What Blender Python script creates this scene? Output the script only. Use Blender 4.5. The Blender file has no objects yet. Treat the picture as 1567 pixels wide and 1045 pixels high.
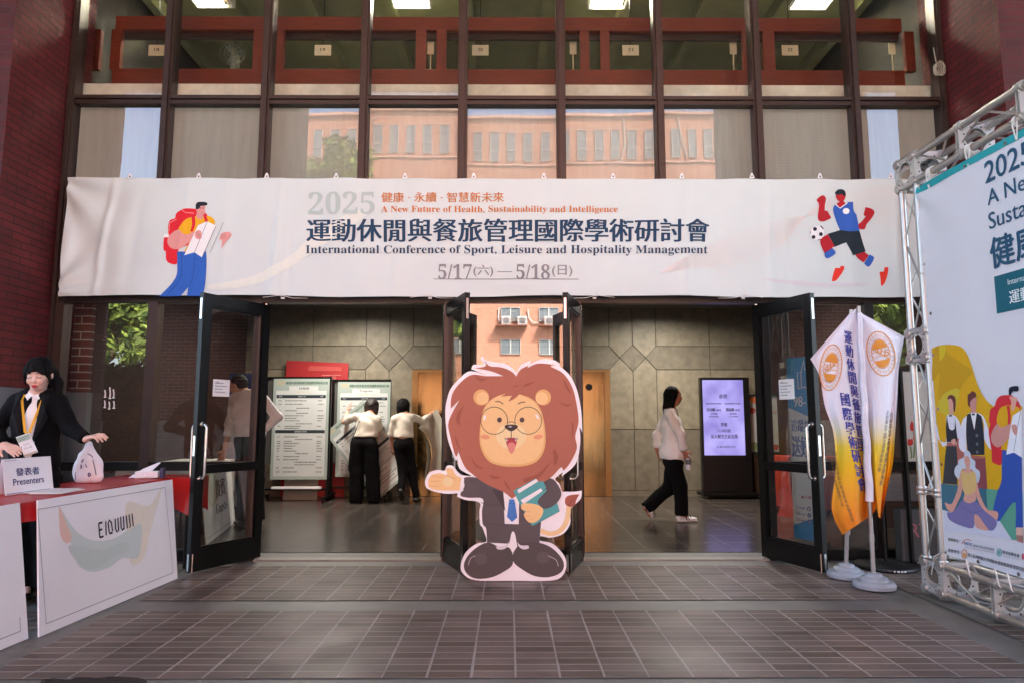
import bpy, bmesh, math, random
import numpy as np
from mathutils import Vector, Matrix
from mathutils.geometry import tessellate_polygon
random.seed(7); np.random.seed(7)
S = bpy.context.scene
COL = S.collection
R = math.radians

# ------------------------------------------------------------------ camera
F_PX, CX, CY, CAM_H, CAM_D = 1045.0, 783.5, 522.5, 1.2, 6.1
PITCH, YAW = math.atan(120.5 / F_PX), math.atan(5.5 / F_PX)
cam_d = bpy.data.cameras.new('camera'); cam = bpy.data.objects.new('camera', cam_d); COL.objects.link(cam)
cam_d.sensor_width = 36.0; cam_d.lens = F_PX / 1567.0 * 36.0
cam_d.clip_start = 0.05; cam_d.clip_end = 500
cam.location = (0, -CAM_D, CAM_H); cam.rotation_euler = (math.pi / 2 + PITCH, 0, -YAW)
S.camera = cam

# ------------------------------------------------------------------ world, sun, exposure
SUN_EL, SUN_AZ = R(50), R(35)            # azimuth from +Y towards +X
w = bpy.data.worlds.new('World'); S.world = w; w.use_nodes = True
nt = w.node_tree; bg = nt.nodes['Background']
sky = nt.nodes.new('ShaderNodeTexSky'); sky.sky_type = 'NISHITA'; sky.sun_disc = False
sky.sun_elevation = SUN_EL; sky.sun_rotation = SUN_AZ; sky.dust_density = 4.0; sky.air_density = 1.0
nt.links.new(sky.outputs[0], bg.inputs[0]); bg.inputs[1].default_value = 0.15
sun_d = bpy.data.lights.new('sun', 'SUN'); sun_d.energy = 2.2; sun_d.angle = R(0.5); sun_d.color = (1, .97, .93)
sun = bpy.data.objects.new('sun', sun_d); COL.objects.link(sun)
sdir = Vector((math.sin(SUN_AZ) * math.cos(SUN_EL), math.cos(SUN_AZ) * math.cos(SUN_EL), math.sin(SUN_EL)))
sun.rotation_euler = sdir.to_track_quat('Z', 'Y').to_euler(); sun.location = sdir * 60
S.view_settings.view_transform = 'Standard'; S.view_settings.look = 'None'
S.view_settings.gamma = 1.0; S.view_settings.use_curve_mapping = False
S.view_settings.exposure = 3.58
S.cycles.max_bounces = 10; S.cycles.diffuse_bounces = 6; S.cycles.transparent_max_bounces = 16
S.cycles.use_denoising = True; S.cycles.sample_clamp_indirect = 8
S.cycles.caustics_reflective = False; S.cycles.caustics_refractive = False

# ------------------------------------------------------------------ pixel -> place helpers (measured off the photo)
_cp, _sp = math.cos(PITCH), math.sin(PITCH)
def ray(px, py):
    u = (px - CX) / F_PX; v = (CY - py) / F_PX
    x, y, z = u, _cp - v * _sp, _sp + v * _cp
    c, s = math.cos(YAW), math.sin(YAW)
    return Vector((x * c + y * s, -x * s + y * c, z))
CAMP = Vector((0, -CAM_D, CAM_H))
def hit(px, py, o, n):
    r = ray(px, py); t = (Vector(o) - CAMP).dot(Vector(n)) / r.dot(Vector(n)); return CAMP + r * t
def oy(px, py, Y): return hit(px, py, (0, Y, 0), (0, 1, 0))
def oz(px, py, Z=0): return hit(px, py, (0, 0, Z), (0, 0, 1))
def ox(px, py, X): return hit(px, py, (X, 0, 0), (1, 0, 0))

# ------------------------------------------------------------------ materials
def lin(c):
    return tuple((v / 12.92 if v <= .04045 else ((v + .055) / 1.055) ** 2.4) for v in c)
def hexc(h):
    h = h.lstrip('#'); return lin(tuple(int(h[i:i + 2], 16) / 255 for i in (0, 2, 4)))
_mats = {}
def mat(name, col, rough=.5, metal=0.0, var=.12, vs=6.0, bump=0.0, bs=60.0, spec=.5, stretch=None, emit=0.0, alpha=None):
    if name in _mats: return _mats[name]
    m = bpy.data.materials.new(name); m.use_nodes = True; _mats[name] = m
    t = m.node_tree; b = t.nodes['Principled BSDF']; N = t.nodes.new; L = t.links.new
    b.inputs['Roughness'].default_value = rough; b.inputs['Metallic'].default_value = metal
    b.inputs['Specular IOR Level'].default_value = spec
    tc = N('ShaderNodeTexCoord'); vec = tc.outputs['Object']
    if stretch:
        mp = N('ShaderNodeMapping'); mp.inputs['Scale'].default_value = stretch; L(vec, mp.inputs['Vector']); vec = mp.outputs['Vector']
    if var > 0:
        n = N('ShaderNodeTexNoise'); n.inputs['Scale'].default_value = vs; n.inputs['Detail'].default_value = 6; n.inputs['Roughness'].default_value = .62
        L(vec, n.inputs['Vector'])
        r = N('ShaderNodeMapRange'); r.inputs[1].default_value = .25; r.inputs[2].default_value = .75
        r.inputs[3].default_value = 1 - var; r.inputs[4].default_value = 1 + var
        L(n.outputs['Fac'], r.inputs['Value'])
        mx = N('ShaderNodeMix'); mx.data_type = 'RGBA'; mx.blend_type = 'MULTIPLY'; mx.inputs[0].default_value = 1
        mx.inputs[6].default_value = (*col, 1); L(r.outputs[0], mx.inputs[7]); L(mx.outputs[2], b.inputs['Base Color'])
    else:
        b.inputs['Base Color'].default_value = (*col, 1)
    if bump > 0:
        n2 = N('ShaderNodeTexNoise'); n2.inputs['Scale'].default_value = bs; n2.inputs['Detail'].default_value = 4; L(vec, n2.inputs['Vector'])
        bp = N('ShaderNodeBump'); bp.inputs['Strength'].default_value = bump; bp.inputs['Distance'].default_value = .01
        L(n2.outputs['Fac'], bp.inputs['Height']); L(bp.outputs[0], b.inputs['Normal'])
    if emit: b.inputs['Emission Color'].default_value = (*col, 1); b.inputs['Emission Strength'].default_value = emit
    return m
INK = 1.0
def ink(h, rough=.7):
    return mat('print_' + h.lstrip('#').lower(), tuple(min(.85, v * INK) for v in hexc(h)), rough=rough, var=.03, vs=20, spec=.25)

def brick_mat(name, axes, c1, c2, mortar, bw=.21, bh=.065, ms=.008, off=.5, rough=.75, plinth=None, zsplit=0, bumpd=.004, spec=.3, gvar=.25):
    m = bpy.data.materials.new(name); m.use_nodes = True; _mats[name] = m
    t = m.node_tree; b = t.nodes['Principled BSDF']; N = t.nodes.new; L = t.links.new
    g = N('ShaderNodeNewGeometry'); sp = N('ShaderNodeSeparateXYZ'); L(g.outputs['Position'], sp.inputs[0])
    cb = N('ShaderNodeCombineXYZ'); L(sp.outputs[axes[0]], cb.inputs[0]); L(sp.outputs[axes[1]], cb.inputs[1])
    mp = N('ShaderNodeMapping'); L(cb.outputs[0], mp.inputs[0])
    br = N('ShaderNodeTexBrick'); br.offset = off; br.inputs['Scale'].default_value = 1
    br.inputs['Brick Width'].default_value = bw; br.inputs['Row Height'].default_value = bh
    br.inputs['Mortar Size'].default_value = ms; br.inputs['Mortar Smooth'].default_value = .3
    br.inputs['Color1'].default_value = (*c1, 1); br.inputs['Color2'].default_value = (*c2, 1); br.inputs['Mortar'].default_value = (*mortar, 1)
    L(mp.outputs[0], br.inputs['Vector'])
    n = N('ShaderNodeTexNoise'); n.inputs['Scale'].default_value = 3; n.inputs['Detail'].default_value = 8; L(g.outputs['Position'], n.inputs['Vector'])
    r = N('ShaderNodeMapRange'); r.inputs[1].default_value = .25; r.inputs[2].default_value = .75; r.inputs[3].default_value = 1 - gvar; r.inputs[4].default_value = 1 + gvar
    L(n.outputs['Fac'], r.inputs['Value'])
    mx = N('ShaderNodeMix'); mx.data_type = 'RGBA'; mx.blend_type = 'MULTIPLY'; mx.inputs[0].default_value = 1
    L(br.outputs['Color'], mx.inputs[6]); L(r.outputs[0], mx.inputs[7]); L(mx.outputs[2], b.inputs['Base Color'])
    b.inputs['Roughness'].default_value = rough; b.inputs['Specular IOR Level'].default_value = spec
    bp = N('ShaderNodeBump'); bp.invert = True; bp.inputs['Strength'].default_value = .6; bp.inputs['Distance'].default_value = bumpd
    L(br.outputs['Fac'], bp.inputs['Height']); L(bp.outputs[0], b.inputs['Normal'])
    m['brick'] = True
    return m, br, mp, b, n

def glass_mat(name, base=.1, tint=(.9, .92, .9), rough=.0, wav=0.0):
    m = bpy.data.materials.new(name); m.use_nodes = True; _mats[name] = m
    t = m.node_tree; N = t.nodes.new; L = t.links.new
    t.nodes.remove(t.nodes['Principled BSDF'])
    tr = N('ShaderNodeBsdfTransparent'); tr.inputs[0].default_value = (*tint, 1)
    gl = N('ShaderNodeBsdfGlossy'); gl.inputs['Roughness'].default_value = rough; gl.inputs[0].default_value = (1, 1, 1, 1)
    fr = N('ShaderNodeFresnel'); gb = N('ShaderNodeNewGeometry'); io = N('ShaderNodeMapRange'); io.inputs[3].default_value = 1.5; io.inputs[4].default_value = 1 / 1.5   # same pane from either side
    L(gb.outputs['Backfacing'], io.inputs['Value']); L(io.outputs[0], fr.inputs[0])
    ad = N('ShaderNodeMath'); ad.operation = 'ADD'; ad.inputs[1].default_value = base; ad.use_clamp = True; L(fr.outputs[0], ad.inputs[0])
    mx = N('ShaderNodeMixShader'); L(ad.outputs[0], mx.inputs[0]); L(tr.outputs[0], mx.inputs[1]); L(gl.outputs[0], mx.inputs[2])
    if wav:
        g = N('ShaderNodeNewGeometry'); n = N('ShaderNodeTexNoise'); n.inputs['Scale'].default_value = 1.6; n.inputs['Detail'].default_value = 1
        L(g.outputs['Position'], n.inputs['Vector'])
        bp = N('ShaderNodeBump'); bp.inputs['Strength'].default_value = wav; bp.inputs['Distance'].default_value = .01
        L(n.outputs['Fac'], bp.inputs['Height']); L(bp.outputs[0], gl.inputs['Normal'])
    L(mx.outputs[0], t.nodes['Material Output'].inputs['Surface'])
    return m

# ------------------------------------------------------------------ object helpers
BASE = {}
def tag(o, label=None, cat=None, group=None, kind=None):
    if label: o['label'] = label
    if cat: o['category'] = cat
    if group: o['group'] = group
    if kind: o['kind'] = kind
    return o
def thing(name, loc, label, cat, group=None):
    o = bpy.data.objects.new(name, None); o.empty_display_size = .1; COL.objects.link(o); o.location = loc
    BASE[o] = Vector(loc); return tag(o, label, cat, group)
def move_copy(o, loc=None, rotz=None, label=None, group=None, delta=None):
    r = o.copy(); COL.objects.link(r)
    if loc is not None: r.location = loc
    if delta is not None: r.location = o.location + Vector(delta)
    if rotz is not None: r.rotation_euler = (0, 0, rotz)
    if label: r['label'] = label
    if group: r['group'] = group
    for ch in list(o.children):
        c = ch.copy(); COL.objects.link(c); c.parent = r
        for g in list(ch.children):
            d = g.copy(); COL.objects.link(d); d.parent = c
    return r

class MB:
    """collects shapes (world coordinates) and links them as ONE mesh object"""
    def __init__(self): self.v = []; self.f = []; self.mi = []; self.sm = []; self.mats = []; self.cur = 0
    def m(self, material):
        if material not in self.mats: self.mats.append(material)
        self.cur = self.mats.index(material); return self
    def add(self, vs, fs, smooth=False):
        k = len(self.v); self.v += [tuple(p) for p in vs]
        for f in fs: self.f.append(tuple(i + k for i in f)); self.mi.append(self.cur); self.sm.append(smooth)
        return self
    def box(self, x0, x1, y0, y1, z0, z1):
        return self.add([(x0, y0, z0), (x1, y0, z0), (x1, y1, z0), (x0, y1, z0), (x0, y0, z1), (x1, y0, z1), (x1, y1, z1), (x0, y1, z1)],
                        [(0, 3, 2, 1), (4, 5, 6, 7), (0, 1, 5, 4), (1, 2, 6, 5), (2, 3, 7, 6), (3, 0, 4, 7)])
    def obox(self, c, ax, ay, az, hx, hy, hz):
        c = Vector(c); ax, ay, az = Vector(ax).normalized(), Vector(ay).normalized(), Vector(az).normalized()
        p = [c + ax * (sx * hx) + ay * (sy * hy) + az * (sz * hz) for sz in (-1, 1) for sx, sy in ((-1, -1), (1, -1), (1, 1), (-1, 1))]
        return self.add(p, [(0, 3, 2, 1), (4, 5, 6, 7), (0, 1, 5, 4), (1, 2, 6, 5), (2, 3, 7, 6), (3, 0, 4, 7)])
    def tube(self, pts, r, n=10, caps=True, closed=False):
        pts = [Vector(p) for p in pts]; k = len(pts); rr = r if isinstance(r, (list, tuple)) else [r] * k
        vs = []; prev = None
        for i, p in enumerate(pts):
            if closed: d = pts[(i + 1) % k] - pts[i - 1]
            else: d = pts[min(i + 1, k - 1)] - pts[max(i - 1, 0)]
            d.normalize()
            if prev is None:
                a = Vector((0, 0, 1)) if abs(d.z) < .9 else Vector((1, 0, 0))
                u = d.cross(a).normalized()
            else:
                u = (prev - d * prev.dot(d)).normalized()
            prev = u; w_ = d.cross(u)
            for j in range(n):
                a = 2 * math.pi * j / n; vs.append(p + (u * math.cos(a) + w_ * math.sin(a)) * rr[i])
        fs = []
        for i in range(k if closed else k - 1):
            for j in range(n):
                a, b_ = i * n + j, i * n + (j + 1) % n; c, d_ = ((i + 1) % k) * n + (j + 1) % n, ((i + 1) % k) * n + j
                fs.append((a, b_, c, d_))
        self.add(vs, fs, True)
        if caps and not closed:
            self.add(vs[:n], [tuple(range(n - 1, -1, -1))]); self.add(vs[-n:], [tuple(range(n))])
        return self
    def lathe(self, c, prof, n=32, axis=(0, 0, 1)):
        c = Vector(c); az = Vector(axis).normalized(); a = Vector((1, 0, 0)) if abs(az.x) < .9 else Vector((0, 1, 0))
        u = az.cross(a).normalized(); w_ = az.cross(u); vs = []
        for r, z in prof:
            for j in range(n):
                t = 2 * math.pi * j / n; vs.append(c + az * z + (u * math.cos(t) + w_ * math.sin(t)) * r)
        fs = [(i * n + j, i * n + (j + 1) % n, (i + 1) * n + (j + 1) % n, (i + 1) * n + j) for i in range(len(prof) - 1) for j in range(n)]
        return self.add(vs, fs, True)
    def grid(self, fn, nu, nv, smooth=True, flip=False):
        vs = [fn(i / nu, j / nv) for j in range(nv + 1) for i in range(nu + 1)]
        fs = []
        for j in range(nv):
            for i in range(nu):
                a = j * (nu + 1) + i; q = (a, a + 1, a + nu + 2, a + nu + 1); fs.append(q[::-1] if flip else q)
        return self.add(vs, fs, smooth)
    def slab(self, outline, thick_vec):
        """extrude a planar outline (list of 3D points) along a vector"""
        o = [Vector(p) for p in outline]; t = Vector(thick_vec); n = len(o)
        tri = tessellate_polygon([o])
        self.add(o + [p + t for p in o], [tuple(x) for x in tri] + [tuple(i + n for i in x[::-1]) for x in tri] + [(i, (i + 1) % n, (i + 1) % n + n, i + n) for i in range(n)])
        return self
    def build(self, name, material=None, parent=None, loc=None, bevel=0, seg=2, recalc=True):
        me = bpy.data.meshes.new(name)
        base = BASE[parent] if parent is not None else Vector(loc if loc is not None else (0, 0, 0))
        me.from_pydata([(p[0] - base.x, p[1] - base.y, p[2] - base.z) for p in self.v], [], self.f)
        mats = self.mats if self.mats else [material]
        for mm in mats: me.materials.append(mm)
        me.polygons.foreach_set('material_index', self.mi); me.polygons.foreach_set('use_smooth', self.sm)
        if recalc:
            bm = bmesh.new(); bm.from_mesh(me); bmesh.ops.remove_doubles(bm, verts=bm.verts, dist=1e-5)
            bmesh.ops.recalc_face_normals(bm, faces=bm.faces); bm.to_mesh(me); bm.free()
        if any(self.sm): me.set_sharp_from_angle(angle=R(42))
        me.update()
        o = bpy.data.objects.new(name, me); COL.objects.link(o)
        if parent is not None: o.parent = parent
        else: o.location = base
        BASE[o] = base
        if bevel:
            bv = o.modifiers.new('bevel', 'BEVEL'); bv.width = bevel; bv.segments = seg; bv.limit_method = 'ANGLE'; bv.angle_limit = R(40)
            bv.harden_normals = False
        return o

def smooth_loop(pts, n=6, closed=True):
    """Catmull-Rom through the points; a point given as (x, y, 1) stays a corner"""
    P = [tuple(p) for p in pts]; k = len(P); out = []
    rng = range(k) if closed else range(k - 1)
    for i in rng:
        p1 = P[i]; p2 = P[(i + 1) % k]
        p0 = P[(i - 1) % k] if closed or i > 0 else p1; p3 = P[(i + 2) % k] if closed or i + 2 < k else p2
        if len(p1) > 2: p0 = p1
        if len(p2) > 2: p3 = p2
        for j in range(n):
            t = j / n; t2, t3 = t * t, t * t * t
            out.append(tuple(.5 * (2 * p1[c] + (p2[c] - p0[c]) * t + (2 * p0[c] - 5 * p1[c] + 4 * p2[c] - p3[c]) * t2 + (3 * p1[c] - p0[c] - 3 * p2[c] + p3[c]) * t3) for c in (0, 1)))
    if not closed: out.append(P[-1][:2])
    return out

# ------------------------------------------------------------------ lettering
_tc = {}
def serif(s):
    o = ''
    for c in s:
        if 'A' <= c <= 'Z': o += chr(0x1D400 + ord(c) - 65)
        elif 'a' <= c <= 'z': o += chr(0x1D41A + ord(c) - 97)
        elif '0' <= c <= '9': o += chr(0x1D7CE + ord(c) - 48)
        else: o += c
    return o
def glyphs(s, res=3):
    if (s, res) in _tc: return _tc[(s, res)]
    cu = bpy.data.curves.new('lettering', 'FONT'); cu.body = s; cu.resolution_u = res
    o = bpy.data.objects.new('lettering', cu); COL.objects.link(o)
    dg = bpy.context.evaluated_depsgraph_get(); ev = o.evaluated_get(dg); me = ev.to_mesh()
    vs = [(v.co.x, v.co.y) for v in me.vertices]; fs = [tuple(p.vertices) for p in me.polygons]
    ev.to_mesh_clear(); bpy.data.objects.remove(o); bpy.data.curves.remove(cu)
    a = np.array(vs) if vs else np.zeros((1, 2)); lo, hi = a.min(0), a.max(0)
    _tc[(s, res)] = (vs, fs, lo, hi); return _tc[(s, res)]

class Surf:
    """a printed surface: origin, s axis, t axis (up), normal towards the viewer, optional relief disp(s,t)"""
    def __init__(self, o, s, t=(0, 0, 1), disp=None):
        self.o = Vector(o); self.s = Vector(s).normalized(); self.t = Vector(t).normalized(); self.n = self.s.cross(self.t).normalized(); self.disp = disp
    def st(self, px, py):
        p = hit(px, py, self.o, self.n) - self.o; return p.dot(self.s), p.dot(self.t)
    def at(self, s, t, h=0.0):
        d = self.disp(s, t) if self.disp else 0.0
        return self.o + self.s * s + self.t * t + self.n * ((.0028 + h * .4 if self.disp and h > 0 else h) + d)
    def _flush(self, mb, vs, fs, h, maxe):
        if maxe:
            bm = bmesh.new(); bv = [bm.verts.new((a, b, 0)) for a, b in vs]
            for f in fs:
                try: bm.faces.new([bv[i] for i in f])
                except ValueError: pass
            for _ in range(6):
                es = [e for e in bm.edges if e.calc_length() > maxe]
                if not es: break
                bmesh.ops.subdivide_edges(bm, edges=es, cuts=1, use_grid_fill=False)
                bmesh.ops.triangulate(bm, faces=bm.faces)
            bm.verts.index_update()
            vs = [(v.co.x, v.co.y) for v in bm.verts]; fs = [tuple(v.index for v in f.verts) for f in bm.faces]; bm.free()
        mb.add([self.at(a, b, h) for a, b in vs], fs)
    def poly(self, mb, pts, material, h=.002, px=True, smooth=0, maxe=None):
        if smooth: pts = smooth_loop(pts, smooth)
        st = [self.st(p[0], p[1]) for p in pts] if px else [(p[0], p[1]) for p in pts]
        tri = tessellate_polygon([[Vector((a, b, 0)) for a, b in st]])
        fs = []
        for x in tri:
            a, b, c = [st[i] for i in x]
            if (b[0] - a[0]) * (c[1] - a[1]) - (c[0] - a[0]) * (b[1] - a[1]) < 0: x = x[::-1]
            fs.append(tuple(x))
        mb.m(material); self._flush(mb, st, fs, h, maxe or (.025 if self.disp else None)); return self
    def disc(self, mb, px, py, rx, ry, material, h=.002, n=28, rot=0):
        c, s = math.cos(rot), math.sin(rot)
        return self.poly(mb, [(px + rx * math.cos(a) * c - ry * math.sin(a) * s, py + rx * math.cos(a) * s + ry * math.sin(a) * c) for a in [2 * math.pi * i / n for i in range(n)]], material, h)
    def line(self, mb, pts, wpx, material, h=.002, smooth=0, px=True):
        if smooth: pts = smooth_loop(pts, smooth, closed=False)
        L_, R_ = [], []
        for i, p in enumerate(pts):
            a = pts[max(0, i - 1)]; b = pts[min(len(pts) - 1, i + 1)]
            dx, dy = b[0] - a[0], b[1] - a[1]; l = math.hypot(dx, dy) or 1
            nx, ny = -dy / l * wpx / 2, dx / l * wpx / 2
            L_.append((p[0] + nx, p[1] + ny)); R_.append((p[0] - nx, p[1] - ny))
        st = [self.st(*p) for p in L_ + R_] if px else L_ + R_
        k = len(pts); fs = []
        for i in range(k - 1):
            q = (i, i + 1, k + i + 1, k + i); a, b, c = st[q[0]], st[q[1]], st[q[2]]
            if (b[0] - a[0]) * (c[1] - a[1]) - (c[0] - a[0]) * (b[1] - a[1]) < 0: q = q[::-1]
            fs.append(q)
        mb.m(material); self._flush(mb, st, fs, h, .025 if self.disp else None); return self
    def ring(self, mb, px, py, rx, ry, wpx, material, h=.002, n=32):
        pts = [(px + rx * math.cos(a), py + ry * math.sin(a)) for a in [2 * math.pi * i / n for i in range(n + 1)]]
        return self.line(mb, pts, wpx, material, h)
    def text(self, mb, s, x0, y0, x1, y1, material, h=.003, bold=0.0, boldy=0.0, px=True, quad=None, res=3):
        """fit the lettering into a box: photo pixels (left, top, right, bottom) or (s0, t1, s1, t0); quad = four corners bl, br, tr, tl"""
        vs, fs, lo, hi = glyphs(s, res)
        if not fs: return self
        if quad: q = [self.st(*p) for p in quad] if px else quad
        elif px: q = [self.st(x0, y1), self.st(x1, y1), self.st(x1, y0), self.st(x0, y0)]
        else: q = [(x0, y1), (x1, y1), (x1, y0), (x0, y0)]
        sc = hi - lo; sc[sc == 0] = 1
        H = math.hypot(q[3][0] - q[0][0], q[3][1] - q[0][1])
        shifts = [(0, 0)]
        if bold: shifts = [(-bold, 0), (0, 0), (bold, 0)]
        if boldy: shifts += [(0, boldy), (0, -boldy)]
        mb.m(material)
        for k, (ox_, oy_) in enumerate(shifts):
            out = []
            for (a, b) in vs:
                u = (a - lo[0]) / sc[0]; v = (b - lo[1]) / sc[1]
                x = (1 - v) * ((1 - u) * q[0][0] + u * q[1][0]) + v * ((1 - u) * q[3][0] + u * q[2][0])
                y = (1 - v) * ((1 - u) * q[0][1] + u * q[1][1]) + v * ((1 - u) * q[3][1] + u * q[2][1])
                out.append((x + ox_ * H, y + oy_ * H))
            mb.add([self.at(a, b, h + k * .00015) for a, b in out], fs)
        return self
    def bars(self, mb, px0, py0, px1, py1, rows, material, h=.003, seed=0, fill=.5, px=True):
        """lines of print too small to read: rows of short dashes"""
        rnd = random.Random(seed); mb.m(material)
        for i in range(rows):
            ya = py0 + (py1 - py0) * (i + .25) / rows; yb = py0 + (py1 - py0) * (i + .25 + fill) / rows
            x = px0; end = px0 + (px1 - px0) * rnd.uniform(.55, 1)
            while x < end:
                w_ = abs(px1 - px0) * rnd.uniform(.02, .09); e = min(x + w_, end)
                c = [(x, yb), (e, yb), (e, ya), (x, ya)]
                st = [self.st(*p) for p in c] if px else c
                mb.add([self.at(a, b, h) for a, b in st], [(0, 1, 2, 3)]); x = e + abs(px1 - px0) * rnd.uniform(.008, .02)
        return self
# ------------------------------------------------------------------ base materials
DARKBR = mat('dark_bronze_metal', hexc('#3a2b26'), .42, .3, .15, 8, .05, 90)
BLACKM = mat('black_metal', hexc('#0b0a0a'), .38, 0, .15, 9, .04, 80, spec=.3)
STEEL = mat('polished_steel', (.62, .6, .58), .22, 1.0, .05)
GLASS = glass_mat('window_glass', .07, (.86, .87, .84), 0, .05)
GLASSD = glass_mat('door_glass', .0, (.84, .83, .8), 0, .01)
GLASSC = glass_mat('coated_glass', .04, (.93, .92, .9), 0, .07)
CONC = mat('concrete', hexc('#8d8880'), .55, 0, .22, 3.0, .25, 70)
CONCF = mat('worn_concrete', hexc('#6f6c66'), .5, 0, .25, 2.2, .2, 60)
PLASTER = mat('old_plaster', hexc('#dedccb'), .8, 0, .3, 4, .2, 40)
TIMBER = mat('red_timber', hexc('#6c2a17'), .45, 0, .25, 5, .1, 30, stretch=(1, 1, 8))
CHARCOAL = mat('dark_soffit', hexc('#3d3a38'), .8, 0, .2, 3)

tile_m, br, mp, b, nz = brick_mat('porch_tile', (0, 1), hexc('#5c4f46'), hexc('#76675f'), hexc('#a59b92'), .21, .089, .0045, 0.0, .3, gvar=.1, bumpd=.002, spec=.15)
mp.inputs['Location'].default_value = (-.035 + .21 * 20, 2.734 + .089 * 60, 0)
_t = tile_m.node_tree; _n = _t.nodes.new('ShaderNodeMapRange'); _n.inputs[1].default_value = .3; _n.inputs[2].default_value = .7; _n.inputs[3].default_value = .36; _n.inputs[4].default_value = .52
_t.links.new(nz.outputs['Fac'], _n.inputs['Value']); _t.links.new(_n.outputs[0], b.inputs['Roughness'])
_nt = _t.nodes.new; _lk = _t.links.new
_g = _nt('ShaderNodeNewGeometry'); _s = _nt('ShaderNodeSeparateXYZ'); _lk(_g.outputs['Position'], _s.inputs[0])
_nw = _nt('ShaderNodeTexNoise'); _nw.inputs['Scale'].default_value = 2.2; _lk(_g.outputs['Position'], _nw.inputs['Vector'])
def _mth(op, a, b_=None):
    m_ = _nt('ShaderNodeMath'); m_.operation = op
    for i, q in enumerate((a, b_)):
        if q is None: continue
        if isinstance(q, (int, float)): m_.inputs[i].default_value = q
        else: _lk(q, m_.inputs[i])
    return m_.outputs[0]
_x = _mth('SUBTRACT', _mth('FRACT', _mth('ADD', _mth('DIVIDE', _mth('SUBTRACT', _s.outputs[0], .035), .21), 100.5)), .5)
_d = _mth('MULTIPLY', _mth('ABSOLUTE', _x), .21)
_wd = _mth('MULTIPLY', _nw.outputs['Fac'], .011)
_mask = _mth('LESS_THAN', _d, _wd)
_mx = _nt('ShaderNodeMix'); _mx.data_type = 'RGBA'; _lk(_mask, _mx.inputs[0]); _mx.inputs[7].default_value = (*hexc('#9a918a'), 1)
_prev = b.inputs['Base Color'].links[0].from_socket; _lk(_prev, _mx.inputs[6])
_st = _nt('ShaderNodeTexNoise'); _st.inputs['Scale'].default_value = 1.1; _st.inputs['Detail'].default_value = 9; _st.inputs['Roughness'].default_value = .7; _lk(_g.outputs['Position'], _st.inputs['Vector'])
_sr = _nt('ShaderNodeMapRange'); _sr.inputs[1].default_value = .35; _sr.inputs[2].default_value = .7; _sr.inputs[3].default_value = .78; _sr.inputs[4].default_value = 1.28; _lk(_st.outputs['Fac'], _sr.inputs['Value'])
_m2 = _nt('ShaderNodeMix'); _m2.data_type = 'RGBA'; _m2.blend_type = 'MULTIPLY'; _m2.inputs[0].default_value = 1; _lk(_mx.outputs[2], _m2.inputs[6]); _lk(_sr.outputs[0], _m2.inputs[7]); _lk(_m2.outputs[2], b.inputs['Base Color'])
ltile_m, br, mp, b, nz = brick_mat('lobby_tile', (0, 1), hexc('#3a3430'), hexc('#443c37'), hexc('#77706a'), .42, .42, .005, .0, .22, gvar=.25, bumpd=.001, spec=.5)
mp.inputs['Location'].default_value = (-.035 + 4.2, 4.2, 0)
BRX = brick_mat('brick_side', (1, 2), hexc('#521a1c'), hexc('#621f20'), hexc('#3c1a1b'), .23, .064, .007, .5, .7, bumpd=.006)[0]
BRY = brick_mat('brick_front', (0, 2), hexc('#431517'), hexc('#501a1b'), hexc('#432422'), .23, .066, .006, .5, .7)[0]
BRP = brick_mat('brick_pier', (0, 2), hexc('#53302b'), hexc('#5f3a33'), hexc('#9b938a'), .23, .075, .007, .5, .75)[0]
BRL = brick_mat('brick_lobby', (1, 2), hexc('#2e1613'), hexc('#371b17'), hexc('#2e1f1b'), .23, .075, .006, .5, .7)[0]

# ------------------------------------------------------------------ ground
def sheet(name, x0, x1, y0, y1, z, m):
    o = MB().add([(x0, y0, z), (x1, y0, z), (x1, y1, z), (x0, y1, z)], [(0, 1, 2, 3)]).build(name, m, recalc=False); tag(o, kind='structure'); return o
sheet('ground', -160, 160, -160, 160, -.03, mat('plaza_paving', hexc('#a6b2b0'), .8, 0, .25, .4))
f_ = MB().add([(-14, -9.6, -.004), (14, -9.6, -.004), (14, .35, -.004), (-14, .35, -.004)], [(0, 1, 2, 3)]).build('porch_concrete', CONCF, recalc=False); tag(f_, kind='structure')
for n, (x0, x1, y0, y1) in enumerate([(-2.48, 2.55, -2.734, -1.59), (-2.48, 2.55, -1.337, -.235), (2.815, 6, -2.734, -1.59), (2.815, 6, -1.337, -.235), (-6, -2.745, -2.734, -1.59), (-6, -2.745, -1.337, -.235), (-2.48, 2.55, -6.5, -2.99)]):
    sheet('tile_paving', x0, x1, y0, y1, .001, tile_m)
sheet('lobby_floor', -4.3, 4.3, .35, 5.05, 0, ltile_m)
# broken patch of the front concrete band
mbp = MB(); pts = smooth_loop([(oz(x, y).x, oz(x, y).y) for x, y in [(62, 1043), (80, 1038), (105, 1040), (120, 1036), (150, 1037), (175, 1035), (215, 1038), (224, 1046), (200, 1062), (150, 1068), (90, 1060)]], 5)
tri = tessellate_polygon([[Vector((a, b_, 0)) for a, b_ in pts]])
mbp.add([(a, b_, .002) for a, b_ in pts], [tuple(t) for t in tri])
tag(mbp.build('broken_concrete', mat('exposed_subbase', hexc('#2c2320'), .9, 0, .5, 30, .8, 60)), kind='structure')

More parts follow.
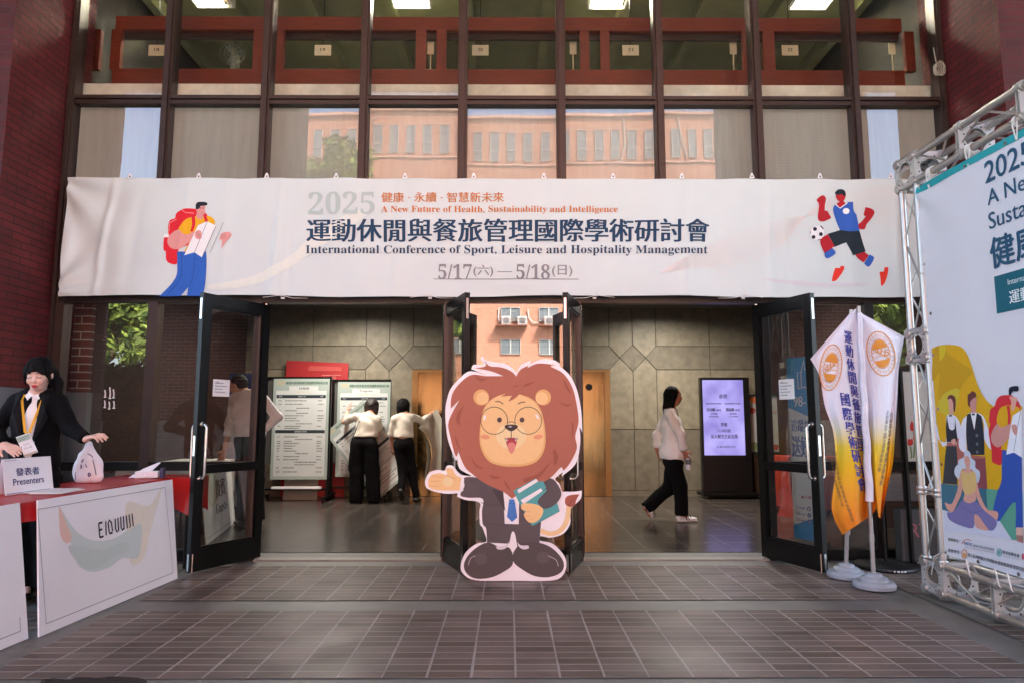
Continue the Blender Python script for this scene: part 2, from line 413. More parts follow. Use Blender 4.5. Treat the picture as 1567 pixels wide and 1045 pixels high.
# ------------------------------------------------------------------ brick side walls of the recess
def brick_wall(name, sx, label):
    t = thing(name, (sx * 4.1, -.38, 0), label, 'wall')
    xa, xb = sorted((sx * 4.1, sx * 10)); mb = MB()
    z0 = 1.47
    mb.m(BRX); xf = sx * 4.1
    mb.add([(xf, -.75, z0), (xf, .3, z0), (xf, .3, 8.9), (xf, -.75, 8.9)], [(0, 1, 2, 3)])
    mb.m(BRY); mb.add([(xf, -.75, z0), (sx * 10, -.75, z0), (sx * 10, -.75, 8.9), (xf, -.75, 8.9)], [(0, 1, 2, 3)])
    mb.build('brick_facing', None, t)
    pm = MB(); a, b_ = sorted((xf - sx * .015, sx * 10)); pm.box(a, b_, -.765, .3, -.01, z0)
    pm.build('stone_plinth', mat('grey_stone', hexc('#66686b'), .7, 0, .2, 5, .2, 60), t)
    return t
brick_wall('brick_wall', -1, 'dark red brick side wall with grey stone base at the left of the entrance')
brick_wall('brick_wall', 1, 'dark red brick side wall rising behind the metal truss')
# porch ceiling, outer piers
o = MB().box(-14, 14, -9.4, -4.6, 8.9, 12.0).build('darkened_porch_ceiling', CHARCOAL); tag(o, kind='structure')  # unseen ceiling: outer half darkened for the glass reflection, inner half pale for bounce
o = MB().box(-14, 14, -4.6, .3, 8.9, 12.0).build('porch_ceiling', mat('porch_plaster', hexc('#b9b9b6'), .85, 0, .12, 2)); tag(o, kind='structure')
def pier(x0, x1, label):
    t = thing('brick_pier', ((x0 + x1) / 2, -9.1, 0), label, 'pier', 'piers of the porch')
    MB().box(x0, x1, -9.4, -8.9, 1.2, 8.9).build('brick_shaft', BRP, t)
    MB().box(x0 - .02, x1 + .02, -9.42, -8.88, 0, 1.2).build('stone_base', CONC, t)
pier(-7.93, -4.91, 'broad brick pier behind the photographer, left of the opening'); pier(4.91, 8.12, 'broad brick pier behind the photographer, right of the opening')
pier(-11.4, -9.18, 'outer brick pier at the left end of the porch'); pier(9.56, 11.6, 'outer brick pier at the right end of the porch')

# ------------------------------------------------------------------ glazed facade
fac = thing('glass_facade', (.03, 0, 0), 'tall glazed entrance front with dark bronze mullions and taupe lower panels', 'glass facade')
XM = [.03 + .919 * (k + .5) for k in range(-5, 5)]            # mullion lines; first/last sit at the walls
XM[0], XM[-1] = -4.07, 4.07
ZT, ZTOP = 4.16, 6.3
for i, x in enumerate(XM):
    mb = MB(); z0 = 2.33 if 0 < i < 9 else 0
    wd = .042 if 0 < i < 9 else .03
    mb.box(x - wd, x + wd, -.035, .09, z0, ZTOP); mb.box(x - wd * .55, x + wd * .55, -.062, -.0355, z0, ZTOP)
    for zb in (2.9, 3.75, 4.6, 5.4):
        mb.lathe((x - wd * .8, -.0352, zb), [(0, .006), (.007, .004), (.008, 0)], 8, (0, -1, 0))
    mb.build('mullion', DARKBR, fac)
for i in range(9):
    x0, x1 = XM[i] + .0425, XM[i + 1] - .0425
    mb = MB(); mb.box(x0, x1, -.03, .08, 4.122, 4.158); mb.box(x0, x1, -.045, .08, 4.166, 4.2); mb.box(x0, x1, -.02, .08, 4.158, 4.166)
    mb.build('transom', DARKBR, fac)
    tl = [random.uniform(-.0035, .0035) for _ in range(3)]
    def pane(z0, z1, m, y=.02):
        MB().add([(x0, y - tl[0] - tl[1], z0), (x1, y + tl[0] - tl[1], z0), (x1, y + tl[0] + tl[1], z1), (x0, y - tl[0] + tl[1], z1)], [(0, 1, 2, 3)]).build('window_pane', m, fac, recalc=False)
    pane(4.2, ZTOP, GLASSD); pane(2.33, 4.122, GLASSC)
    MB().box(x0, x1, .06, .075, 2.33, 4.122).build('back_panel', mat('taupe_panel', hexc('#a3a69d'), .75, 0, .1, 3, .05, 90, stretch=(6, 1, .6)), fac)
MB().box(-4.1, 4.1, -.01, .09, 2.252, 2.33).build('door_head', mat('dark_head', hexc('#2a2220'), .4, .3, .15), fac)
# sidelights left and right of the doors
for sx in (-1, 1):
    a, b_ = (-4.04, -2.215) if sx < 0 else (2.275, 4.04)
    xm = XM[1] if sx < 0 else XM[8]
    for x, wd in ((a + .03, .03), (xm, .042), (b_ - .03 if sx < 0 else b_ - .03, .03), ):
        MB().box(x - wd, x + wd, -.04, .08, 0, 2.252).build('sidelight_post', BLACKM if sx > 0 else DARKBR, fac)
    MB().box(a + .06, b_ - .06, -.03, .07, .765, .84).build('sidelight_rail', BLACKM, fac)
    MB().box(a + .06, b_ - .06, -.03, .07, 0, .09).build('bottom_rail', BLACKM, fac)
    for p0, p1 in ((a + .06, xm - .042), (xm + .042, b_ - .06)):
        for z0, z1 in ((.09, .765), (.84, 2.252)):
            MB().add([(p0, .0205, z0), (p1, .0205, z0), (p1, .0205, z1), (p0, .0205, z1)], [(0, 1, 2, 3)]).build('window_pane', GLASS, fac, recalc=False)
if True:                                                        # fixed pane between the two pairs of doors
    MB().box(-.575, -.50, -.04, .1, 0, 2.252).build('centre_post', DARKBR, fac); MB().box(.575, .65, -.04, .1, 0, 2.252).build('centre_post', DARKBR, fac)
    MB().box(-.5, .575, -.03, .08, 0, .09).build('bottom_rail', BLACKM, fac)
    MB().add([(-.5, .02, .09), (.575, .02, .09), (.575, .02, 2.252), (-.5, .02, 2.252)], [(0, 1, 2, 3)]).build('window_pane', glass_mat('centre_glass', .19, (.5, .45, .42), 0, .05), fac, recalc=False)
# white marks left on the left glass
mb = MB().m(mat('white_film', (.8, .8, .8), .6, var=.2))
sf = Surf((0, .015, 0), (1, 0, 0))
for x, y0, y1 in [(160.5, 596, 608), (168, 592, 610), (173.5, 595, 609), (160, 612, 624), (167, 614, 626), (174, 613, 625)]:
    sf.line(mb, [(x, y0), (x + .8, (y0 + y1) / 2), (x, y1)], 2.0, mat('white_film', (.8, .8, .8)), .001)
    sf.line(mb, [(x - 2, y1 - 1), (x + 2.5, y1 - 1)], 1.2, mat('white_film', (.8, .8, .8)), .0012)
mb.build('film_lettering', None, fac)
# outer facade above, upper body of the building
o = MB().box(-4.3, 4.3, .1, .4, 6.3, 8.9).build('upper_wall', CHARCOAL); tag(o, kind='structure')
o = MB().box(-14, 14, .3, 12, 8.9, 12.0).build('building_roof', CHARCOAL); tag(o, kind='structure')  # unseen roof mass, put here to block the sun from behind

# ------------------------------------------------------------------ lobby shell
t = thing('slab_edge', (0, .5, 3.1), 'pale stained concrete floor edge running behind the glass above the transom', 'concrete beam')
MB().box(-4.3, 4.3, .12, .38, 4.13, 4.392).build('edge_face', PLASTER, t)
MB().box(-4.3, 4.3, .3801, 7.9, 3.1, 4.33).build('slab', mat('slab_grey', hexc('#8b877c'), .8), t)
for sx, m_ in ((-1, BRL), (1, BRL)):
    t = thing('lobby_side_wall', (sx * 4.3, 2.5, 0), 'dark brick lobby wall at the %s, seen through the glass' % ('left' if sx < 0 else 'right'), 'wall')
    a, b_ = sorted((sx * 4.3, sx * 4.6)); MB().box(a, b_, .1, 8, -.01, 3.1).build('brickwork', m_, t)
    MB().box(a, b_, .1, 8, 4.33, 8.9).build('upper_wall', CHARCOAL, t)
t = thing('brick_column', (-4.1, .45, 0), 'brown brick column with pale joints and grey base just inside the left glass', 'column')
MB().box(-4.29, -3.935, .3, .36, 1.46, 3.09).build('shaft', BRP, t); MB().box(-4.295, -3.92, .29, .37, 0, 1.46).build('base', mat('grey_stone', hexc('#77787a'), .7), t)
# carved stone wall at the back of the lobby
stw = thing('stone_wall', (0, 5.05, 0), 'back wall of beige stone slabs cut in a pattern with diamonds', 'wall')
STONE = mat('beige_stone', hexc('#837a68'), .5, 0, .3, 7, .12, 50)
STONE2 = mat('beige_stone_dark', hexc('#71695a'), .55, 0, .3, 7, .12, 50)
MB().box(-4.3, 4.3, 5.04, 5.2, 0, 3.1).build('groove_backing', mat('groove_dark', hexc('#4a4439'), .9), stw)
def slabp(pts, m=STONE, g=.006):
    c = Vector((sum(p[0] for p in pts) / len(pts), 0, sum(p[1] for p in pts) / len(pts)))
    o = []
    n = len(pts)
    for i in range(n):                                            # inset by half a joint
        p = Vector((pts[i][0], pts[i][1])); a = Vector(pts[i - 1][:2]) - p; b_ = Vector(pts[(i + 1) % n][:2]) - p
        a.normalize(); b_.normalize(); bi = a + b_
        bi = bi.normalized() if bi.length > 1e-4 else Vector((-a.y, a.x))
        s = max(.3, abs(a.x * bi.y - a.y * bi.x)); q = p + bi * (g / s)
        if (Vector((c.x, c.z)) - p).dot(bi) < 0: q = p - bi * (g / s)
        o.append((q.x, 5.028, q.y))
    mb = MB(); mb.slab(o, (0, .02, 0)); mb.build('stone_slab', m, stw)
for cx in (-1.945, 2.035):
    d, w_, h, zc = .215, .385, .19, 2.215
    slabp([(cx, zc + d), (cx + d, zc), (cx, zc - d), (cx - d, zc)], STONE2)
    # band pieces around the diamond
    for s in (-1, 1):
        slabp([(cx, zc + d), (cx + s * d, zc), (cx + s * w_, zc + h), (cx + s * w_, 3.09), (cx, 3.09)], STONE)
        slabp([(cx, zc - d), (cx + s * d, zc), (cx + s * w_, zc - h), (cx + s * w_, 1.06), (cx, 1.06)], STONE)
        slabp([(cx, 1.06), (cx + s * w_, 1.06), (cx + s * w_, .09), (cx, .09)], STONE2)
edges = [-4.29, -3.2, -1.945 - .385]; mid = [-1.945 + .385, -.62, .65, 2.035 - .385]; right = [2.035 + .385, 3.3, 4.29]
for seg in (edges, mid, right):
    for a, b_ in zip(seg, seg[1:]):
        zt, zb = 2.405, 2.025
        lp = [(a, zb), (b_, zb), (b_, zt), (a, zt)]
        for cx in (-1.945, 2.035):
            if abs(b_ - (cx - .385)) < 1e-6: lp = [(a, zb), (b_, zb), (cx - .215, 2.215), (b_, zt), (a, zt)]
            if abs(a - (cx + .385)) < 1e-6: lp = [(a, zb), (b_, zb), (b_, zt), (a, zt), (cx + .215, 2.215)]
        slabp(lp, STONE2); slabp([(a, zt), (b_, zt), (b_, 3.09), (a, 3.09)], STONE)
        if seg is not mid:
            slabp([(a, 1.06), (b_, 1.06), (b_, zb), (a, zb)], STONE); slabp([(a, .09), (b_, .09), (b_, 1.06), (a, 1.06)], STONE2)
slabp([(-.62, .09), (.65, .09), (.65, 2.025), (-.62, 2.025)], STONE)
MB().box(-4.29, -1.57, 5.02, 5.06, 0, .088).build('skirting', STONE2, stw); MB().box(1.66, 4.29, 5.02, 5.06, 0, .088).build('skirting', STONE2, stw)
MB().box(-4.29, 4.29, 4.9, 5.03, 3.035, 3.098).build('cornice_trim', mat('pale_trim', hexc('#8f8a80'), .6), stw)
# lifts
GOLD = mat('brass_steel', (.2, .15, .07), .17, 1.0, .2, 1.5, .12, 4, stretch=(3, 1, .5))
def lift(x0, x1, label):
    t = thing('lift_door', ((x0 + x1) / 2, 5.02, 0), label, 'lift door', 'brass lift doors')
    mb = MB(); mb.box(x0, x0 + .09, 4.97, 5.05, .005, 2.02); mb.box(x1 - .09, x1, 4.97, 5.05, .005, 2.02); mb.box(x0 + .09, x1 - .09, 4.97, 5.05, 1.98, 2.02)
    mb.build('door_frame', mat('bronze_frame', (.3, .2, .09), .3, 1.0), t)
    xc = (x0 + x1) / 2
    for a, b_ in ((x0 + .09, xc - .002), (xc + .002, x1 - .09)): MB().box(a, b_, 5.0, 5.04, .005, 1.98).build('door_panel', GOLD, t)
    return t
l1 = lift(-1.56, -.62, 'left brass lift door partly hidden by the hanging poster and the lion cutout')
l2 = lift(.65, 1.65, 'right brass lift door with a round black disc')
MB().lathe((1.31, 4.999, 1.74), [(0, .012), (.05, .012), (.056, 0)], 24, (0, -1, 0)).build('round_disc', BLACKM, l2)

# ------------------------------------------------------------------ upper floor behind the glass
scr = thing('timber_screen', (0, .42, 4.33), 'red brown timber window screen along the upper floor behind the glass', 'timber screen')
Ys = .42
def zx(py): return oy(778, py, Ys).z
z_b, z_o, z_p, z_t = 4.331, zx(107), zx(47), zx(27)
mb = MB(); mb.box(-3.98, 4.0, Ys, Ys + .06, z_b, z_o); mb.box(-3.98, 4.0, Ys, Ys + .06, z_p, z_t)
posts = [(131, 152), (169, 184), (387, 403), (418, 434), (636, 652), (668, 683), (888, 902), (919, 933), (1137, 1147), (1169, 1186), (1386, 1400), (1415, 1432)]
for a, b_ in posts:
    xa, xb = oy(a, 75, Ys).x, oy(b_, 75, Ys).x; mb.box(xa, xb, Ys + .003, Ys + .055, z_o, z_p)
mb.build('screen_frame', TIMBER, scr)
mb = MB(); mb.box(-3.98, 4.0, Ys + .062, Ys + .10, z_p - .06, z_p + .01); mb.build('back_rail', mat('dark_timber', hexc('#2b1510'), .6), scr)  # dark timber rail behind the top rail
GREENISH = mat('office_ceiling', hexc('#7b7c64'), .85, 0, .15, 3)
t = thing('coffered_ceiling', (0, 4, 6), 'pale green coffered concrete ceiling of the upper floor', 'ceiling')
MB().box(-4.3, 4.3, .1, 8, 6.15, 6.3).build('ceiling_slab', GREENISH, t)
for y in (.95, 1.9, 3.1, 4.3, 5.5): MB().box(-4.3, 4.3, y, y + .12, 5.95, 6.149).build('cross_beam', mat('ceiling_beam', hexc('#a9a78c'), .8), t)
for i in range(10): x = -4.2 + i * .919; MB().box(x, x + .1, .1, 8, 5.97, 6.1485).build('long_beam', mat('ceiling_beam2', hexc('#7d7d60'), .8), t)
o = thing('office_wall', (0, 7.95, 4.33), 'grey green wall far back on the upper floor', 'wall')
MB().box(-4.3, 4.3, 7.9, 8.0, 4.33, 6.3).build('wall_face', mat('office_green', hexc('#7d7d62'), .8), o)
LAMP = mat('lamp_tube', (1, .95, .82), .5, var=0, emit=34)
lbl = ['leftmost lit ceiling lamp glowing behind the upper glass', 'second lit ceiling lamp from the left, above the number 19 bay', 'yellowish lit ceiling lamp right of the middle mullion', 'rightmost lit ceiling lamp behind the upper glass']
for i, px in enumerate((328, 630, 930, 1240)):
    x = oz(px, 0, 6.0).x; y = 1.16
    t = thing('ceiling_lamp', (x, y, 6.0), lbl[i], 'ceiling lamp', 'lit lamps on the upper ceiling')
    mb = MB(); mb.box(x - .22, x - .2, y - .17, y + .17, 5.93, 6.1); mb.box(x + .2, x + .22, y - .17, y + .17, 5.93, 6.1); mb.box(x - .2, x + .2, y - .17, y - .15, 5.93, 6.1); mb.box(x - .2, x + .2, y + .15, y + .17, 5.93, 6.1)
    mb.build('lamp_frame', mat('lamp_white', (.75, .75, .7), .5), t)
    MB().box(x - .198, x + .198, y - .148, y + .148, 6.02, 6.05).build('diffuser', LAMP, t)
    mb = MB()
    for k in range(5): mb.box(x - .17 + k * .08, x - .158 + k * .08, y - .148, y + .148, 5.95, 6.015)
    mb.build('louvre', mat('lamp_white', (.75, .75, .7), .5), t)
# number cards
CARD = mat('cream_card', hexc('#c9c3a4'), .7, 0, .08)
for px, s in ((240, '18'), (494, '19'), (735, '20'), (965, '21'), (1209, '22')):
    p = oy(px, 77, Ys + .14); t = thing('number_card', (p.x, p.y, p.z - .06), 'cream card reading %s hung behind the timber screen' % s, 'sign', 'number cards')
    mb = MB(); mb.box(p.x - .085, p.x + .085, p.y, p.y + .004, p.z - .06, p.z + .055); mb.build('card', CARD, t)
    mb = MB(); Surf((p.x, p.y, p.z), (1, 0, 0)).text(mb, s, -.025, .02, .025, -.015, ink('#33302a'), .002, .03, px=False); mb.build('number', None, t)
    MB().tube([(p.x, p.y + .006, p.z + .05), (p.x, p.y + .006, 5.96)], .004, 6).build('hanger', BLACKM, t)
for px in (659, 877, 1122, 1365):
    p = oy(px, 73, Ys + .13)
    o = MB().box(p.x - .035, p.x + .035, p.y, p.y + .005, p.z - .075, p.z + .06).m(BLACKM).box(p.x - .006, p.x + .006, p.y + .006, p.y + .01, 4.331, p.z).build('notice_card', None, None, (p.x, p.y, p.z - .075))
    o.data.materials.clear(); o.data.materials.append(CARD); o.data.materials.append(BLACKM)
    tag(o, 'plain white card on a stem behind the timber screen, %s' % {659: 'left of card 20', 877: 'left of card 21', 1122: 'left of card 22', 1365: 'right of card 22'}[px], 'card', 'plain cards behind the screen')
# wall fan
p = oy(356, 82, Ys + .3)
t = thing('wall_fan', tuple(p), 'old round wall fan in a wire cage behind the upper glass', 'fan')
mb = MB()
for r_ in (.05, .09, .135): mb.tube([(p.x + r_ * math.cos(a), p.y, p.z + r_ * math.sin(a)) for a in [2 * math.pi * i / 24 for i in range(24)]], .004, 6, closed=True)
for i in range(16): a = 2 * math.pi * i / 16; mb.tube([(p.x, p.y - .02, p.z), (p.x + .135 * math.cos(a), p.y, p.z + .135 * math.sin(a))], .002, 5)
mb.build('cage', mat('fan_grey', hexc('#7c8078'), .4, .5), t)
for i in range(3):
    a0 = i * 2.094; MB().add([(p.x + r_ * math.cos(a0 + d), p.y + .015 + e, p.z + r_ * math.sin(a0 + d)) for r_, d, e in ((.02, 0, 0), (.11, -.25, .01), (.12, .3, -.01), (.05, .6, -.01))], [(0, 1, 2, 3)]).build('blade', mat('fan_blade', hexc('#5a6b64'), .4), t)
MB().box(p.x - .03, p.x + .03, p.y + .03, p.y + .12, p.z - .2, p.z + .02).build('bracket', mat('fan_grey', hexc('#7c8078'), .4, .5), t)
# rope coil on the right
p = oy(1436, 98, -.1)
mb = MB(); rnd = random.Random(3)
for k in range(5):
    pts = [(p.x + math.sin(a) * (.022 + .004 * k) * (1 + .2 * rnd.random()) + .006 * k, -.06 - .008 * k, p.z - .04 - math.cos(a) * (.055 + .004 * k)) for a in [2 * math.pi * i / 20 for i in range(20)]]
    mb.tube(pts, .004, 6, closed=True)
mb.tube([(p.x, -.07, p.z + .03), (p.x - .01, -.06, p.z + .18)], .004, 6)
tag(mb.build('rope_coil', mat('hemp', hexc('#a79d8b'), .8), None, tuple(p)), 'coil of thin pale rope hung high at the right edge of the glass', 'rope')

# ------------------------------------------------------------------ what the glass mirrors: building and trees across the plaza
OB, brn, mpn, bb, nn = brick_mat('terracotta_tile', (0, 2), hexc('#a8745d'), hexc('#af7b64'), hexc('#a37560'), .3, .1, .004, .5, .8, gvar=.12, bumpd=.001)
ob = thing('office_building', (0, -35, 0), 'terracotta office building across the plaza, mirrored in the glass', 'building')
MB().box(-17, 19, -46, -32, -.03, 18.85).build('wall', OB, ob)
MB().box(-17.2, 19.2, -46.2, -31.8, 18.853, 19.0).build('parapet', mat('parapet_pale', hexc('#c49480'), .8), ob)
MB().box(-17.05, 19.05, -31.998, -31.9, 16.0, 16.08).build('string_course', mat('parapet_pale', hexc('#c49480'), .8), ob)
PANE = mat('far_glass', hexc('#6b7071'), .3, 0, .2, .7); WFR = mat('pale_frame_far', hexc('#b3aea6'), .6)
def ow(xc, z0, z1, w_, sash=False, blind=0):
    MB().box(xc - w_ / 2, xc + w_ / 2, -31.995, -31.96, z0, z1).build('window', PANE, ob)
    mb = MB(); e = .022
    mb.box(xc - w_ / 2 - e, xc - w_ / 2, -31.998, -31.9, z0 - e, z1 + e); mb.box(xc + w_ / 2, xc + w_ / 2 + e, -31.998, -31.9, z0 - e, z1 + e)
    mb.box(xc - w_ / 2, xc + w_ / 2, -31.998, -31.9, z1, z1 + e); mb.box(xc - w_ / 2, xc + w_ / 2, -31.998, -31.9, z0 - e, z0)
    if sash: mb.box(xc - .03, xc + .03, -31.958, -31.92, z0, z1)
    else: mb.box(xc - w_ / 2, xc + w_ / 2, -31.958, -31.92, z0 + (z1 - z0) * .35, z0 + (z1 - z0) * .35 + .05)
    mb.build('window_frame', WFR, ob)
rnd = random.Random(5)
for i in range(-13, 14): ow(.1 + i * .97, 16.3, 18.0, .46)
for z0, z1 in ((10.2, 11.2), (6.72, 7.5), (4.9, 5.68), (1.6, 2.6)):
    for xc in (-13.2, -10.9, -8.7, -6.5, -4.3, -2.7, .12, 2.3, 4.5, 6.7, 8.9, 11.1, 13.3, 15.5): ow(xc, z0, z1, 1.07, True)
for x0, x1 in ((-.75, 1.05), (1.7, 2.9)):
    mb = MB(); mb.box(x0, x1, -31.99, -31.4, 6.38, 6.44)
    for k in range(9): xx = x0 + (x1 - x0) * k / 8; mb.box(xx - .01, xx + .01, -31.42, -31.4, 6.44, 6.75)
    mb.box(x0, x1, -31.42, -31.4, 6.75, 6.78); mb.build('equipment_rack', mat('rust', hexc('#7a4a38'), .8), ob)
for xc in (-.12, .78, 2.3):
    f = MB().box(xc - .27, xc + .27, -31.9, -31.55, 6.45, 6.95).build('cooling_unit', WFR, ob)
    MB().lathe((xc, -31.549, 6.7), [(0, .01), (.18, .01), (.18, 0)], 20, (0, 1, 0)).build('fan_grille', mat('grille_grey', hexc('#6d7070'), .5), f)
mb = MB()
for pts in ([(-.55, -31.9, 7.5), (-.6, -31.9, 6.9), (-.45, -31.9, 6.6)], [(1.1, -31.9, 7.4), (1.15, -31.9, 6.9), (1.4, -31.9, 6.6), (1.75, -31.9, 6.62)], [(-8, -31.9, 19.1), (-7.6, -31.9, 18.6), (-8, -31.9, 18.2), (-7.7, -31.9, 17.9)], [(6.4, -31.9, 19.1), (6.5, -31.9, 17), (6.2, -31.9, 16)], [(9.9, -31.9, 19.1), (10.1, -31.9, 17.5), (10.4, -31.9, 16.3)]):
    mb.tube([(p[0], p[1], p[2]) for p in pts], .04, 6)
mb.build('drain_pipe', WFR, ob)

def leafmat(n, c): return mat(n, c, .55, 0, .45, 1.6, spec=.3)
LEAF = [leafmat('leaf_olive', hexc('#6f8238')), leafmat('leaf_light', hexc('#93a545')), leafmat('leaf_dark', hexc('#40552a'))]
BARK = mat('bark', hexc('#5a4a3c'), .9, 0, .3, 8, .4, 30)
def tree(x, y, h, cr, cz, label, n=1500, seed=0, ls=.22, flat=.8):
    rnd = random.Random(seed); t = thing('leafy_tree', (x, y, -.03), label, 'tree', 'trees on the plaza')
    mb = MB(); mb.tube([(x, y, -.03), (x + .1, y, h * .35), (x - .1, y + .1, cz)], [.2, .15, .08], 10)
    cl = []
    for k in range(16):
        a = rnd.uniform(0, 6.28); el = rnd.uniform(-.6, 1.3); r_ = cr * rnd.uniform(.35, .8)
        c = Vector((x + math.cos(a) * math.cos(el) * r_, y + math.sin(a) * math.cos(el) * r_, cz + math.sin(el) * r_ * flat)); cl.append((c, cr * rnd.uniform(.22, .42)))
        mb.tube([(x, y, cz - cr * .4), ((x + c.x) / 2, (y + c.y) / 2, (cz + c.z) / 2 - .1), tuple(c)], [.07, .045, .015], 6)
    mb.build('trunk', BARK, t)
    mb = MB()
    for i in range(n):
        c, r_ = rnd.choice(cl); d = Vector((rnd.gauss(0, 1), rnd.gauss(0, 1), rnd.gauss(0, 1))).normalized() * r_ * rnd.uniform(.4, 1.05)
        p = c + d; nrm = (d.normalized() + Vector((rnd.uniform(-1, 1), rnd.uniform(-1, 1), rnd.uniform(-.3, 1)))).normalized()
        u = nrm.orthogonal().normalized(); u = Matrix.Rotation(rnd.uniform(0, 6.28), 3, nrm) @ u; v = nrm.cross(u); s = ls * rnd.uniform(.6, 1.3)
        mb.m(LEAF[0] if rnd.random() < .55 else rnd.choice(LEAF))
        mb.add([p - u * s, p - v * s * .4 + nrm * .02, p + u * s, p + v * s * .4 + nrm * .02], [(0, 1, 2, 3)])
    mb.build('crown', None, t, recalc=False)
tree(-8.3, -24, 13.5, 2.2, 12.2, 'slim tall tree left of the terracotta building, mirrored in the upper panes', 2200, 1)
tree(-16.6, -22, 8, 3.4, 4.9, 'broad tree mirrored at the far left in the lower glass', 6000, 2, .27)
tree(17.0, -22, 8, 3.6, 4.9, 'broad tree mirrored at the far right behind the flags', 7000, 3, .27)
tree(-2.6, -26, 6, 1.1, 5.6, 'small tree in front of the terracotta building', 700, 4)

LOBL = mat('added_lamp_tube', (1, .93, .82), .5, var=0, emit=34)  # unseen lamps added for the lobby light mirrored in the brass doors
for i, (x, y, w_) in enumerate([(-2.6, 3.0, 'front left'), (2.6, 3.0, 'front right'), (-2.4, 3.9, 'rear left'), (2.4, 3.9, 'rear right')]):
    t = thing('added_lobby_lamp', (x, y, 3.09), 'added unseen lobby ceiling lamp, round and warm, %s of the four' % w_, 'ceiling lamp', 'added lamps in the lobby ceiling')
    MB().lathe((x, y, 3.1), [(.17, 0), (.17, -.075), (.152, -.075), (.152, -.02)], 24).build('lamp_rim', BLACKM, t)
    MB().lathe((x, y, 3.075), [(.149, 0), (0, -.001)], 24).build('diffuser', LOBL, t)

HLEAF = mat('added_hedge_leaf', hexc('#2f4022'), .85, 0, .5, 3, spec=.1)  # hedges added to darken the plaza mirrored in the lower glass
def hedge(x0, x1, y, h, label, seed):
    rnd = random.Random(seed); t = thing('hedge', ((x0 + x1) / 2, y, -.03), label, 'hedge', 'added hedges outside the porch'); mb = MB()
    for i in range(5200):
        f = rnd.random(); p = Vector((rnd.uniform(x0, x1), y + rnd.uniform(-.4, .4), rnd.uniform(0, h))); 
        if f < .5: p.y = y + .4 + rnd.gauss(0, .03)
        elif f < .75: p.z = h + rnd.gauss(0, .04)
        nr = Vector((rnd.uniform(-1, 1), rnd.uniform(-.2, 1), rnd.uniform(-.3, 1))).normalized(); u = nr.orthogonal().normalized(); v = nr.cross(u); s = .085 * rnd.uniform(.6, 1.3); mb.m(HLEAF)
        mb.add([p - u * s, p - v * s * .5, p + u * s, p + v * s * .5], [(0, 1, 2, 3)])
    mb.build('foliage', None, t, recalc=False)
    mb = MB()
    for k in range(8): x = x0 + (x1 - x0) * (k + .5) / 8; mb.tube([(x, y, -.03), (x + .05, y, h * .8)], .03, 6)
    mb.build('stems', BARK, t)
    MB().box(x0 + .05, x1 - .05, y - .3, y + .3, 0, h - .1).build('blocking_core', mat('added_hedge_core', hexc('#161c10'), .95, 0, .4, 6, spec=.05), t)  # solid core added to stop bright plaza showing through
hedge(-12.5, -7.2, -10.6, 2.45, 'added hedge outside the porch, hiding bright plaza mirrored at the far left', 11)
hedge(7.4, 13.2, -10.6, 2.45, 'added hedge outside the porch, hiding bright plaza mirrored at the far right', 12)
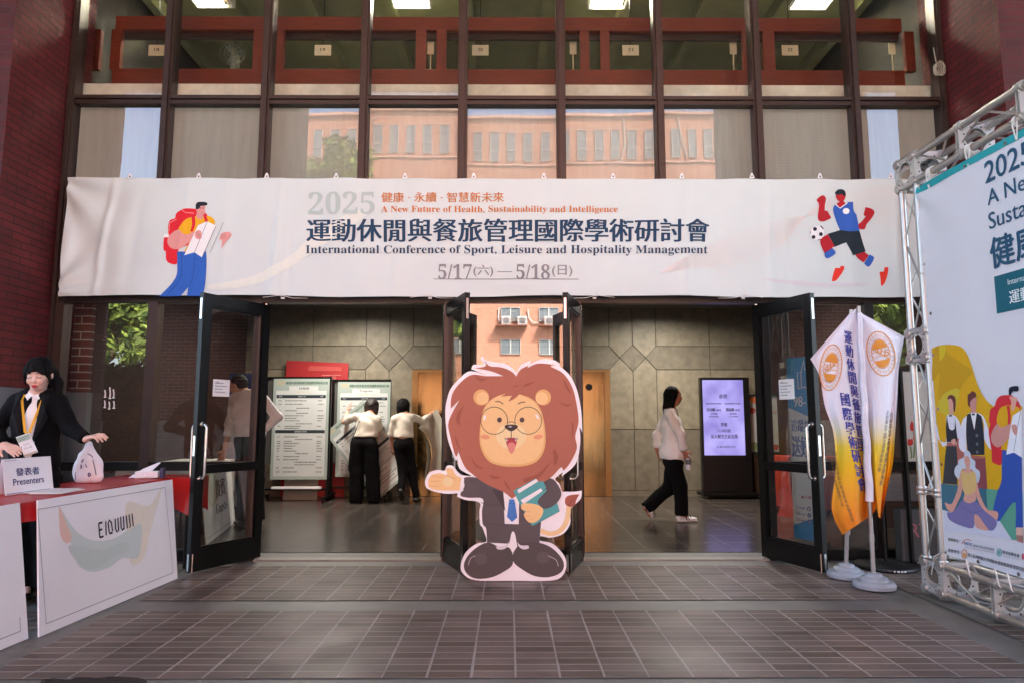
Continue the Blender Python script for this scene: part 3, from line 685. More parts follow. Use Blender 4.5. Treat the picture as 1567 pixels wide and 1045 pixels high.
# ------------------------------------------------------------------ the four open door leaves
WHITEP = mat('white_paper', (.78, .78, .78), .6, 0, .04, 20)
def door(name, hinge, near, label, notice=None):
    h = Vector((*hinge, 0)); e = Vector((*near, 0)); d = (e - h); L_ = d.length; d.normalize()
    n = Vector((-d.y, d.x, 0))
    if n.dot(Vector((0, -6.1, 0)) - h) < 0: n = -n
    z = Vector((0, 0, 1)); t = thing(name, (h.x, h.y, .015), label, 'door', 'open glass entrance doors')
    def bar(mb, a, b_, z0, z1, th=.0225): mb.obox(h + d * ((a + b_) / 2) + z * ((z0 + z1) / 2), d, n, z, (b_ - a) / 2, th, (z1 - z0) / 2)
    mb = MB(); bar(mb, 0, .075, .02, 2.235); bar(mb, L_ - .08, L_, .02, 2.235)
    bar(mb, .075, L_ - .08, 2.135, 2.235, .0215); bar(mb, .075, L_ - .08, .02, .19, .0215); bar(mb, .075, L_ - .08, .775, .845, .0215)
    for a, b_, z0, z1 in ((.075, L_ - .08, 2.118, 2.135), (.075, L_ - .08, .19, .205), (.075, .09, .205, .775), (L_ - .095, L_ - .08, .205, .775), (.075, .09, .845, 2.118), (L_ - .095, L_ - .08, .845, 2.118)): bar(mb, a, b_, z0, z1, .012)
    mb.build('door_frame', BLACKM, t, bevel=.003)
    for z0, z1 in ((.205, .775), (.845, 2.118)):
        q = [h + d * a + z * zz for a, zz in ((.09, z0), (L_ - .095, z0), (L_ - .095, z1), (.09, z1))]
        MB().add(q, [(0, 1, 2, 3)]).build('glass_pane', GLASSD, t, recalc=False)
    for s in (1, -1):
        c = h + d * (L_ - .045); o_ = n * s
        pts = [c + o_ * .022 + z * .74]
        for k in range(5): a = k / 4 * math.pi / 2; pts.append(c + o_ * (.045 + .035 * math.sin(a)) + z * (.775 - .035 * math.cos(a)))
        for k in range(5): a = k / 4 * math.pi / 2; pts.append(c + o_ * (.045 + .035 * math.cos(a)) + z * (1.135 + .035 * math.sin(a)))
        pts.append(c + o_ * .022 + z * 1.17)
        pts = [p - d * 0.0 for p in pts]
        m_ = MB().tube(pts, .011, 10)
        for zz in (.74, 1.17): m_.lathe(c + o_ * .0225 + z * zz, [(0, .008), (.02, .006), (.022, 0)], 14, tuple(o_))
        m_.build('pull_handle', STEEL, t)
    mb = MB()                                                    # flush bolts in the free edge
    for z0, z1 in ((2.02, 2.19), (.03, .16)):
        mb.obox(h + d * (L_ + .001) + z * ((z0 + z1) / 2), d, n, z, .0015, .010, (z1 - z0) / 2)
        for zz in (z0 + .02, z1 - .02, (z0 + z1) / 2): mb.lathe(h + d * (L_ + .0026) + z * zz, [(0, .0012), (.004, .001), (.005, 0)], 8, tuple(d))
    mb.obox(h + d * (L_ + .001) + z * 1.0, d, n, z, .0015, .010, .08)
    mb.tube([h + d * (L_ - .02) + n * .0235 + z * .16, h + d * (L_ - .02) + n * .0235 + z * .012], .007, 8)
    mb.build('flush_bolt', STEEL, t)
    mb = MB()
    for zz in (.02, 2.235): mb.lathe(h + d * .03 + z * zz, [(.018, -.012), (.018, .012)], 12); 
    mb.build('pivot', STEEL, t)
    if notice:
        a0, a1, z0, z1, lines = notice
        q0 = h + d * a0 + n * .003; sfn = Surf(h + n * .002, d if d.cross(z).dot(n) > 0 else -d)
        ss = sorted(((h + d * a0 - sfn.o).dot(sfn.s), (h + d * a1 - sfn.o).dot(sfn.s)))
        mb = MB(); sfn.poly(mb, [(ss[0], z0), (ss[1], z0), (ss[1], z1), (ss[0], z1)], WHITEP, .001, px=False)
        sfn.bars(mb, ss[0] + .02, z1 - .02, ss[1] - .02, z0 + .02, lines, ink('#8b8b8b'), .002, 4, .3, px=False)
        sfn.text(mb, '公告', ss[0] + .02, z1 - .015, ss[0] + .06, z1 - .035, ink('#55504c'), .0025, px=False)
        mb.build('paper_notice', None, t)
    return t
door('glass_door', (-2.185, .06), (-2.505, -.585), 'open glass door on the far left, with a small white notice and the man in white seen through it', (.40, .57, 1.40, 1.54, 4))
door('glass_door', (-.575, .06), (-.335, -.60), 'open glass door left of the lion cutout, half hidden by it')
door('glass_door', (.65, .06), (.462, -.61), 'open glass door right of the lion cutout, half hidden by it')
door('glass_door', (2.245, .06), (2.485, -.60), 'open glass door on the right beside the flags, with a white notice', (.28, .46, 1.38, 1.55, 5))
mb = MB()
o = thing('threshold_strip', (0, .05, 0), 'worn pale threshold strip under the doors', 'threshold')
MB().box(-2.2, 2.26, -.03, .09, -.02, .008).build('strip', mat('threshold_stone', hexc('#8a857b'), .5, 0, .2, 5, .1, 60), o)

# ------------------------------------------------------------------ the long banner
def hsh(x): return math.sin(x * 12.9898) * 43758.5453 % 1.0
CREASE = [(-3.62, .022, .035, .35), (-3.35, -.010, .06, .3), (-2.93, .007, .03, .2), (-2.55, .006, .05, 0), (-2.08, .02, .03, .1), (-1.95, -.006, .04, 0), (-1.55, .005, .04, 0), (-1.0, .006, .03, .1), (-.35, .004, .05, 0), (.4, .006, .04, 0), (1.0, .005, .04, 0), (1.62, .014, .03, .1), (1.9, -.005, .05, 0), (2.35, .015, .03, .1), (2.5, .005, .03, 0), (3.1, .006, .04, 0), (3.5, .010, .035, 0)]
BT, BB = 3.378, 2.294
def ban_disp(s, t):
    v = (t - BB) / (BT - BB); d = 0.0
    for c, a, w_, sl in CREASE:
        x = s - c - sl * (v - .5) * .35 - .01 * math.sin(v * 5 + c); d += a * math.exp(-(x / w_) ** 2) * (.35 + .65 * math.sin(math.pi * min(1, max(0, v * .9 + .1))))
    d += .004 * math.sin(s * 9.1 + v * 2.2) + .003 * math.sin(s * 17.3 - v * 4.1) + .0025 * math.sin(s * 5.1 + v * 9.7)
    e = s + 4.05                                                 # gathers drawn to the left corners
    if e < .9:
        ang = math.atan2(v * 1.1, e + .05); d += .016 * math.sin(ang * 11) * (1 - e / .9) * min(1, e * 8)
        ang = math.atan2((1 - v) * 1.1, e + .05); d += .018 * math.sin(ang * 9 + 1) * (1 - e / .9) * min(1, e * 8)
    return d
BAN = Surf((0, -.11, 0), (1, 0, 0), (0, 0, 1), ban_disp)
ban = thing('event_banner', (0, -.11, BB), 'long white event banner lettered in Chinese and English, strung across the entrance', 'banner')
VINYL = mat('banner_vinyl', hexc('#d0dad9'), .5, 0, .03, 2, .06, 300)
def bedge(u, v):
    s = -3.985 + u * 7.69; e = .5 - .5 * math.cos(u * 7.69 / .616 * 2 * math.pi)
    tt = BB + v * (BT - BB) - .006 * e * v + (1 - v) * (.008 * math.sin(s * 1.7) + .004 * math.sin(s * 5))
    return BAN.at(s, tt, 0)
g = MB().grid(bedge, 520, 64); g.build('banner_cloth', VINYL, ban, recalc=False)
art = MB()
# pale swooshes and net lines
GR1 = ink('#dfe3da'); NETC = ink('#dcd5d2')
BAN.poly(art, [(320, 437), (380, 425), (440, 395), (480, 360), (520, 335), (545, 322), (560, 330), (500, 372), (440, 412), (385, 437), (330, 444)], GR1, .001, smooth=3)
for k in range(13):
    f = k / 12
    BAN.line(art, [(1010 + 14 * f, 418 - 10 * f), (1100 - 10 * f, 405 - 30 * f), (1180, 370 - 46 * f + 18), (1260, 318 - 10 + 22 * f), (1370, 285 + 62 * f)], .8, NETC, .001, smooth=4)
for k in range(9):
    f = k / 8; BAN.line(art, [(1070 + 150 * f, 395 - 55 * f), (1110 + 140 * f, 420 - 60 * f)], .8, NETC, .0012)
BAN.poly(art, [(1165, 427), (1215, 430), (1265, 434), (1310, 433), (1330, 436), (1270, 440), (1200, 434)], ink('#d3d0d6'), .001, smooth=3)
# hiker
c4 = lambda *a: [(80 + p[0] / 3.9175, 260 + p[1] / 3.9175) + tuple(p[2:]) for p in a]
RED, YEL, BLU, SKIN, INKN, WHT = ink('#dd2433'), ink('#e8ae1f'), ink('#2f63bd'), ink('#dd9a95'), ink('#1c2530'), ink('#f2f0f4')
BAN.poly(art, c4((860, 236), (790, 236), (745, 262), (735, 292), (705, 305), (695, 350), (697, 400), (672, 410), (668, 480), (682, 492), (682, 535), (700, 560), (750, 563), (760, 480), (830, 440), (860, 330), (930, 310), (935, 280), (905, 250)), RED, .002, smooth=4)
BAN.poly(art, c4((674, 388, 1), (700, 388, 1), (703, 407, 1), (672, 407, 1)), WHT, .003)
BAN.line(art, c4((775, 240), (800, 258), (850, 262)), 1, ink('#f0a0a0'), .003); BAN.line(art, c4((700, 370), (705, 320), (745, 298)), 1, ink('#f0a0a0'), .003)
BAN.poly(art, c4((835, 285), (790, 310), (752, 375), (800, 390), (830, 420), (790, 492, 1), (860, 495, 1), (900, 420), (975, 330), (955, 285), (900, 278)), YEL, .0035, smooth=4)
BAN.poly(art, c4((750, 492, 1), (925, 492, 1), (928, 560), (918, 690), (900, 758, 1), (808, 758, 1), (815, 705, 1), (768, 758, 1), (642, 760, 1), (738, 650), (750, 560)), BLU, .003, smooth=4)
BAN.line(art, c4((775, 495), (770, 640), (690, 750)), .7, ink('#1d3f85'), .0042, smooth=4); BAN.line(art, c4((860, 500), (845, 640), (822, 690)), .7, ink('#1d3f85'), .0042, smooth=4)
BAN.poly(art, c4((868, 262), (905, 240), (918, 262), (912, 270), (903, 290), (888, 300), (866, 285)), SKIN, .0045, smooth=4)
BAN.poly(art, c4((868, 212), (914, 214), (917, 240), (915, 265), (890, 272), (868, 258)), SKIN, .005, smooth=4)
BAN.poly(art, c4((862, 240, 1), (861, 212), (876, 196), (915, 196), (931, 203), (928, 216), (890, 220, 1), (882, 236, 1)), INKN, .0055, smooth=4)
for x in (890, 905): BAN.disc(art, *c4((x, 232))[0], .8, 1.0, INKN, .006)
BAN.line(art, c4((893, 261), (908, 262)), .6, ink('#b04040'), .006)
BAN.poly(art, c4((755, 362), (800, 392), (850, 372), (880, 362), (897, 385), (888, 420), (830, 432), (770, 475), (715, 472), (692, 435), (705, 395)), SKIN, .0055, smooth=4)
BAN.poly(art, c4((835, 283, 1), (856, 280, 1), (858, 330), (845, 372, 1), (828, 372, 1), (838, 330)), RED, .005, smooth=3); BAN.poly(art, c4((905, 268, 1), (925, 275, 1), (938, 315, 1), (918, 315, 1)), RED, .005)
BAN.poly(art, c4((875, 335, 1), (932, 312, 1), (985, 338, 1), (900, 528, 1), (855, 498, 1), (792, 514, 1)), WHT, .006)
BAN.line(art, c4((932, 314), (856, 498)), .7, ink('#6d7078'), .0065); BAN.line(art, c4((983, 340), (905, 525)), .7, ink('#6d7078'), .0065); BAN.line(art, c4((1027, 318), (948, 500)), .7, ink('#6d7078'), .0065)
BAN.poly(art, c4((862, 372), (892, 368), (898, 410), (880, 420), (858, 405)), SKIN, .007, smooth=4)
for k in range(3): BAN.line(art, c4((866 + 4 * k, 378 + 10 * k), (893, 398 + 8 * k)), .5, ink('#a76a66'), .0075)
BAN.poly(art, c4((1008, 400), (1020, 382), (1055, 374), (1074, 388), (1062, 412), (1038, 440), (1016, 480, 1), (1020, 430), (1006, 422)), SKIN, .006, smooth=4)
for k in range(3): BAN.line(art, c4((1012, 396 + 8 * k), (1040, 388 + 10 * k)), .5, ink('#a76a66'), .0065)
# footballer
c6 = lambda *a: [(1080 + p[0] / 4.609, 260 + p[1] / 4.609) + tuple(p[2:]) for p in a]
CRI, JER, NAVY, SHOE = ink('#b5202b'), ink('#3460b8'), ink('#1d2a33'), ink('#e6392a')
BAN.poly(art, c6((780, 215), (822, 183), (846, 205), (838, 250), (836, 292, 1), (855, 292, 1), (884, 343, 1), (830, 368), (793, 362), (786, 330), (795, 250)), CRI, .003, smooth=4)
BAN.poly(art, c6((922, 175), (985, 165), (986, 200), (975, 225), (1000, 240, 1), (945, 268, 1), (922, 240, 1), (945, 225), (928, 212)), CRI, .003, smooth=4)
BAN.poly(art, c6((912, 165), (935, 140), (970, 140), (987, 160), (984, 190), (960, 172), (930, 178)), NAVY, .0035, smooth=4)
BAN.poly(art, c6((915, 242, 1), (945, 268), (1000, 230, 1), (1038, 228, 1), (1042, 290), (1062, 318, 1), (1078, 400), (1082, 432, 1), (1020, 438), (945, 426, 1), (915, 350), (897, 280)), JER, .0035, smooth=4)
BAN.line(art, c6((915, 245), (948, 272), (1000, 235)), 1.6, WHT, .004); BAN.disc(art, *c6((990, 293))[0], 5, 4.6, WHT, .004)
BAN.poly(art, c6((1126, 265, 1), (1172, 278), (1190, 305), (1165, 350), (1135, 385), (1120, 420), (1085, 420), (1074, 390), (1100, 365), (1128, 330, 1), (1112, 322, 1)), CRI, .004, smooth=4)
BAN.poly(art, c6((945, 428, 1), (1082, 430, 1), (1105, 510), (1128, 578, 1), (1035, 607, 1), (1012, 560), (988, 515, 1), (910, 545, 1), (858, 455, 1)), NAVY, .0032, smooth=4)
BAN.poly(art, c6((858, 458, 1), (910, 545, 1), (888, 550, 1), (915, 580, 1), (840, 600, 1), (805, 520), (815, 485)), CRI, .003, smooth=4)
BAN.poly(art, c6((835, 590, 1), (890, 555, 1), (915, 585), (900, 605), (858, 627), (840, 615)), JER, .0045, smooth=3)
BAN.poly(art, c6((1050, 600, 1), (1118, 580, 1), (1150, 605, 1), (1115, 655, 1), (1075, 630)), CRI, .003, smooth=3)
BAN.poly(art, c6((1155, 600, 1), (1187, 620), (1165, 670), (1145, 685), (1117, 662, 1)), JER, .004, smooth=3)
BAN.poly(art, c6((888, 780), (900, 730), (912, 695, 1), (945, 695, 1), (950, 680, 1), (975, 685), (965, 720), (920, 780), (892, 788)), SHOE, .003, smooth=3)
BAN.poly(art, c6((1225, 722, 1), (1255, 720, 1), (1258, 690, 1), (1284, 690, 1), (1280, 740), (1260, 800), (1238, 820), (1232, 770)), SHOE, .003, smooth=3)
bx, by = c6((782, 450))[0]
BAN.disc(art, bx, by, 10.5, 10.8, WHT, .003)
for x, y, r_ in ((766, 422, 3.4), (808, 458, 3.4), (757, 478, 3.2)):
    p_ = c6((x, y))[0]; BAN.poly(art, [(p_[0] + r_ * math.cos(a), p_[1] + r_ * math.sin(a)) for a in [2 * math.pi * i / 5 + x for i in range(5)]], ink('#1b1e33'), .0036)
BAN.line(art, c6((805, 400), (826, 422)), 1.8, ink('#1b1e33'), .0036); BAN.line(art, c6((735, 435), (734, 455)), .8, ink('#1b1e33'), .0036); BAN.line(art, c6((785, 500), (808, 494)), 1, ink('#1b1e33'), .0036)
art.build('printed_figures', None, ban, recalc=False)
# lettering
c5 = lambda x, y: (450 + x / 2.4108, 260 + y / 2.4108)
let = MB()
def bt(s, x0, y0, x1, y1, col, **k):
    a = c5(x0, y0); b_ = c5(x1, y1); BAN.text(let, s, a[0], a[1], b_[0], b_[1], col, **k)
NAV = ink('#23425e'); ORG = ink('#c9763a'); GRY = ink('#8b8a8e'); PALE = ink('#b4c4c0')
bt(serif('2025'), 52, 82, 298, 165, PALE)
bt('健康 · 永續 · 智慧新未來', 323, 84, 774, 121, ORG, bold=.012, boldy=.004)
bt(serif('A New Future of Health, Sustainability and Intelligence'), 321, 134, 1194, 164, ORG)
bt('運動休閒與餐旅管理國際學術研討會', 48, 182, 1531, 267, NAV, bold=.03, boldy=.004)
bt(serif('International Conference of Sport, Leisure and Hospitality Management'), 43, 279, 1526, 318, NAV)
bt(serif('5/17'), 532, 349, 656, 405, GRY); bt('(六)', 662, 352, 734, 396, GRY, bold=.012)
bt(serif('5/18'), 820, 349, 944, 405, GRY); bt('(日)', 952, 352, 1026, 396, GRY, bold=.012)
BAN.line(let, [c5(750, 377), c5(804, 377)], 1.0, GRY, .003); BAN.line(let, [c5(515, 404), c5(1050, 404)], 1.2, GRY, .003)
let.build('banner_lettering', None, ban, recalc=False)
mb = MB()
for px in (200, 305, 409, 515, 620, 725, 832, 938, 1043, 1150, 1254, 1362):
    p = oy(px, 273, -.115); s = .024
    mb.m(mat('white_plastic', (.78, .78, .78), .4, var=0)).slab([(p.x - s, -.126, p.z - .006), (p.x + s, -.126, p.z - .006), (p.x + .008, -.126, p.z + .042), (p.x - .008, -.126, p.z + .042)], (0, -.004, 0))
    mb.m(BLACKM).lathe((p.x, -.1302, p.z + .010), [(0, .001), (.007, .001), (.007, 0)], 10, (0, -1, 0))
mb.build('eyelet_tabs', None, ban)
for px, d in ((430, 1), (655, 1), (913, -1), (1140, -1)):
    p = oy(px, 453, -.12); mb = MB()
    mb.tube([(p.x - .16 * d, -.12, p.z - .015), (p.x, -.125, p.z + .004), (p.x + .10 * d, -.12, p.z - .02), (p.x + .22 * d, -.06, p.z - .012)], .003, 6)
    mb.tube([(p.x + .012 * math.cos(a), -.13, p.z + .008 + .014 * math.sin(a)) for a in [2 * math.pi * i / 12 for i in range(12)]], .003, 6, closed=True)
    mb.box(p.x + .02 * d - .015, p.x + .02 * d + .015, -.135, -.12, p.z - .03, p.z - .015)
    mb.build('tie_string', mat('string_white', (.7, .68, .64), .7), ban)

# ------------------------------------------------------------------ lion cutout standing before the centre pane
LY = -.80
LI = Surf((0, LY, 0), (1, 0, 0))
lion = thing('lion_standee', (LI.at(*LI.st(785, 888))[0], LY, 0), 'white edged cutout of a cartoon lion in dark suit holding teal books', 'cutout')
cl = lambda *a: [(640 + p[0] / 2.614, 520 + p[1] / 2.6125) + tuple(p[2:]) for p in a]
outline = [(258, 70, 1), (272, 88), (310, 94), (352, 102), (380, 122), (394, 138, 1), (405, 112), (428, 96), (450, 88, 1), (448, 102, 1), (490, 84), (540, 86), (566, 100, 1), (565, 110, 1), (605, 145), (635, 205), (652, 290), (657, 375, 1), (645, 352, 1), (648, 420), (630, 500), (575, 550, 1), (578, 535), (548, 560), (565, 580), (575, 610), (590, 612), (625, 612), (655, 608, 1), (650, 640), (620, 670), (608, 690), (608, 740), (580, 780), (530, 796), (490, 790), (488, 808), (540, 822), (585, 870), (592, 915), (570, 955), (520, 968), (375, 968), (230, 966), (180, 940), (170, 905), (190, 855), (235, 820), (272, 812), (262, 770), (255, 752, 1), (246, 740), (245, 690), (245, 655), (190, 645), (155, 632, 1), (158, 618, 1), (110, 620), (60, 610), (32, 595), (28, 565), (45, 535), (80, 525), (105, 528), (115, 508), (140, 510), (155, 530), (175, 545), (212, 548), (165, 520), (155, 470, 1), (150, 485), (120, 410), (110, 340), (108, 285, 1), (113, 250), (130, 200), (170, 155), (210, 130), (280, 150, 1), (228, 128, 1), (212, 122, 1), (222, 105), (260, 105), (250, 80)]
pts3 = [LI.at(*LI.st(*p)) for p in smooth_loop(cl(*outline), 4)]
zmin = min(p.z for p in pts3); LI.o.z -= 0
pts3 = [p + Vector((0, 0, -zmin + .004)) for p in pts3]
BOARD = mat('foam_board_white', hexc('#efeef2'), .45, 0, .02)
MB().slab(pts3, (0, .012, 0)).build('board', BOARD, lion)
LI.o.z += -zmin + .004
class LSurf(Surf):
    def st(self, px, py):
        p = hit(px, py, (0, LY, 0), (0, 1, 0)); return p.x, p.z
LI = LSurf((0, LY, -zmin + .004), (1, 0, 0))
lp = MB()
MANE, MANE2, FACE, FACE2, SUIT, SUIT2, TEAL, BLUET, PINK = [ink(h) for h in ('#ae6c59', '#9b5c4b', '#efc88f', '#f6d8a6', '#5d5658', '#4c4648', '#5ba9a8', '#4d80c4', '#dd8d83')]
mane = [(262, 85, 1), (285, 110), (330, 115), (370, 130), (392, 152, 1), (408, 125), (440, 108, 1), (437, 118, 1), (480, 100), (550, 106, 1), (530, 112), (580, 140), (618, 200), (638, 290), (640, 340), (628, 390), (634, 440), (605, 500), (580, 528, 1), (570, 515), (530, 555), (470, 590), (420, 610), (375, 640, 1), (340, 612), (270, 580), (215, 540), (185, 510), (160, 450, 1), (150, 470), (128, 390), (122, 330), (165, 245, 1), (130, 280, 1), (135, 225), (170, 175), (215, 145), (270, 150), (340, 150, 1), (290, 130), (225, 118, 1), (270, 110)]
# suit first, mane over it
LI.poly(lp, cl((185, 555), (260, 560), (330, 590), (400, 620), (480, 580), (530, 558), (560, 590), (572, 625), (545, 665), (500, 690), (490, 750), (485, 820, 1), (390, 820, 1), (376, 770, 1), (366, 820, 1), (275, 815, 1), (272, 760), (258, 740), (255, 690), (258, 640), (200, 636), (168, 625), (185, 590)), SUIT, .001, smooth=4)
LI.poly(lp, cl((340, 612, 1), (405, 612, 1), (402, 742, 1), (346, 740, 1)), ink('#f3f1f4'), .002)
LI.poly(lp, cl((364, 642, 1), (384, 642, 1), (388, 658, 1), (396, 715, 1), (375, 733, 1), (355, 712, 1), (362, 658, 1)), BLUET, .003)
LI.line(lp, cl((362, 658), (388, 658)), 1, ink('#3a67a5'), .0034)
LI.poly(lp, cl((295, 600, 1), (340, 612, 1), (348, 690, 1), (318, 640, 1)), SUIT2, .0025); LI.poly(lp, cl((405, 615, 1), (440, 600, 1), (430, 640, 1), (403, 690, 1)), SUIT2, .0025)
LI.line(lp, cl((250, 655), (300, 668), (330, 660)), .8, SUIT2, .003, smooth=3); LI.line(lp, cl((262, 740), (350, 745)), .8, SUIT2, .003)
LI.poly(lp, cl((372, 780, 1), (380, 770), (388, 785), (396, 830, 1), (378, 858, 1), (362, 828, 1)), ink('#f3f1f4'), .0035, smooth=3)
# shoes
for pts in ([(275, 815), (320, 830), (370, 840), (378, 900), (345, 930), (290, 955), (225, 958), (188, 930), (186, 890), (220, 845)], [(395, 820), (440, 812), (500, 820), (545, 845), (580, 890), (575, 930), (530, 952), (470, 950), (420, 925), (380, 890), (384, 840)]):
    LI.poly(lp, cl(*pts), ink('#57504f'), .002, smooth=5)
LI.poly(lp, cl((310, 830, 1), (345, 828), (362, 812, 1), (358, 830), (340, 842), (318, 842)), ink('#d9d7dc'), .003, smooth=3); LI.poly(lp, cl((396, 812, 1), (410, 826), (440, 826, 1), (442, 838), (420, 842), (402, 830)), ink('#d9d7dc'), .003, smooth=3)
LI.line(lp, cl((200, 905), (210, 878), (228, 868)), 1.0, ink('#bdb9ba'), .003, smooth=3); LI.line(lp, cl((520, 868), (552, 885), (560, 910)), 1.0, ink('#bdb9ba'), .003, smooth=3)
LI.disc(lp, *cl((250, 880))[0], 10, 9, ink('#615a59'), .0026); LI.disc(lp, *cl((500, 875))[0], 10, 9, ink('#615a59'), .0026)
# tail
LI.line(lp, cl((490, 768), (530, 780), (570, 765), (595, 725), (602, 670)), 7.5, ink('#eccf9b'), .0012, smooth=5)
LI.poly(lp, cl((588, 660), (590, 635), (610, 625), (645, 622, 1), (632, 645), (625, 668), (605, 672)), ink('#a5604f'), .002, smooth=4)
LI.line(lp, cl((600, 668), (612, 650), (628, 640)), .7, ink('#86483a'), .0026, smooth=3)
LI.poly(lp, cl(*mane), MANE, .004, smooth=4)
for pts in ([(152, 330), (158, 300), (185, 262), (170, 300), (165, 345)], [(580, 160), (600, 195), (612, 225), (590, 195)], [(560, 250), (590, 262), (615, 262), (590, 272)], [(375, 190), (420, 185), (470, 170), (420, 195)], [(225, 150), (258, 160), (280, 158), (250, 172)], [(148, 385), (162, 425), (170, 445), (152, 420)], [(420, 560), (480, 540), (530, 490), (490, 550), (440, 580)], [(345, 565), (362, 590), (368, 605), (350, 590)], [(540, 440), (560, 470), (545, 510)], [(210, 470), (230, 500), (262, 520), (230, 512)], [(285, 545), (330, 555), (300, 560)], [(615, 330), (622, 360), (615, 400)]):
    LI.poly(lp, cl(*pts), MANE2, .0046, smooth=3)
# ears, face
for x, y, r in ((252, 235, 1), (500, 235, -1)):
    LI.disc(lp, *cl((x, y))[0], 12, 12.2, ink('#e0b277'), .005); LI.disc(lp, *cl((x + 6 * r, y + 4))[0], 9.5, 9.6, FACE, .0055)
LI.poly(lp, cl((370, 218), (330, 225), (290, 245), (262, 280), (250, 330), (245, 400), (255, 450), (285, 492), (330, 508), (375, 512), (430, 508), (475, 490), (502, 450), (510, 400), (503, 330), (488, 280), (460, 245), (415, 225)), ink('#e3b679'), .006, smooth=5)
LI.poly(lp, cl((370, 220), (330, 227), (292, 247), (266, 280), (254, 330), (250, 395), (260, 442), (290, 484), (332, 499), (375, 502), (428, 499), (470, 482), (496, 442), (503, 395), (497, 330), (482, 280), (456, 247), (413, 227)), FACE, .0066, smooth=5)
LI.poly(lp, cl((365, 212, 1), (398, 190), (425, 185, 1), (410, 215), (385, 240), (360, 252, 1), (375, 228, 1), (330, 232, 1)), MANE, .0072, smooth=3)
LI.disc(lp, *cl((372, 390))[0], 23, 20, FACE2, .0072)
for x in (268, 480): LI.disc(lp, *cl((x, 393))[0], 7, 3.6, ink('#e3a07c'), .0072, rot=.1 if x < 300 else -.15)
for x, s in ((325, 1), (415, -1)): LI.disc(lp, *cl((x, 325))[0], 3.7, 3.9, ink('#5b4848'), .008)
for x in (304, 440): LI.ring(lp, *cl((x, 328))[0], 20.5, 20.8, 1.0, ink('#5e544d'), .009)
LI.line(lp, cl((357, 338), (372, 332), (387, 338)), 1.0, ink('#5e544d'), .009, smooth=3)
LI.disc(lp, *cl((266, 316))[0], 1.9, 4.2, ink('#fffdf8'), .009, rot=.3); LI.disc(lp, *cl((476, 312))[0], 1.9, 4.2, ink('#fffdf8'), .009, rot=-.6)
LI.line(lp, cl((308, 252), (325, 252), (340, 262)), 1.5, ink('#7d5a45'), .009, smooth=3); LI.line(lp, cl((398, 262), (412, 255), (428, 254)), 1.5, ink('#7d5a45'), .009, smooth=3)
LI.poly(lp, cl((346, 348), (372, 343), (398, 348), (390, 362), (372, 370), (354, 362)), ink('#4a3d3d'), .009, smooth=4); LI.disc(lp, *cl((368, 352))[0], 3, 1.1, ink('#b9b3b3'), .0095)
LI.line(lp, cl((372, 368), (372, 398)), 1.2, ink('#4a3d3d'), .009)
LI.poly(lp, cl((350, 400), (372, 397), (394, 400), (388, 435), (374, 460), (360, 440)), ink('#b34a52'), .009, smooth=4); LI.poly(lp, cl((358, 424), (374, 414), (388, 424), (385, 445), (374, 459), (363, 445)), PINK, .0094, smooth=4)
for x in (354, 390): LI.poly(lp, cl((x - 5, 400, 1), (x + 5, 400, 1), (x, 412, 1)), ink('#f8f4ee'), .0097)
LI.line(lp, cl((346, 396), (352, 404), (372, 398), (392, 404), (398, 396)), 1.0, ink('#4a3d3d'), .0099, smooth=3)
# raised paw, books and paw on them
LI.poly(lp, cl((175, 560), (150, 545), (135, 520), (112, 520), (115, 545), (85, 538), (50, 548), (40, 575), (48, 598), (90, 606), (140, 606), (168, 606), (178, 585)), FACE, .003, smooth=5)
LI.disc(lp, *cl((118, 572))[0], 8, 7.6, FACE2, .0036)
for a, b_ in (((48, 572), (88, 568)), ((45, 588), (85, 592)), ((60, 550), (95, 555))): LI.line(lp, cl(a, b_), .7, ink('#d3a266'), .004)
LI.line(lp, cl((112, 545), (130, 555), (150, 560)), .7, ink('#d3a266'), .004, smooth=3)
LI.poly(lp, cl((172, 560, 1), (184, 560, 1), (180, 608, 1), (164, 616, 1)), ink('#f3f1f4'), .004)
LI.poly(lp, cl((455, 745, 1), (550, 655, 1), (566, 690, 1), (460, 748, 1)), ink('#4a9796'), .005)
LI.poly(lp, cl((380, 608, 1), (470, 558, 1), (480, 572, 1), (498, 568, 1), (512, 596, 1), (430, 660, 1), (410, 668, 1)), TEAL, .0055)
LI.poly(lp, cl((396, 605, 1), (472, 560, 1), (480, 570, 1), (402, 618, 1)), ink('#f3f1f4'), .006); LI.poly(lp, cl((410, 645, 1), (490, 598, 1), (498, 608, 1), (420, 662, 1)), ink('#f3f1f4'), .006)
LI.poly(lp, cl((410, 668, 1), (512, 600, 1), (520, 640, 1), (555, 655, 1), (566, 690, 1), (455, 748, 1)), TEAL, .0058)
LI.poly(lp, cl((478, 648), (520, 600), (535, 560), (562, 590), (572, 625), (548, 662), (505, 680)), SUIT, .0066, smooth=4)
LI.poly(lp, cl((415, 660), (440, 658), (480, 665), (500, 685), (490, 715), (465, 735), (440, 732), (422, 705), (430, 690), (412, 680)), FACE, .0072, smooth=4)
for a, b_ in (((428, 690), (450, 692)), ((430, 708), (452, 708)), ((442, 726), (460, 718))): LI.line(lp, cl(a, b_), .7, ink('#d3a266'), .0078)
lp.build('printed_lion', None, lion, recalc=False)
sx = lion.location.x
mb = MB(); mb.slab([(sx - .01, LY + .0125, .004), (sx - .01, LY + .36, .004), (sx - .01, LY + .0125, .9)], (.008, 0, 0)).slab([(sx - .25, LY + .014, .003), (sx + .25, LY + .014, .003), (sx + .2, LY + .3, .003), (sx - .2, LY + .3, .003)], (0, 0, .004)); mb.build('support_strut', BOARD, lion)
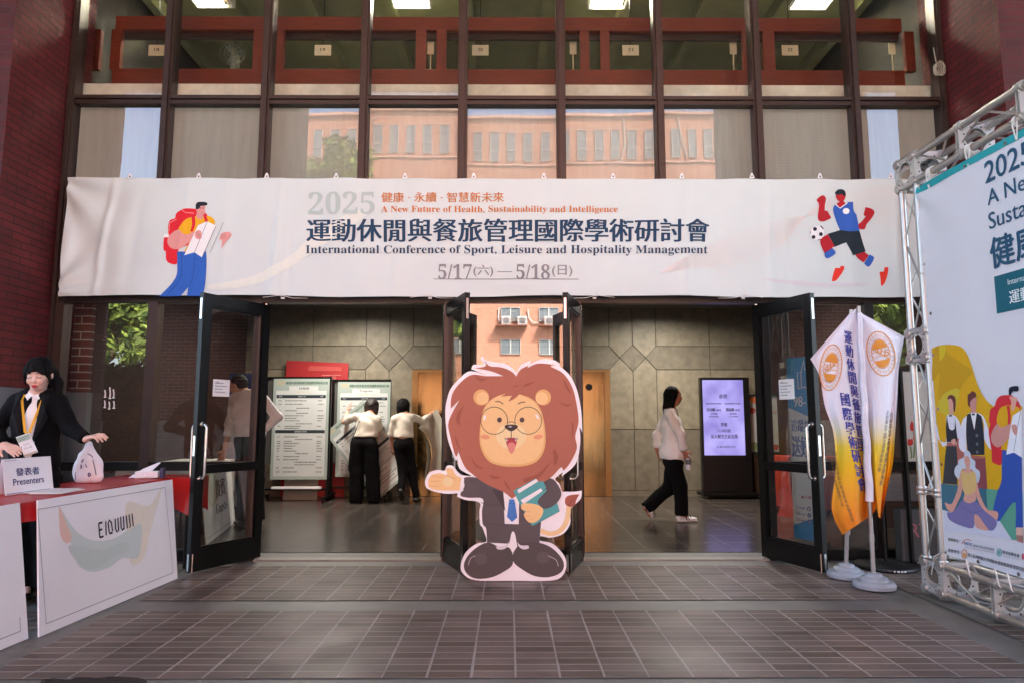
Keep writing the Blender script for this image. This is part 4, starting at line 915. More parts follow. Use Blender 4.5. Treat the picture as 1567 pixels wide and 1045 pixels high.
# ------------------------------------------------------------------ smooth bodies: blended limbs turned into one surface
class Blob:
    def __init__(self, h=.008): self.h = h; self.p = []; self.cuts = []; self.amp = 0; self.fr = 30
    def cap(self, a, b, ra, rb=None, k=.02, flat=None):
        self.p.append(('c', np.array(a, float), np.array(b, float), ra, ra if rb is None else rb, k, flat, 1)); return self
    def path(self, pts, rs, k=.02, flat=None):
        for i in range(len(pts) - 1): self.cap(pts[i], pts[i + 1], rs[i], rs[i + 1], k, flat)
        return self
    def ell(self, c, r, M=None, k=.02, sign=1):
        self.p.append(('e', np.array(c, float), np.array(r, float), np.eye(3) if M is None else np.array(M, float), None, k, None, sign)); return self
    def sub(self, c, r, M=None, k=.01): return self.ell(c, r, M, k, -1)
    def cut(self, o, n): self.cuts.append((np.array(o, float), np.array(n, float))); return self     # keeps the side against n
    def wrinkle(self, amp, fr=30): self.amp = amp; self.fr = fr; return self
    def mesh(self):
        h = self.h; lo = np.full(3, 1e9); hi = -lo
        for q in self.p:
            if q[7] < 0: continue
            if q[0] == 'c':
                r = max(q[3], q[4]) * 1.05 + q[5] * .5; lo = np.minimum(lo, np.minimum(q[1], q[2]) - r); hi = np.maximum(hi, np.maximum(q[1], q[2]) + r)
            else:
                r = max(q[2]) + q[5] * .5; lo = np.minimum(lo, q[1] - r); hi = np.maximum(hi, q[1] + r)
        lo -= 3 * h; hi += 3 * h; n = np.ceil((hi - lo) / h).astype(int) + 1
        ax = [lo[i] + h * np.arange(n[i]) for i in range(3)]
        D = np.full(n, 1.0, np.float32)
        for q in self.p:
            if q[0] == 'c':
                r = max(q[3], q[4]); m = r + q[5] + 3 * h; a0 = np.minimum(q[1], q[2]) - m; a1 = np.maximum(q[1], q[2]) + m
            else: m = max(q[2]) + q[5] + 3 * h; a0 = q[1] - m; a1 = q[1] + m
            i0 = np.clip(((a0 - lo) / h).astype(int), 0, n); i1 = np.clip(((a1 - lo) / h).astype(int) + 2, 0, n)
            if (i1 <= i0).any(): continue
            sl = tuple(slice(i0[i], i1[i]) for i in range(3))
            X, Y, Z = np.meshgrid(*[ax[i][sl[i]] for i in range(3)], indexing='ij'); P = np.stack([X, Y, Z], -1)
            if q[0] == 'c':
                A = P - q[1]; ba = q[2] - q[1]
                if q[6] is not None:
                    fd = np.array(q[6][0], float); fd = fd / np.linalg.norm(fd); s = 1 / q[6][1] - 1
                    A = A + (A @ fd)[..., None] * fd * s; ba = ba + fd * (ba @ fd) * s
                t = np.clip((A @ ba) / max(ba @ ba, 1e-9), 0, 1); d = np.linalg.norm(A - t[..., None] * ba, axis=-1) - (q[3] + (q[4] - q[3]) * t)
            else:
                A = (P - q[1]) @ q[3].T; e = np.linalg.norm(A / q[2], axis=-1); d = (e - 1) * min(q[2]) * (.5 + .5 * np.clip(e, 0, 2) / 2 * 2) if False else (e - 1) * min(q[2])
            O = D[sl]; k = q[5]
            if q[7] > 0:
                hh = np.clip(k - np.abs(O - d), 0, None) / k; D[sl] = np.minimum(O, d) - hh * hh * k * .25
            else:
                hh = np.clip(k - np.abs(O + d), 0, None) / k; D[sl] = np.maximum(O, -d) + hh * hh * k * .25
        if self.amp or self.cuts:
            X, Y, Z = np.meshgrid(*ax, indexing='ij', sparse=True)
            if self.amp:
                f = self.fr; wx = X + .05 * np.sin(13 * Z + 7 * Y) + .03 * np.sin(23 * Y + 9 * X); wz = Z + .06 * np.sin(9 * X - 11 * Y + 2) + .03 * np.sin(21 * X + 5); D = D + (self.amp * (np.sin(f * (wx * .9 + wz * .35)) * np.sin(f * .45 * wz + 1.3) + .6 * np.sin(f * .8 * (wz * 1.1 - wx * .7) + 3 * np.sin(8 * Y)) * np.sin(f * .5 * wx + 2))).astype(np.float32)
            for o, nn in self.cuts: D = np.maximum(D, ((X - o[0]) * nn[0] + (Y - o[1]) * nn[1] + (Z - o[2]) * nn[2]).astype(np.float32))
        S_ = D < 0; c = S_[:-1, :-1, :-1].astype(np.int8)
        c = sum(S_[i:n[0] - 1 + i, j:n[1] - 1 + j, k:n[2] - 1 + k].astype(np.int8) for i in (0, 1) for j in (0, 1) for k in (0, 1))
        act = np.argwhere((c > 0) & (c < 8)); idx = np.full(c.shape, -1, np.int32); idx[tuple(act.T)] = np.arange(len(act))
        acc = np.zeros((len(act), 3)); cnt = np.zeros(len(act))
        cor = [(i, j, k) for i in (0, 1) for j in (0, 1) for k in (0, 1)]
        for a in cor:
            for b_ in cor:
                if sum(abs(a[i] - b_[i]) for i in range(3)) != 1 or a > b_: continue
                da = D[tuple((act + a).T)]; db = D[tuple((act + b_).T)]; mk = (da < 0) != (db < 0)
                t = np.where(mk, da / np.where(mk, da - db, 1), 0)[:, None]
                acc += np.where(mk[:, None], np.array(a) + t * (np.array(b_) - np.array(a)), 0); cnt += mk
        V = (act + acc / cnt[:, None]) * h + lo
        Fs = []
        for axn in range(3):
            u, v = (axn + 1) % 3, (axn + 2) % 3
            s0 = [slice(None)] * 3; s1 = [slice(None)] * 3; s0[axn] = slice(0, -1); s1[axn] = slice(1, None)
            e = np.argwhere(S_[tuple(s0)] != S_[tuple(s1)])
            e = e[(e[:, u] > 0) & (e[:, v] > 0) & (e[:, u] < n[u] - 1) & (e[:, v] < n[v] - 1)]
            if not len(e): continue
            du = np.zeros(3, int); du[u] = 1; dv = np.zeros(3, int); dv[v] = 1
            q = np.stack([idx[tuple((e - du - dv).T)], idx[tuple((e - dv).T)], idx[tuple(e.T)], idx[tuple((e - du).T)]], 1)
            ins = S_[tuple(e.T)]; q[~ins] = q[~ins][:, ::-1]; Fs.append(q)
        return V, np.concatenate(Fs)
    def build(self, name, material, parent=None, loc=None, smooth=2):
        V, Fc = self.mesh()
        base = BASE[parent] if parent is not None else Vector(loc)
        me = bpy.data.meshes.new(name); me.from_pydata((V - np.array(base)).tolist(), [], Fc.tolist()); me.materials.append(material)
        me.polygons.foreach_set('use_smooth', [True] * len(me.polygons))
        bm = bmesh.new(); bm.from_mesh(me)
        for _ in range(smooth): bmesh.ops.smooth_vert(bm, verts=bm.verts, factor=.45, use_axis_x=True, use_axis_y=True, use_axis_z=True)
        bm.to_mesh(me); bm.free(); me.update()
        o = bpy.data.objects.new(name, me); COL.objects.link(o)
        if parent is not None: o.parent = parent
        else: o.location = base
        BASE[o] = base; return o

def V3(*a): return np.array(a, float)
def nrm(v): v = np.array(v, float); return v / (np.linalg.norm(v) or 1)
def mix(a, b, t): return np.array(a) * (1 - t) + np.array(b) * t
SKINM = mat('skin', hexc('#cf9d86'), .5, 0, .06, 12, .05, 120)
SKINF = mat('skin_fair', hexc('#dcb2a0'), .5, 0, .05, 12, .05, 120)
HAIR = mat('black_hair', hexc('#080707'), .7, 0, .3, 40, .6, 160, .15, stretch=(1, 1, .12))
HAIRB = mat('brown_hair', hexc('#20120f'), .6, 0, .3, 40, .5, 160, stretch=(1, 1, .12))
WSHIRT = mat('white_cotton', hexc('#ecebea'), .8, 0, .04, 5, .12, 60)
CSHIRT = mat('cream_cotton', hexc('#cfc6b8'), .8, 0, .05, 5, .12, 60)
BLACKC = mat('black_cloth', hexc('#0a0a0c'), .9, 0, .3, 6, .3, 70, .15)
CHARC = mat('charcoal_cloth', hexc('#101013'), .85, 0, .2, 6, .25, 70, .2)
SHOEB = mat('black_leather', hexc('#100f10'), .35, 0, .1, 10)

def hand(B, wr, d, pn, s=1.0, curl=.5, side=1, spread=.35):
    """palm, four unequal bent fingers and a thumb from the side of the palm; d: pointing, pn: palm normal (curl goes that way)"""
    d = nrm(d); pn = nrm(np.array(pn) - d * np.dot(pn, d)); u = np.cross(d, pn) * side
    pc = wr + d * .05 * s
    B.cap(wr, wr + d * .03 * s, .022 * s, .026 * s, .012, (pn, .7)); 
    for w_ in (-.024, -.008, .008, .024): B.cap(wr + d * .025 * s + u * w_ * .6 * s, wr + d * .088 * s + u * w_ * s, .014 * s, .0115 * s, .01, (pn, .85))
    for i, (w_, L_) in enumerate(((-.03, .058), (-.0105, .075), (.0105, .08), (.03, .072))):
        b0 = wr + d * .09 * s + u * w_ * s; dd = nrm(d + u * w_ * spread * 12 * .2); a = curl * (1 + .12 * (1 - i))
        d1 = nrm(dd * math.cos(a * .5) + pn * math.sin(a * .5)); d2 = nrm(dd * math.cos(a * 1.3) + pn * math.sin(a * 1.3))
        m_ = b0 + d1 * L_ * .55 * s; B.cap(b0, m_, .0098 * s, .009 * s, .004); B.cap(m_, m_ + d2 * L_ * .5 * s, .009 * s, .0075 * s, .004)
    t0 = wr + d * .03 * s + u * .026 * s; t1 = t0 + nrm(d * .55 + u * .75 + pn * .35) * .042 * s; t2 = t1 + nrm(d * .9 + u * .25 + pn * (.3 + curl * .4)) * .034 * s
    B.cap(t0, t1, .014 * s, .011 * s, .008); B.cap(t1, t2, .0105 * s, .0085 * s, .004)

def frame(f, up):
    f = nrm(f); up = nrm(up); f = nrm(f - up * np.dot(f, up)); return np.stack([np.cross(f, up), f, up])      # rows: side, front, up

def body_core(B, J, f, s=1.0, grow=0.0, w=1.0):
    up = nrm(J['neck'] - J['hip']); M = frame(f, up); side, fr = M[0], M[1]; H_ = np.linalg.norm(J['neck'] - J['hip'])
    B.ell(mix(J['hip'], J['neck'], .66), ((.145 * w + grow) * s, (.098 + grow) * s, .2 * s), M, .05)
    B.ell(mix(J['hip'], J['neck'], .33), ((.125 * w + grow) * s, (.09 + grow) * s, .17 * s), M, .05)
    B.cap(mix(J['shR'], J['neck'], .25), mix(J['neck'], J['shR'], .25) + up * .01, (.05 + grow) * s, (.052 + grow) * s, .04); B.cap(mix(J['shL'], J['neck'], .25), mix(J['neck'], J['shL'], .25) + up * .01, (.05 + grow) * s, (.052 + grow) * s, .04)
    return M
def hips(B, J, f, s=1.0, grow=0.0, w=1.0):
    M = frame(f, V3(0, 0, 1)); B.ell(J['hip'], ((.155 * w + grow) * s, (.11 + grow) * s, .13 * s), M, .05)
def skin_body(J, f, hf, name, label, s=1.0, h=.008, skin=SKINM, hands=None, cat='person', group=None, up=(0, 0, 1), jaw=1.0, bw=1.0):
    B = Blob(h); body_core(B, J, f, s, 0, bw); hips(B, J, f, s, 0, bw)
    B.cap(J['neck'] - V3(0, 0, .01), mix(J['neck'], J['head'], .65), .052 * s, .046 * s, .03)
    M = frame(hf, up); fr = M[1]; hd = J['head']; upv = M[2]
    B.ell(hd + upv * .018 * s - fr * .006, (.074 * s, .093 * s, .098 * s), M, .02)
    B.ell(hd - upv * .055 * s + fr * .022 * s, (.056 * s * jaw, .06 * s, .062 * s), M, .035)
    B.cap(hd + fr * .085 * s + upv * .005, hd + fr * .101 * s - upv * .028 * s, .008 * s, .0125 * s, .012)
    for q in (-1, 1):
        B.ell(hd + M[0] * q * .076 * s - upv * .01 * s - fr * .008, (.012 * s, .02 * s, .03 * s), M, .006)
        B.ell(hd + fr * .070 * s - upv * .032 * s + M[0] * q * .034 * s, (.02 * s, .018 * s, .02 * s), M, .02)
        B.sub(hd + fr * .094 * s + upv * .004 + M[0] * q * .032 * s, (.02 * s, .010 * s, .012 * s), M, .012)
    B.ell(hd + fr * .083 * s - upv * .062 * s, (.021 * s, .009 * s, .009 * s), M, .01)
    for q in 'RL':
        B.path([J['sh' + q], J['el' + q], J['wr' + q]], [.046 * s, .037 * s, .026 * s], .02)
        B.path([J['th' + q] if 'th' + q in J else J['hip'] + M[0] * 0, J['kn' + q], J['an' + q]], [.078 * s, .052 * s, .036 * s], .03)
        fd = nrm(J['toe' + q] - J['an' + q]); B.cap(J['an' + q], mix(J['an' + q], J['toe' + q], .7), .026 * s, .018 * s, .02)
        if hands and q in hands:
            d, pn, curl, sd = hands[q]; hand(B, J['wr' + q], d, pn, s, curl, sd)
    o = B.build(name, skin, None, (J['hip'][0], J['hip'][1], 0)); tag(o, label, cat, group); return o, M
def shirt(J, f, parent, m, s=1.0, h=.008, grow=.018, sleeve=(1.0, 1.0), hem=None, w=1.0, wr=.004, name='blouse', neckcut=.02, hemdir=(0, 0, -1), loose=.0, cuff=.04):
    B = Blob(h); body_core(B, J, f, s, grow, w); M = frame(f, V3(0, 0, 1))
    B.ell(mix(J['hip'], J['neck'], .12), ((.14 * w + grow + loose) * s, (.105 + grow + loose) * s, .15 * s), M, .06)
    B.cap(J['neck'] - V3(0, 0, .03), J['neck'] + V3(0, 0, .035), .062 * s, .06 * s, .02)
    for q, sl in zip('RL', sleeve):
        if not sl: continue
        a, b_, c = J['sh' + q], J['el' + q], J['wr' + q]
        B.cap(a, mix(a, b_, min(1, sl * 2)), .06 * s, (.056 if sl > .5 else .066) * s, .035)
        if sl > .5: B.cap(b_, mix(b_, c, (sl - .5) * 2), .056 * s, cuff * s, .02)
    if hem is not None: B.cut(hem, hemdir)
    B.cut(J['neck'] + V3(0, 0, neckcut), nrm(J['neck'] - J['hip'])); B.wrinkle(wr, 34)
    return B.build(name, m, parent)
def trousers(J, f, parent, m, s=1.0, h=.008, rs=(.1, .085, .075), name='trousers', top=None, wr=.004, low=.0, k=.04, w=1.0):
    B = Blob(h); hips(B, J, f, s, .016, w)
    for q in 'RL': B.path([J['th' + q], J['kn' + q], mix(J['an' + q], J['kn' + q], low)], [rs[0] * s, rs[1] * s, rs[2] * s], k)
    if top is not None: B.cut((0, 0, top), (0, 0, 1))
    for q in 'RL':
        d = nrm(J['an' + q] - J['kn' + q]); e = mix(J['an' + q], J['kn' + q], low); r_ = rs[2] * s; B.sub(e + d * r_ * 1.25, (r_ * 1.3,) * 3, None, .006)
    B.wrinkle(wr, 26); return B.build(name, m, parent)
def shoe(heel, toe, parent, m, s=1.0, h=.006, sole=None, name='shoe', wdt=.040):
    heel, toe = np.array(heel), np.array(toe); d = nrm(toe - heel); up = V3(0, 0, 1); up = nrm(up - d * np.dot(up, d)); side = np.cross(d, up)
    B = Blob(h); B.cap(heel + up * .035 * s + d * .03, toe + up * .022 * s - d * .035, .036 * s, .03 * s, .02, (up, .85)).cap(heel + up * .04 * s + d * .035, heel + up * .065 * s + d * .05, .036 * s, .034 * s, .02)
    B.cap(mix(heel, toe, .65) + up * .022 * s - side * .012, mix(heel, toe, .65) + up * .022 * s + side * .012, .034 * s, .034 * s, .03, (up, .8))
    B.cut(heel + up * .004, -up); o = B.build(name, m, parent)
    if sole:
        S2 = Blob(h); S2.cap(heel + up * .008 + d * .035, toe + up * .008 - d * .03, .040 * s, .034 * s, .01, (up, .35)); S2.build('sole', sole, o)
    return o

# ------------------------------------------------------------------ woman walking through the lobby
def pose(Y, **k):
    return {n: np.array(oy(p[0], p[1], Y + (p[2] if len(p) > 2 else 0))) for n, p in k.items()}
J = pose(2.28, head=(1031, 605.5), neck=(1026, 628), shR=(1026, 634, -.17), shL=(1023, 634, .17), elR=(1041, 663, -.22), wrR=(1046.5, 688, -.2), elL=(1006, 665, .2), wrL=(1005, 686, .18),
         hip=(1030, 703), thR=(1031, 710, -.09), thL=(1031, 710, .09), knR=(1041, 745, -.09), anR=(1043, 786, -.09), toeR=(1060, 795, -.09), knL=(1025, 745, .09), anL=(989, 777, .09), toeL=(996, 794, .09))
f = V3(1, 0, 0)
pw, M = skin_body(J, f, V3(1, .05, -.08), 'person', 'person with long black hair striding right in white shirt and black trousers, holding a bottle', 1.0, .007, mat('skin_tan', hexc('#a8745c'), .5, 0, .06, 12), {'R': (V3(.35, .1, -1), V3(.6, .8, .2), .9, 1), 'L': (V3(.1, 0, -1), V3(1, -.2, .1), .7, -1)})
shirt(J, f, pw, WSHIRT, 1.0, .007, .026, (.92, .86), oy(1030, 703.5, 2.28), 1.0, .005, 'shirt', .025, nrm((-.15, 0, -1)), .03, .05)
trousers(J, f, pw, BLACKC, 1.0, .007, (.1, .083, .078), top=J['hip'][2] + .07, low=.03)
B = Blob(.007); hd = J['head']
B.ell(hd + V3(-.022, 0, .03), (.092, .088, .098), None, .03).cap(hd + V3(-.05, 0, .0), hd + V3(-.085, 0, -.15), .07, .055, .04).cap(hd + V3(-.02, -.055, 0), hd + V3(-.055, -.05, -.19), .04, .028, .03).cap(hd + V3(-.03, .055, 0), hd + V3(-.05, .05, -.17), .04, .03, .03).cap(hd + V3(-.085, 0, -.14), hd + V3(-.12, -.02, -.21), .05, .02, .03)
B.sub(hd + V3(.1, 0, -.035), (.085, .12, .085), None, .01); B.wrinkle(.002, 60); B.build('hair', HAIR, pw)
mb = MB(); gx = hd + V3(.085, 0, .008)
for q in (-1, 1):
    mb.tube([(gx[0] + .004, gx[1] + q * .034 + .024 * math.cos(a), gx[2] + .02 * math.sin(a)) for a in [2 * math.pi * i / 14 for i in range(14)]], .0025, 6, closed=True)
    mb.tube([(gx[0], gx[1] + q * .058, gx[2] + .005), (gx[0] - .09, gx[1] + q * .078, gx[2] + .008)], .002, 6)
mb.build('spectacles', mat('pale_frame', (.55, .55, .55), .3, .5), pw)
WSH = mat('white_leather', hexc('#dcdad8'), .45, 0, .05)
hr, tr = J['anR'] + V3(-.06, 0, -.07), V3(J['toeR'][0] + .06, J['toeR'][1], .012); hr[2] = .012
so = shoe(hr, tr, pw, WSH, 1.0, .006, WSH)
mb = MB()
for k in range(3):
    x = hr[0] + .105 + k * .028; mb.tube([(x + .012, hr[1] - .043, .03), (x, hr[1] - .03, .062), (x - .004, hr[1], .075), (x, hr[1] + .03, .062)], .006, 6)
mb.build('stripes', BLACKC, so)
hl = J['anL'] + V3(-.05, 0, -.0); tl = V3(*oy(998, 799, 2.37)); tl[2] = max(tl[2], .02)
hl = V3(*oy(984, 771, 2.37))
so = shoe(hl, tl, pw, WSH, 1.0, .006, WSH)
d = nrm(tl - hl); upn = nrm(V3(0, 0, 1) - d * d[2]); mb = MB()
for k in range(3):
    c = hl + d * (.12 + k * .03); mb.tube([c + upn * .03 + V3(0, -.043, 0), c + upn * .062 + V3(0, -.03, 0) - d * .01, c + upn * .072 - d * .012], .006, 6)
mb.build('stripes', BLACKC, so)
bp_ = J['wrR'] + V3(.055, .03, -.11)
t = thing('water_bottle', tuple(bp_ - V3(0, 0, .13)), 'clear plastic water bottle carried in the hand of the walking person', 'bottle')
MB().lathe(tuple(bp_), [(0, -.125), (.03, -.125), (.033, -.115), (.031, -.07), (.033, -.06), (.033, .01), (.03, .03), (.013, .06), (.012, .075)], 20).build('bottle_body', mat('clear_plastic', (.75, .78, .8), .1, 0, 0, spec=.8), t)
MB().lathe(tuple(bp_), [(.0337, -.06), (.0337, .0)], 20).build('bottle_label', mat('label_grey', hexc('#5a6066'), .5, 0, .5, 40), t)
MB().lathe(tuple(bp_), [(.014, .07), (.014, .09), (0, .09)], 16).build('cap', WHITEP, t)
MB().tube([tuple(J['wrR'] + V3(.028 * math.cos(a), .028 * math.sin(a), .0)) for a in [2 * math.pi * i / 16 for i in range(16)]], .006, 6, closed=True).build('bracelet', WHITEP, pw)

# ------------------------------------------------------------------ two women hanging posters, seen from behind
Y1 = 4.1
J = pose(Y1, head=(569, 621, .12), neck=(565, 637, .02), shL=(577, 642, .02), shR=(543, 637, .02), elR=(527, 645, .14), wrR=(532, 630, .28), elL=(580, 657, .1), wrL=(578, 668, .25),
         hip=(558, 677), thR=(549, 684), thL=(567, 684), knR=(546, 722), knL=(570, 722), anR=(545, 758), anL=(572, 760), toeR=(545, 764, .15), toeL=(573, 764, .15))
J['anR'][2] = J['anL'][2] = .09; J['toeR'][2] = J['toeL'][2] = .03
f = V3(-.12, 1, 0)
p1, M = skin_body(J, f, V3(.1, 1, -.25), 'person', 'person with short brown hair in white T-shirt and wide black trousers, holding a loose poster', .97, .009, SKINM, {'R': (V3(.1, .3, 1), V3(.9, .5, 0), .6, -1), 'L': (V3(.2, .9, -.3), V3(-1, 0, 0), .6, 1)})
shirt(J, f, p1, CSHIRT, 1.0, .009, .03, (.34, .34), J['hip'] + V3(0, 0, .09), .98, .005, 't_shirt', .03)
B = Blob(.009); hips(B, J, f, 1.02, .016, 1.0)
for q in 'RL': B.path([J['th' + q], J['kn' + q], J['an' + q] + V3(0, 0, -.03)], [.115, .102, .098], .03)
for q, dx in (('R', -.1), ('L', .1)): B.cap(J['hip'] + V3(dx * .9, -.04, -.02), J['hip'] + V3(dx * 1.6, -.02, -.36), .1, .06, .05)
B.cut((0, 0, J['hip'][2] + .12), (0, 0, 1)); B.wrinkle(.006, 24); B.build('wide_trousers', BLACKC, p1)
hd = J['head']; B = Blob(.008); B.ell(hd + V3(0, -.01, .015), (.105, .11, .105), None, .03).cap(hd + V3(-.05, -.03, -.04), hd + V3(-.055, -.03, -.1), .06, .045, .03).cap(hd + V3(.05, -.03, -.04), hd + V3(.06, -.03, -.09), .06, .045, .03); B.sub(hd + V3(0, .12, -.05), (.075, .08, .09), None, .01); B.wrinkle(.004, 55); B.build('hair', HAIRB, p1)
for q in 'RL': shoe(J['an' + q] * V3(1, 1, 0) + V3(0, -.06, .005), J['toe' + q] * V3(1, 1, 0) + V3(0, .06, .005), p1, SHOEB, 1.0, .008)
sw = nrm(J['neck'] - J['hip'])
MB().tube([tuple(J['neck'] + V3(-.05, -.03, .035)), tuple(mix(J['neck'], J['hip'], .25) + V3(-.115, -.14, 0)), tuple(mix(J['neck'], J['hip'], .6) + V3(-.135, -.15, 0)), tuple(J['hip'] + V3(-.17, -.1, .04))], .006, 6).build('bag_strap', BLACKC, p1)

Y2 = 4.12
J = pose(Y2, head=(617, 621, .1), neck=(618, 636, .02), shR=(604, 641), shL=(631, 637, .05), elR=(599, 664, .05), wrR=(600, 682, .12), elL=(645, 644, .2), wrL=(660, 632, .28),
         hip=(618, 678), thR=(611, 685), thL=(625, 685), knR=(616, 720), knL=(630, 718, .05), anR=(614, 749, -.12), anL=(637, 757, .05), toeR=(614, 762, -.02), toeL=(640, 765, .2))
J['anL'][2] = .09; J['toeL'][2] = .03
f = V3(.25, 1, 0)
p2, M = skin_body(J, f, V3(.35, 1, -.1), 'person', 'person with chin-length black hair in cream blouse and slim black trousers, reaching to the right', .97, .009, SKINM, {'L': (V3(.9, .4, .35), V3(0, .6, -.8), .5, 1), 'R': (V3(.1, .3, -1), V3(.5, .6, 0), .6, -1)}, bw=.8)
shirt(J, f, p2, CSHIRT, .95, .009, .016, (.96, .94), J['hip'] + V3(0, 0, .09), .92, .006, 'blouse', .03, cuff=.045)
trousers(J, f, p2, BLACKC, .97, .009, (.09, .068, .055), top=J['hip'][2] + .12, w=.93)
hd = J['head']; B = Blob(.008); B.ell(hd + V3(0, -.012, .015), (.098, .106, .105), None, .03).cap(hd + V3(0, -.04, -.03), hd + V3(.0, -.05, -.13), .088, .07, .04).cap(hd + V3(-.05, 0, -.03), hd + V3(-.055, .0, -.13), .045, .035, .03).cap(hd + V3(.05, 0, -.03), hd + V3(.06, .0, -.11), .045, .035, .03); B.sub(hd + V3(.04, .13, -.05), (.075, .08, .09), None, .01); B.wrinkle(.003, 55); B.build('hair', HAIR, p2)
shoe(J['anL'] * V3(1, 1, 0) + V3(-.01, -.06, .005), J['toeL'] * V3(1, 1, 0) + V3(.02, .06, .005), p2, SHOEB, 1.0, .008)
shoe(J['anR'] + V3(0, -.09, -.03), V3(J['toeR'][0], J['toeR'][1] + .08, .02), p2, SHOEB, 1.0, .008)

# ------------------------------------------------------------------ man in white shirt behind the left door
Y3 = 1.95
J = pose(Y3, head=(358, 587), neck=(376, 601), shL=(359, 611, .02), shR=(402, 611, -.03), elL=(352, 650, .05), wrL=(344, 688, .05), elR=(425, 637, .05), wrR=(408, 655, -.0),
         hip=(383, 674), thL=(374, 683), thR=(391, 683), knL=(373, 733), knR=(393, 733), anL=(372, 785), anR=(396, 783), toeL=(362, 796, .0), toeR=(392, 796, .1))
J['head'] = np.array(oy(364, 588, Y3)); J['anL'][2] = J['anR'][2] = .09; J['toeL'][2] = J['toeR'][2] = .03
f = V3(-.55, .85, 0)
p3, M = skin_body(J, f, V3(-.95, .1, -.3), 'person', 'person in white shirt and dark trousers leaning on a table behind the left glass door', 1.03, .008, mat('skin_warm', hexc('#b98a70'), .5, 0, .06, 12), {'L': (V3(-.35, .1, -.9), V3(-.3, .9, -.2), .4, -1), 'R': (V3(-.9, -.1, -.3), V3(0, .8, 0), .8, 1)})
shirt(J, f, p3, mat('white_poplin', hexc('#d6d6da'), .75, 0, .04, 5, .1, 60), 1.05, .008, .022, (.97, .97), J['hip'] + V3(0, 0, .05), 1.0, .006, 'shirt', .03, cuff=.04)
trousers(J, f, p3, CHARC, 1.05, .008, (.1, .08, .068), top=J['hip'][2] + .09)
hd = J['head']; B = Blob(.007); B.ell(hd + V3(.015, .0, .03), (.098, .09, .096), None, .03).cap(hd + V3(.05, 0, -.01), hd + V3(.06, 0, -.06), .06, .045, .03); B.sub(hd + V3(-.1, 0, -.04), (.085, .13, .08), None, .01).sub(hd + V3(-.01, -.09, -.055), (.05, .05, .045), None, .01); B.wrinkle(.004, 60); B.build('hair', HAIR, p3)
for q in 'RL': shoe(J['an' + q] * V3(1, 1, 0) + V3(.03, -.06, .005), J['toe' + q] * V3(1, 1, 0) + V3(-.05, .08, .005), p3, SHOEB, 1.05, .008)

# ------------------------------------------------------------------ presenter's helper behind the left table
Y4 = -1.25
J = pose(Y4, head=(60, 572, -.07), neck=(58, 606), shR=(24, 617, .02), shL=(90, 617, .0), elR=(-6, 657, .03), wrR=(4, 679, -.16), elL=(107, 654, -.03), wrL=(131, 671, -.12),
         hip=(52, 728), thR=(42, 742), thL=(66, 742), knR=(40, 835), knL=(68, 835), anR=(40, 920), anL=(68, 920), toeR=(40, 930, -.15), toeL=(70, 930, -.15))
J['anR'][2] = J['anL'][2] = .09; J['toeR'][2] = J['toeL'][2] = .03; J['knR'][2] = J['knL'][2] = .48
f = nrm(V3(.28, -1, 0)); hf = nrm(V3(.25, -1, -.32))
p4, M = skin_body(J, f, hf, 'person', 'person with black hair and fringe in black blazer with yellow lanyard behind the left table', .96, .005, SKINF, {'L': (V3(.85, -.25, .25), V3(.4, .2, -.9), 1.0, 1), 'R': (V3(.92, -.3, -.3), V3(.2, .5, -.9), .5, -1)}, up=nrm(V3(.05, -.3, 1)), jaw=.92)
side, fr, upv = M
shirt(J, f, p4, WSHIRT, .96, .006, .012, (0, 0), None, 1.0, .0, 'white_blouse', .03)
B = Blob(.006); body_core(B, J, f, .96, .021, .97); FM = frame(f, V3(0, 0, 1))
B.ell(mix(J['hip'], J['neck'], .1), (.15, .12, .22), FM, .06)
for q, cf in (('R', .92), ('L', .86)):
    B.cap(J['sh' + q], J['el' + q], .06, .054, .04).cap(J['el' + q], mix(J['el' + q], J['wr' + q], cf), .054, .042, .02)
vo = J['neck'] + FM[1] * .14
for t_ in np.linspace(0, 1, 30):                                   # the open V of the blazer
    c = mix(J['neck'] + V3(0, 0, .03), mix(J['neck'], J['hip'], .72), t_) + FM[1] * .17
    B.sub(c, (.062 * (1 - t_ * .55), .1, .05), FM, .008)
B.sub(J['neck'] + V3(0, 0, .03) - FM[1] * -.01, (.058, .062, .06), FM, .008)
B.wrinkle(.003, 30); bz = B.build('blazer', BLACKC, p4)
mb = MB()                                                        # lapels
for q in (-1, 1):
    a = J['neck'] + FM[1] * .105 + FM[0] * q * .068 + V3(0, 0, .01); b_ = mix(J['neck'], J['hip'], .66) + FM[1] * .155 + FM[0] * q * .022
    c = mix(a, b_, .42) + FM[0] * q * .062 - FM[1] * .012; d = mix(a, b_, .3) + FM[0] * q * .04 + FM[1] * .012
    a2 = a + FM[0] * q * .035 - FM[1] * .03
    mb.add([tuple(x + FM[1] * .012) for x in (a, b_, c, d, a2)], [(0, 1, 3), (1, 2, 3), (0, 3, 4)])
mb.build('lapels', CHARC, bz)
trousers(J, f, p4, BLACKC, .96, .009, (.1, .08, .07), top=J['hip'][2] + .05)
for q in 'RL': shoe(J['an' + q] * V3(1, 1, 0) + V3(0, .06, .005), J['toe' + q] * V3(1, 1, 0) + V3(0, -.06, .005), p4, SHOEB, .95, .009)
mb = MB()                                                        # blouse collar
for q in (-1, 1):
    c = J['neck'] + V3(0, 0, .022) + FM[1] * .062
    mb.add([tuple(c + x) for x in (FM[0] * q * .004, FM[0] * q * .046 + V3(0, 0, .018) - FM[1] * .03, FM[0] * q * .056 - V3(0, 0, .022) + FM[1] * .006, FM[0] * q * .03 - V3(0, 0, .05) + FM[1] * .036)], [(0, 1, 2, 3)])
cb = mb.build('collar', WSHIRT, p4); md = cb.modifiers.new('thick', 'SOLIDIFY'); md.thickness = .006
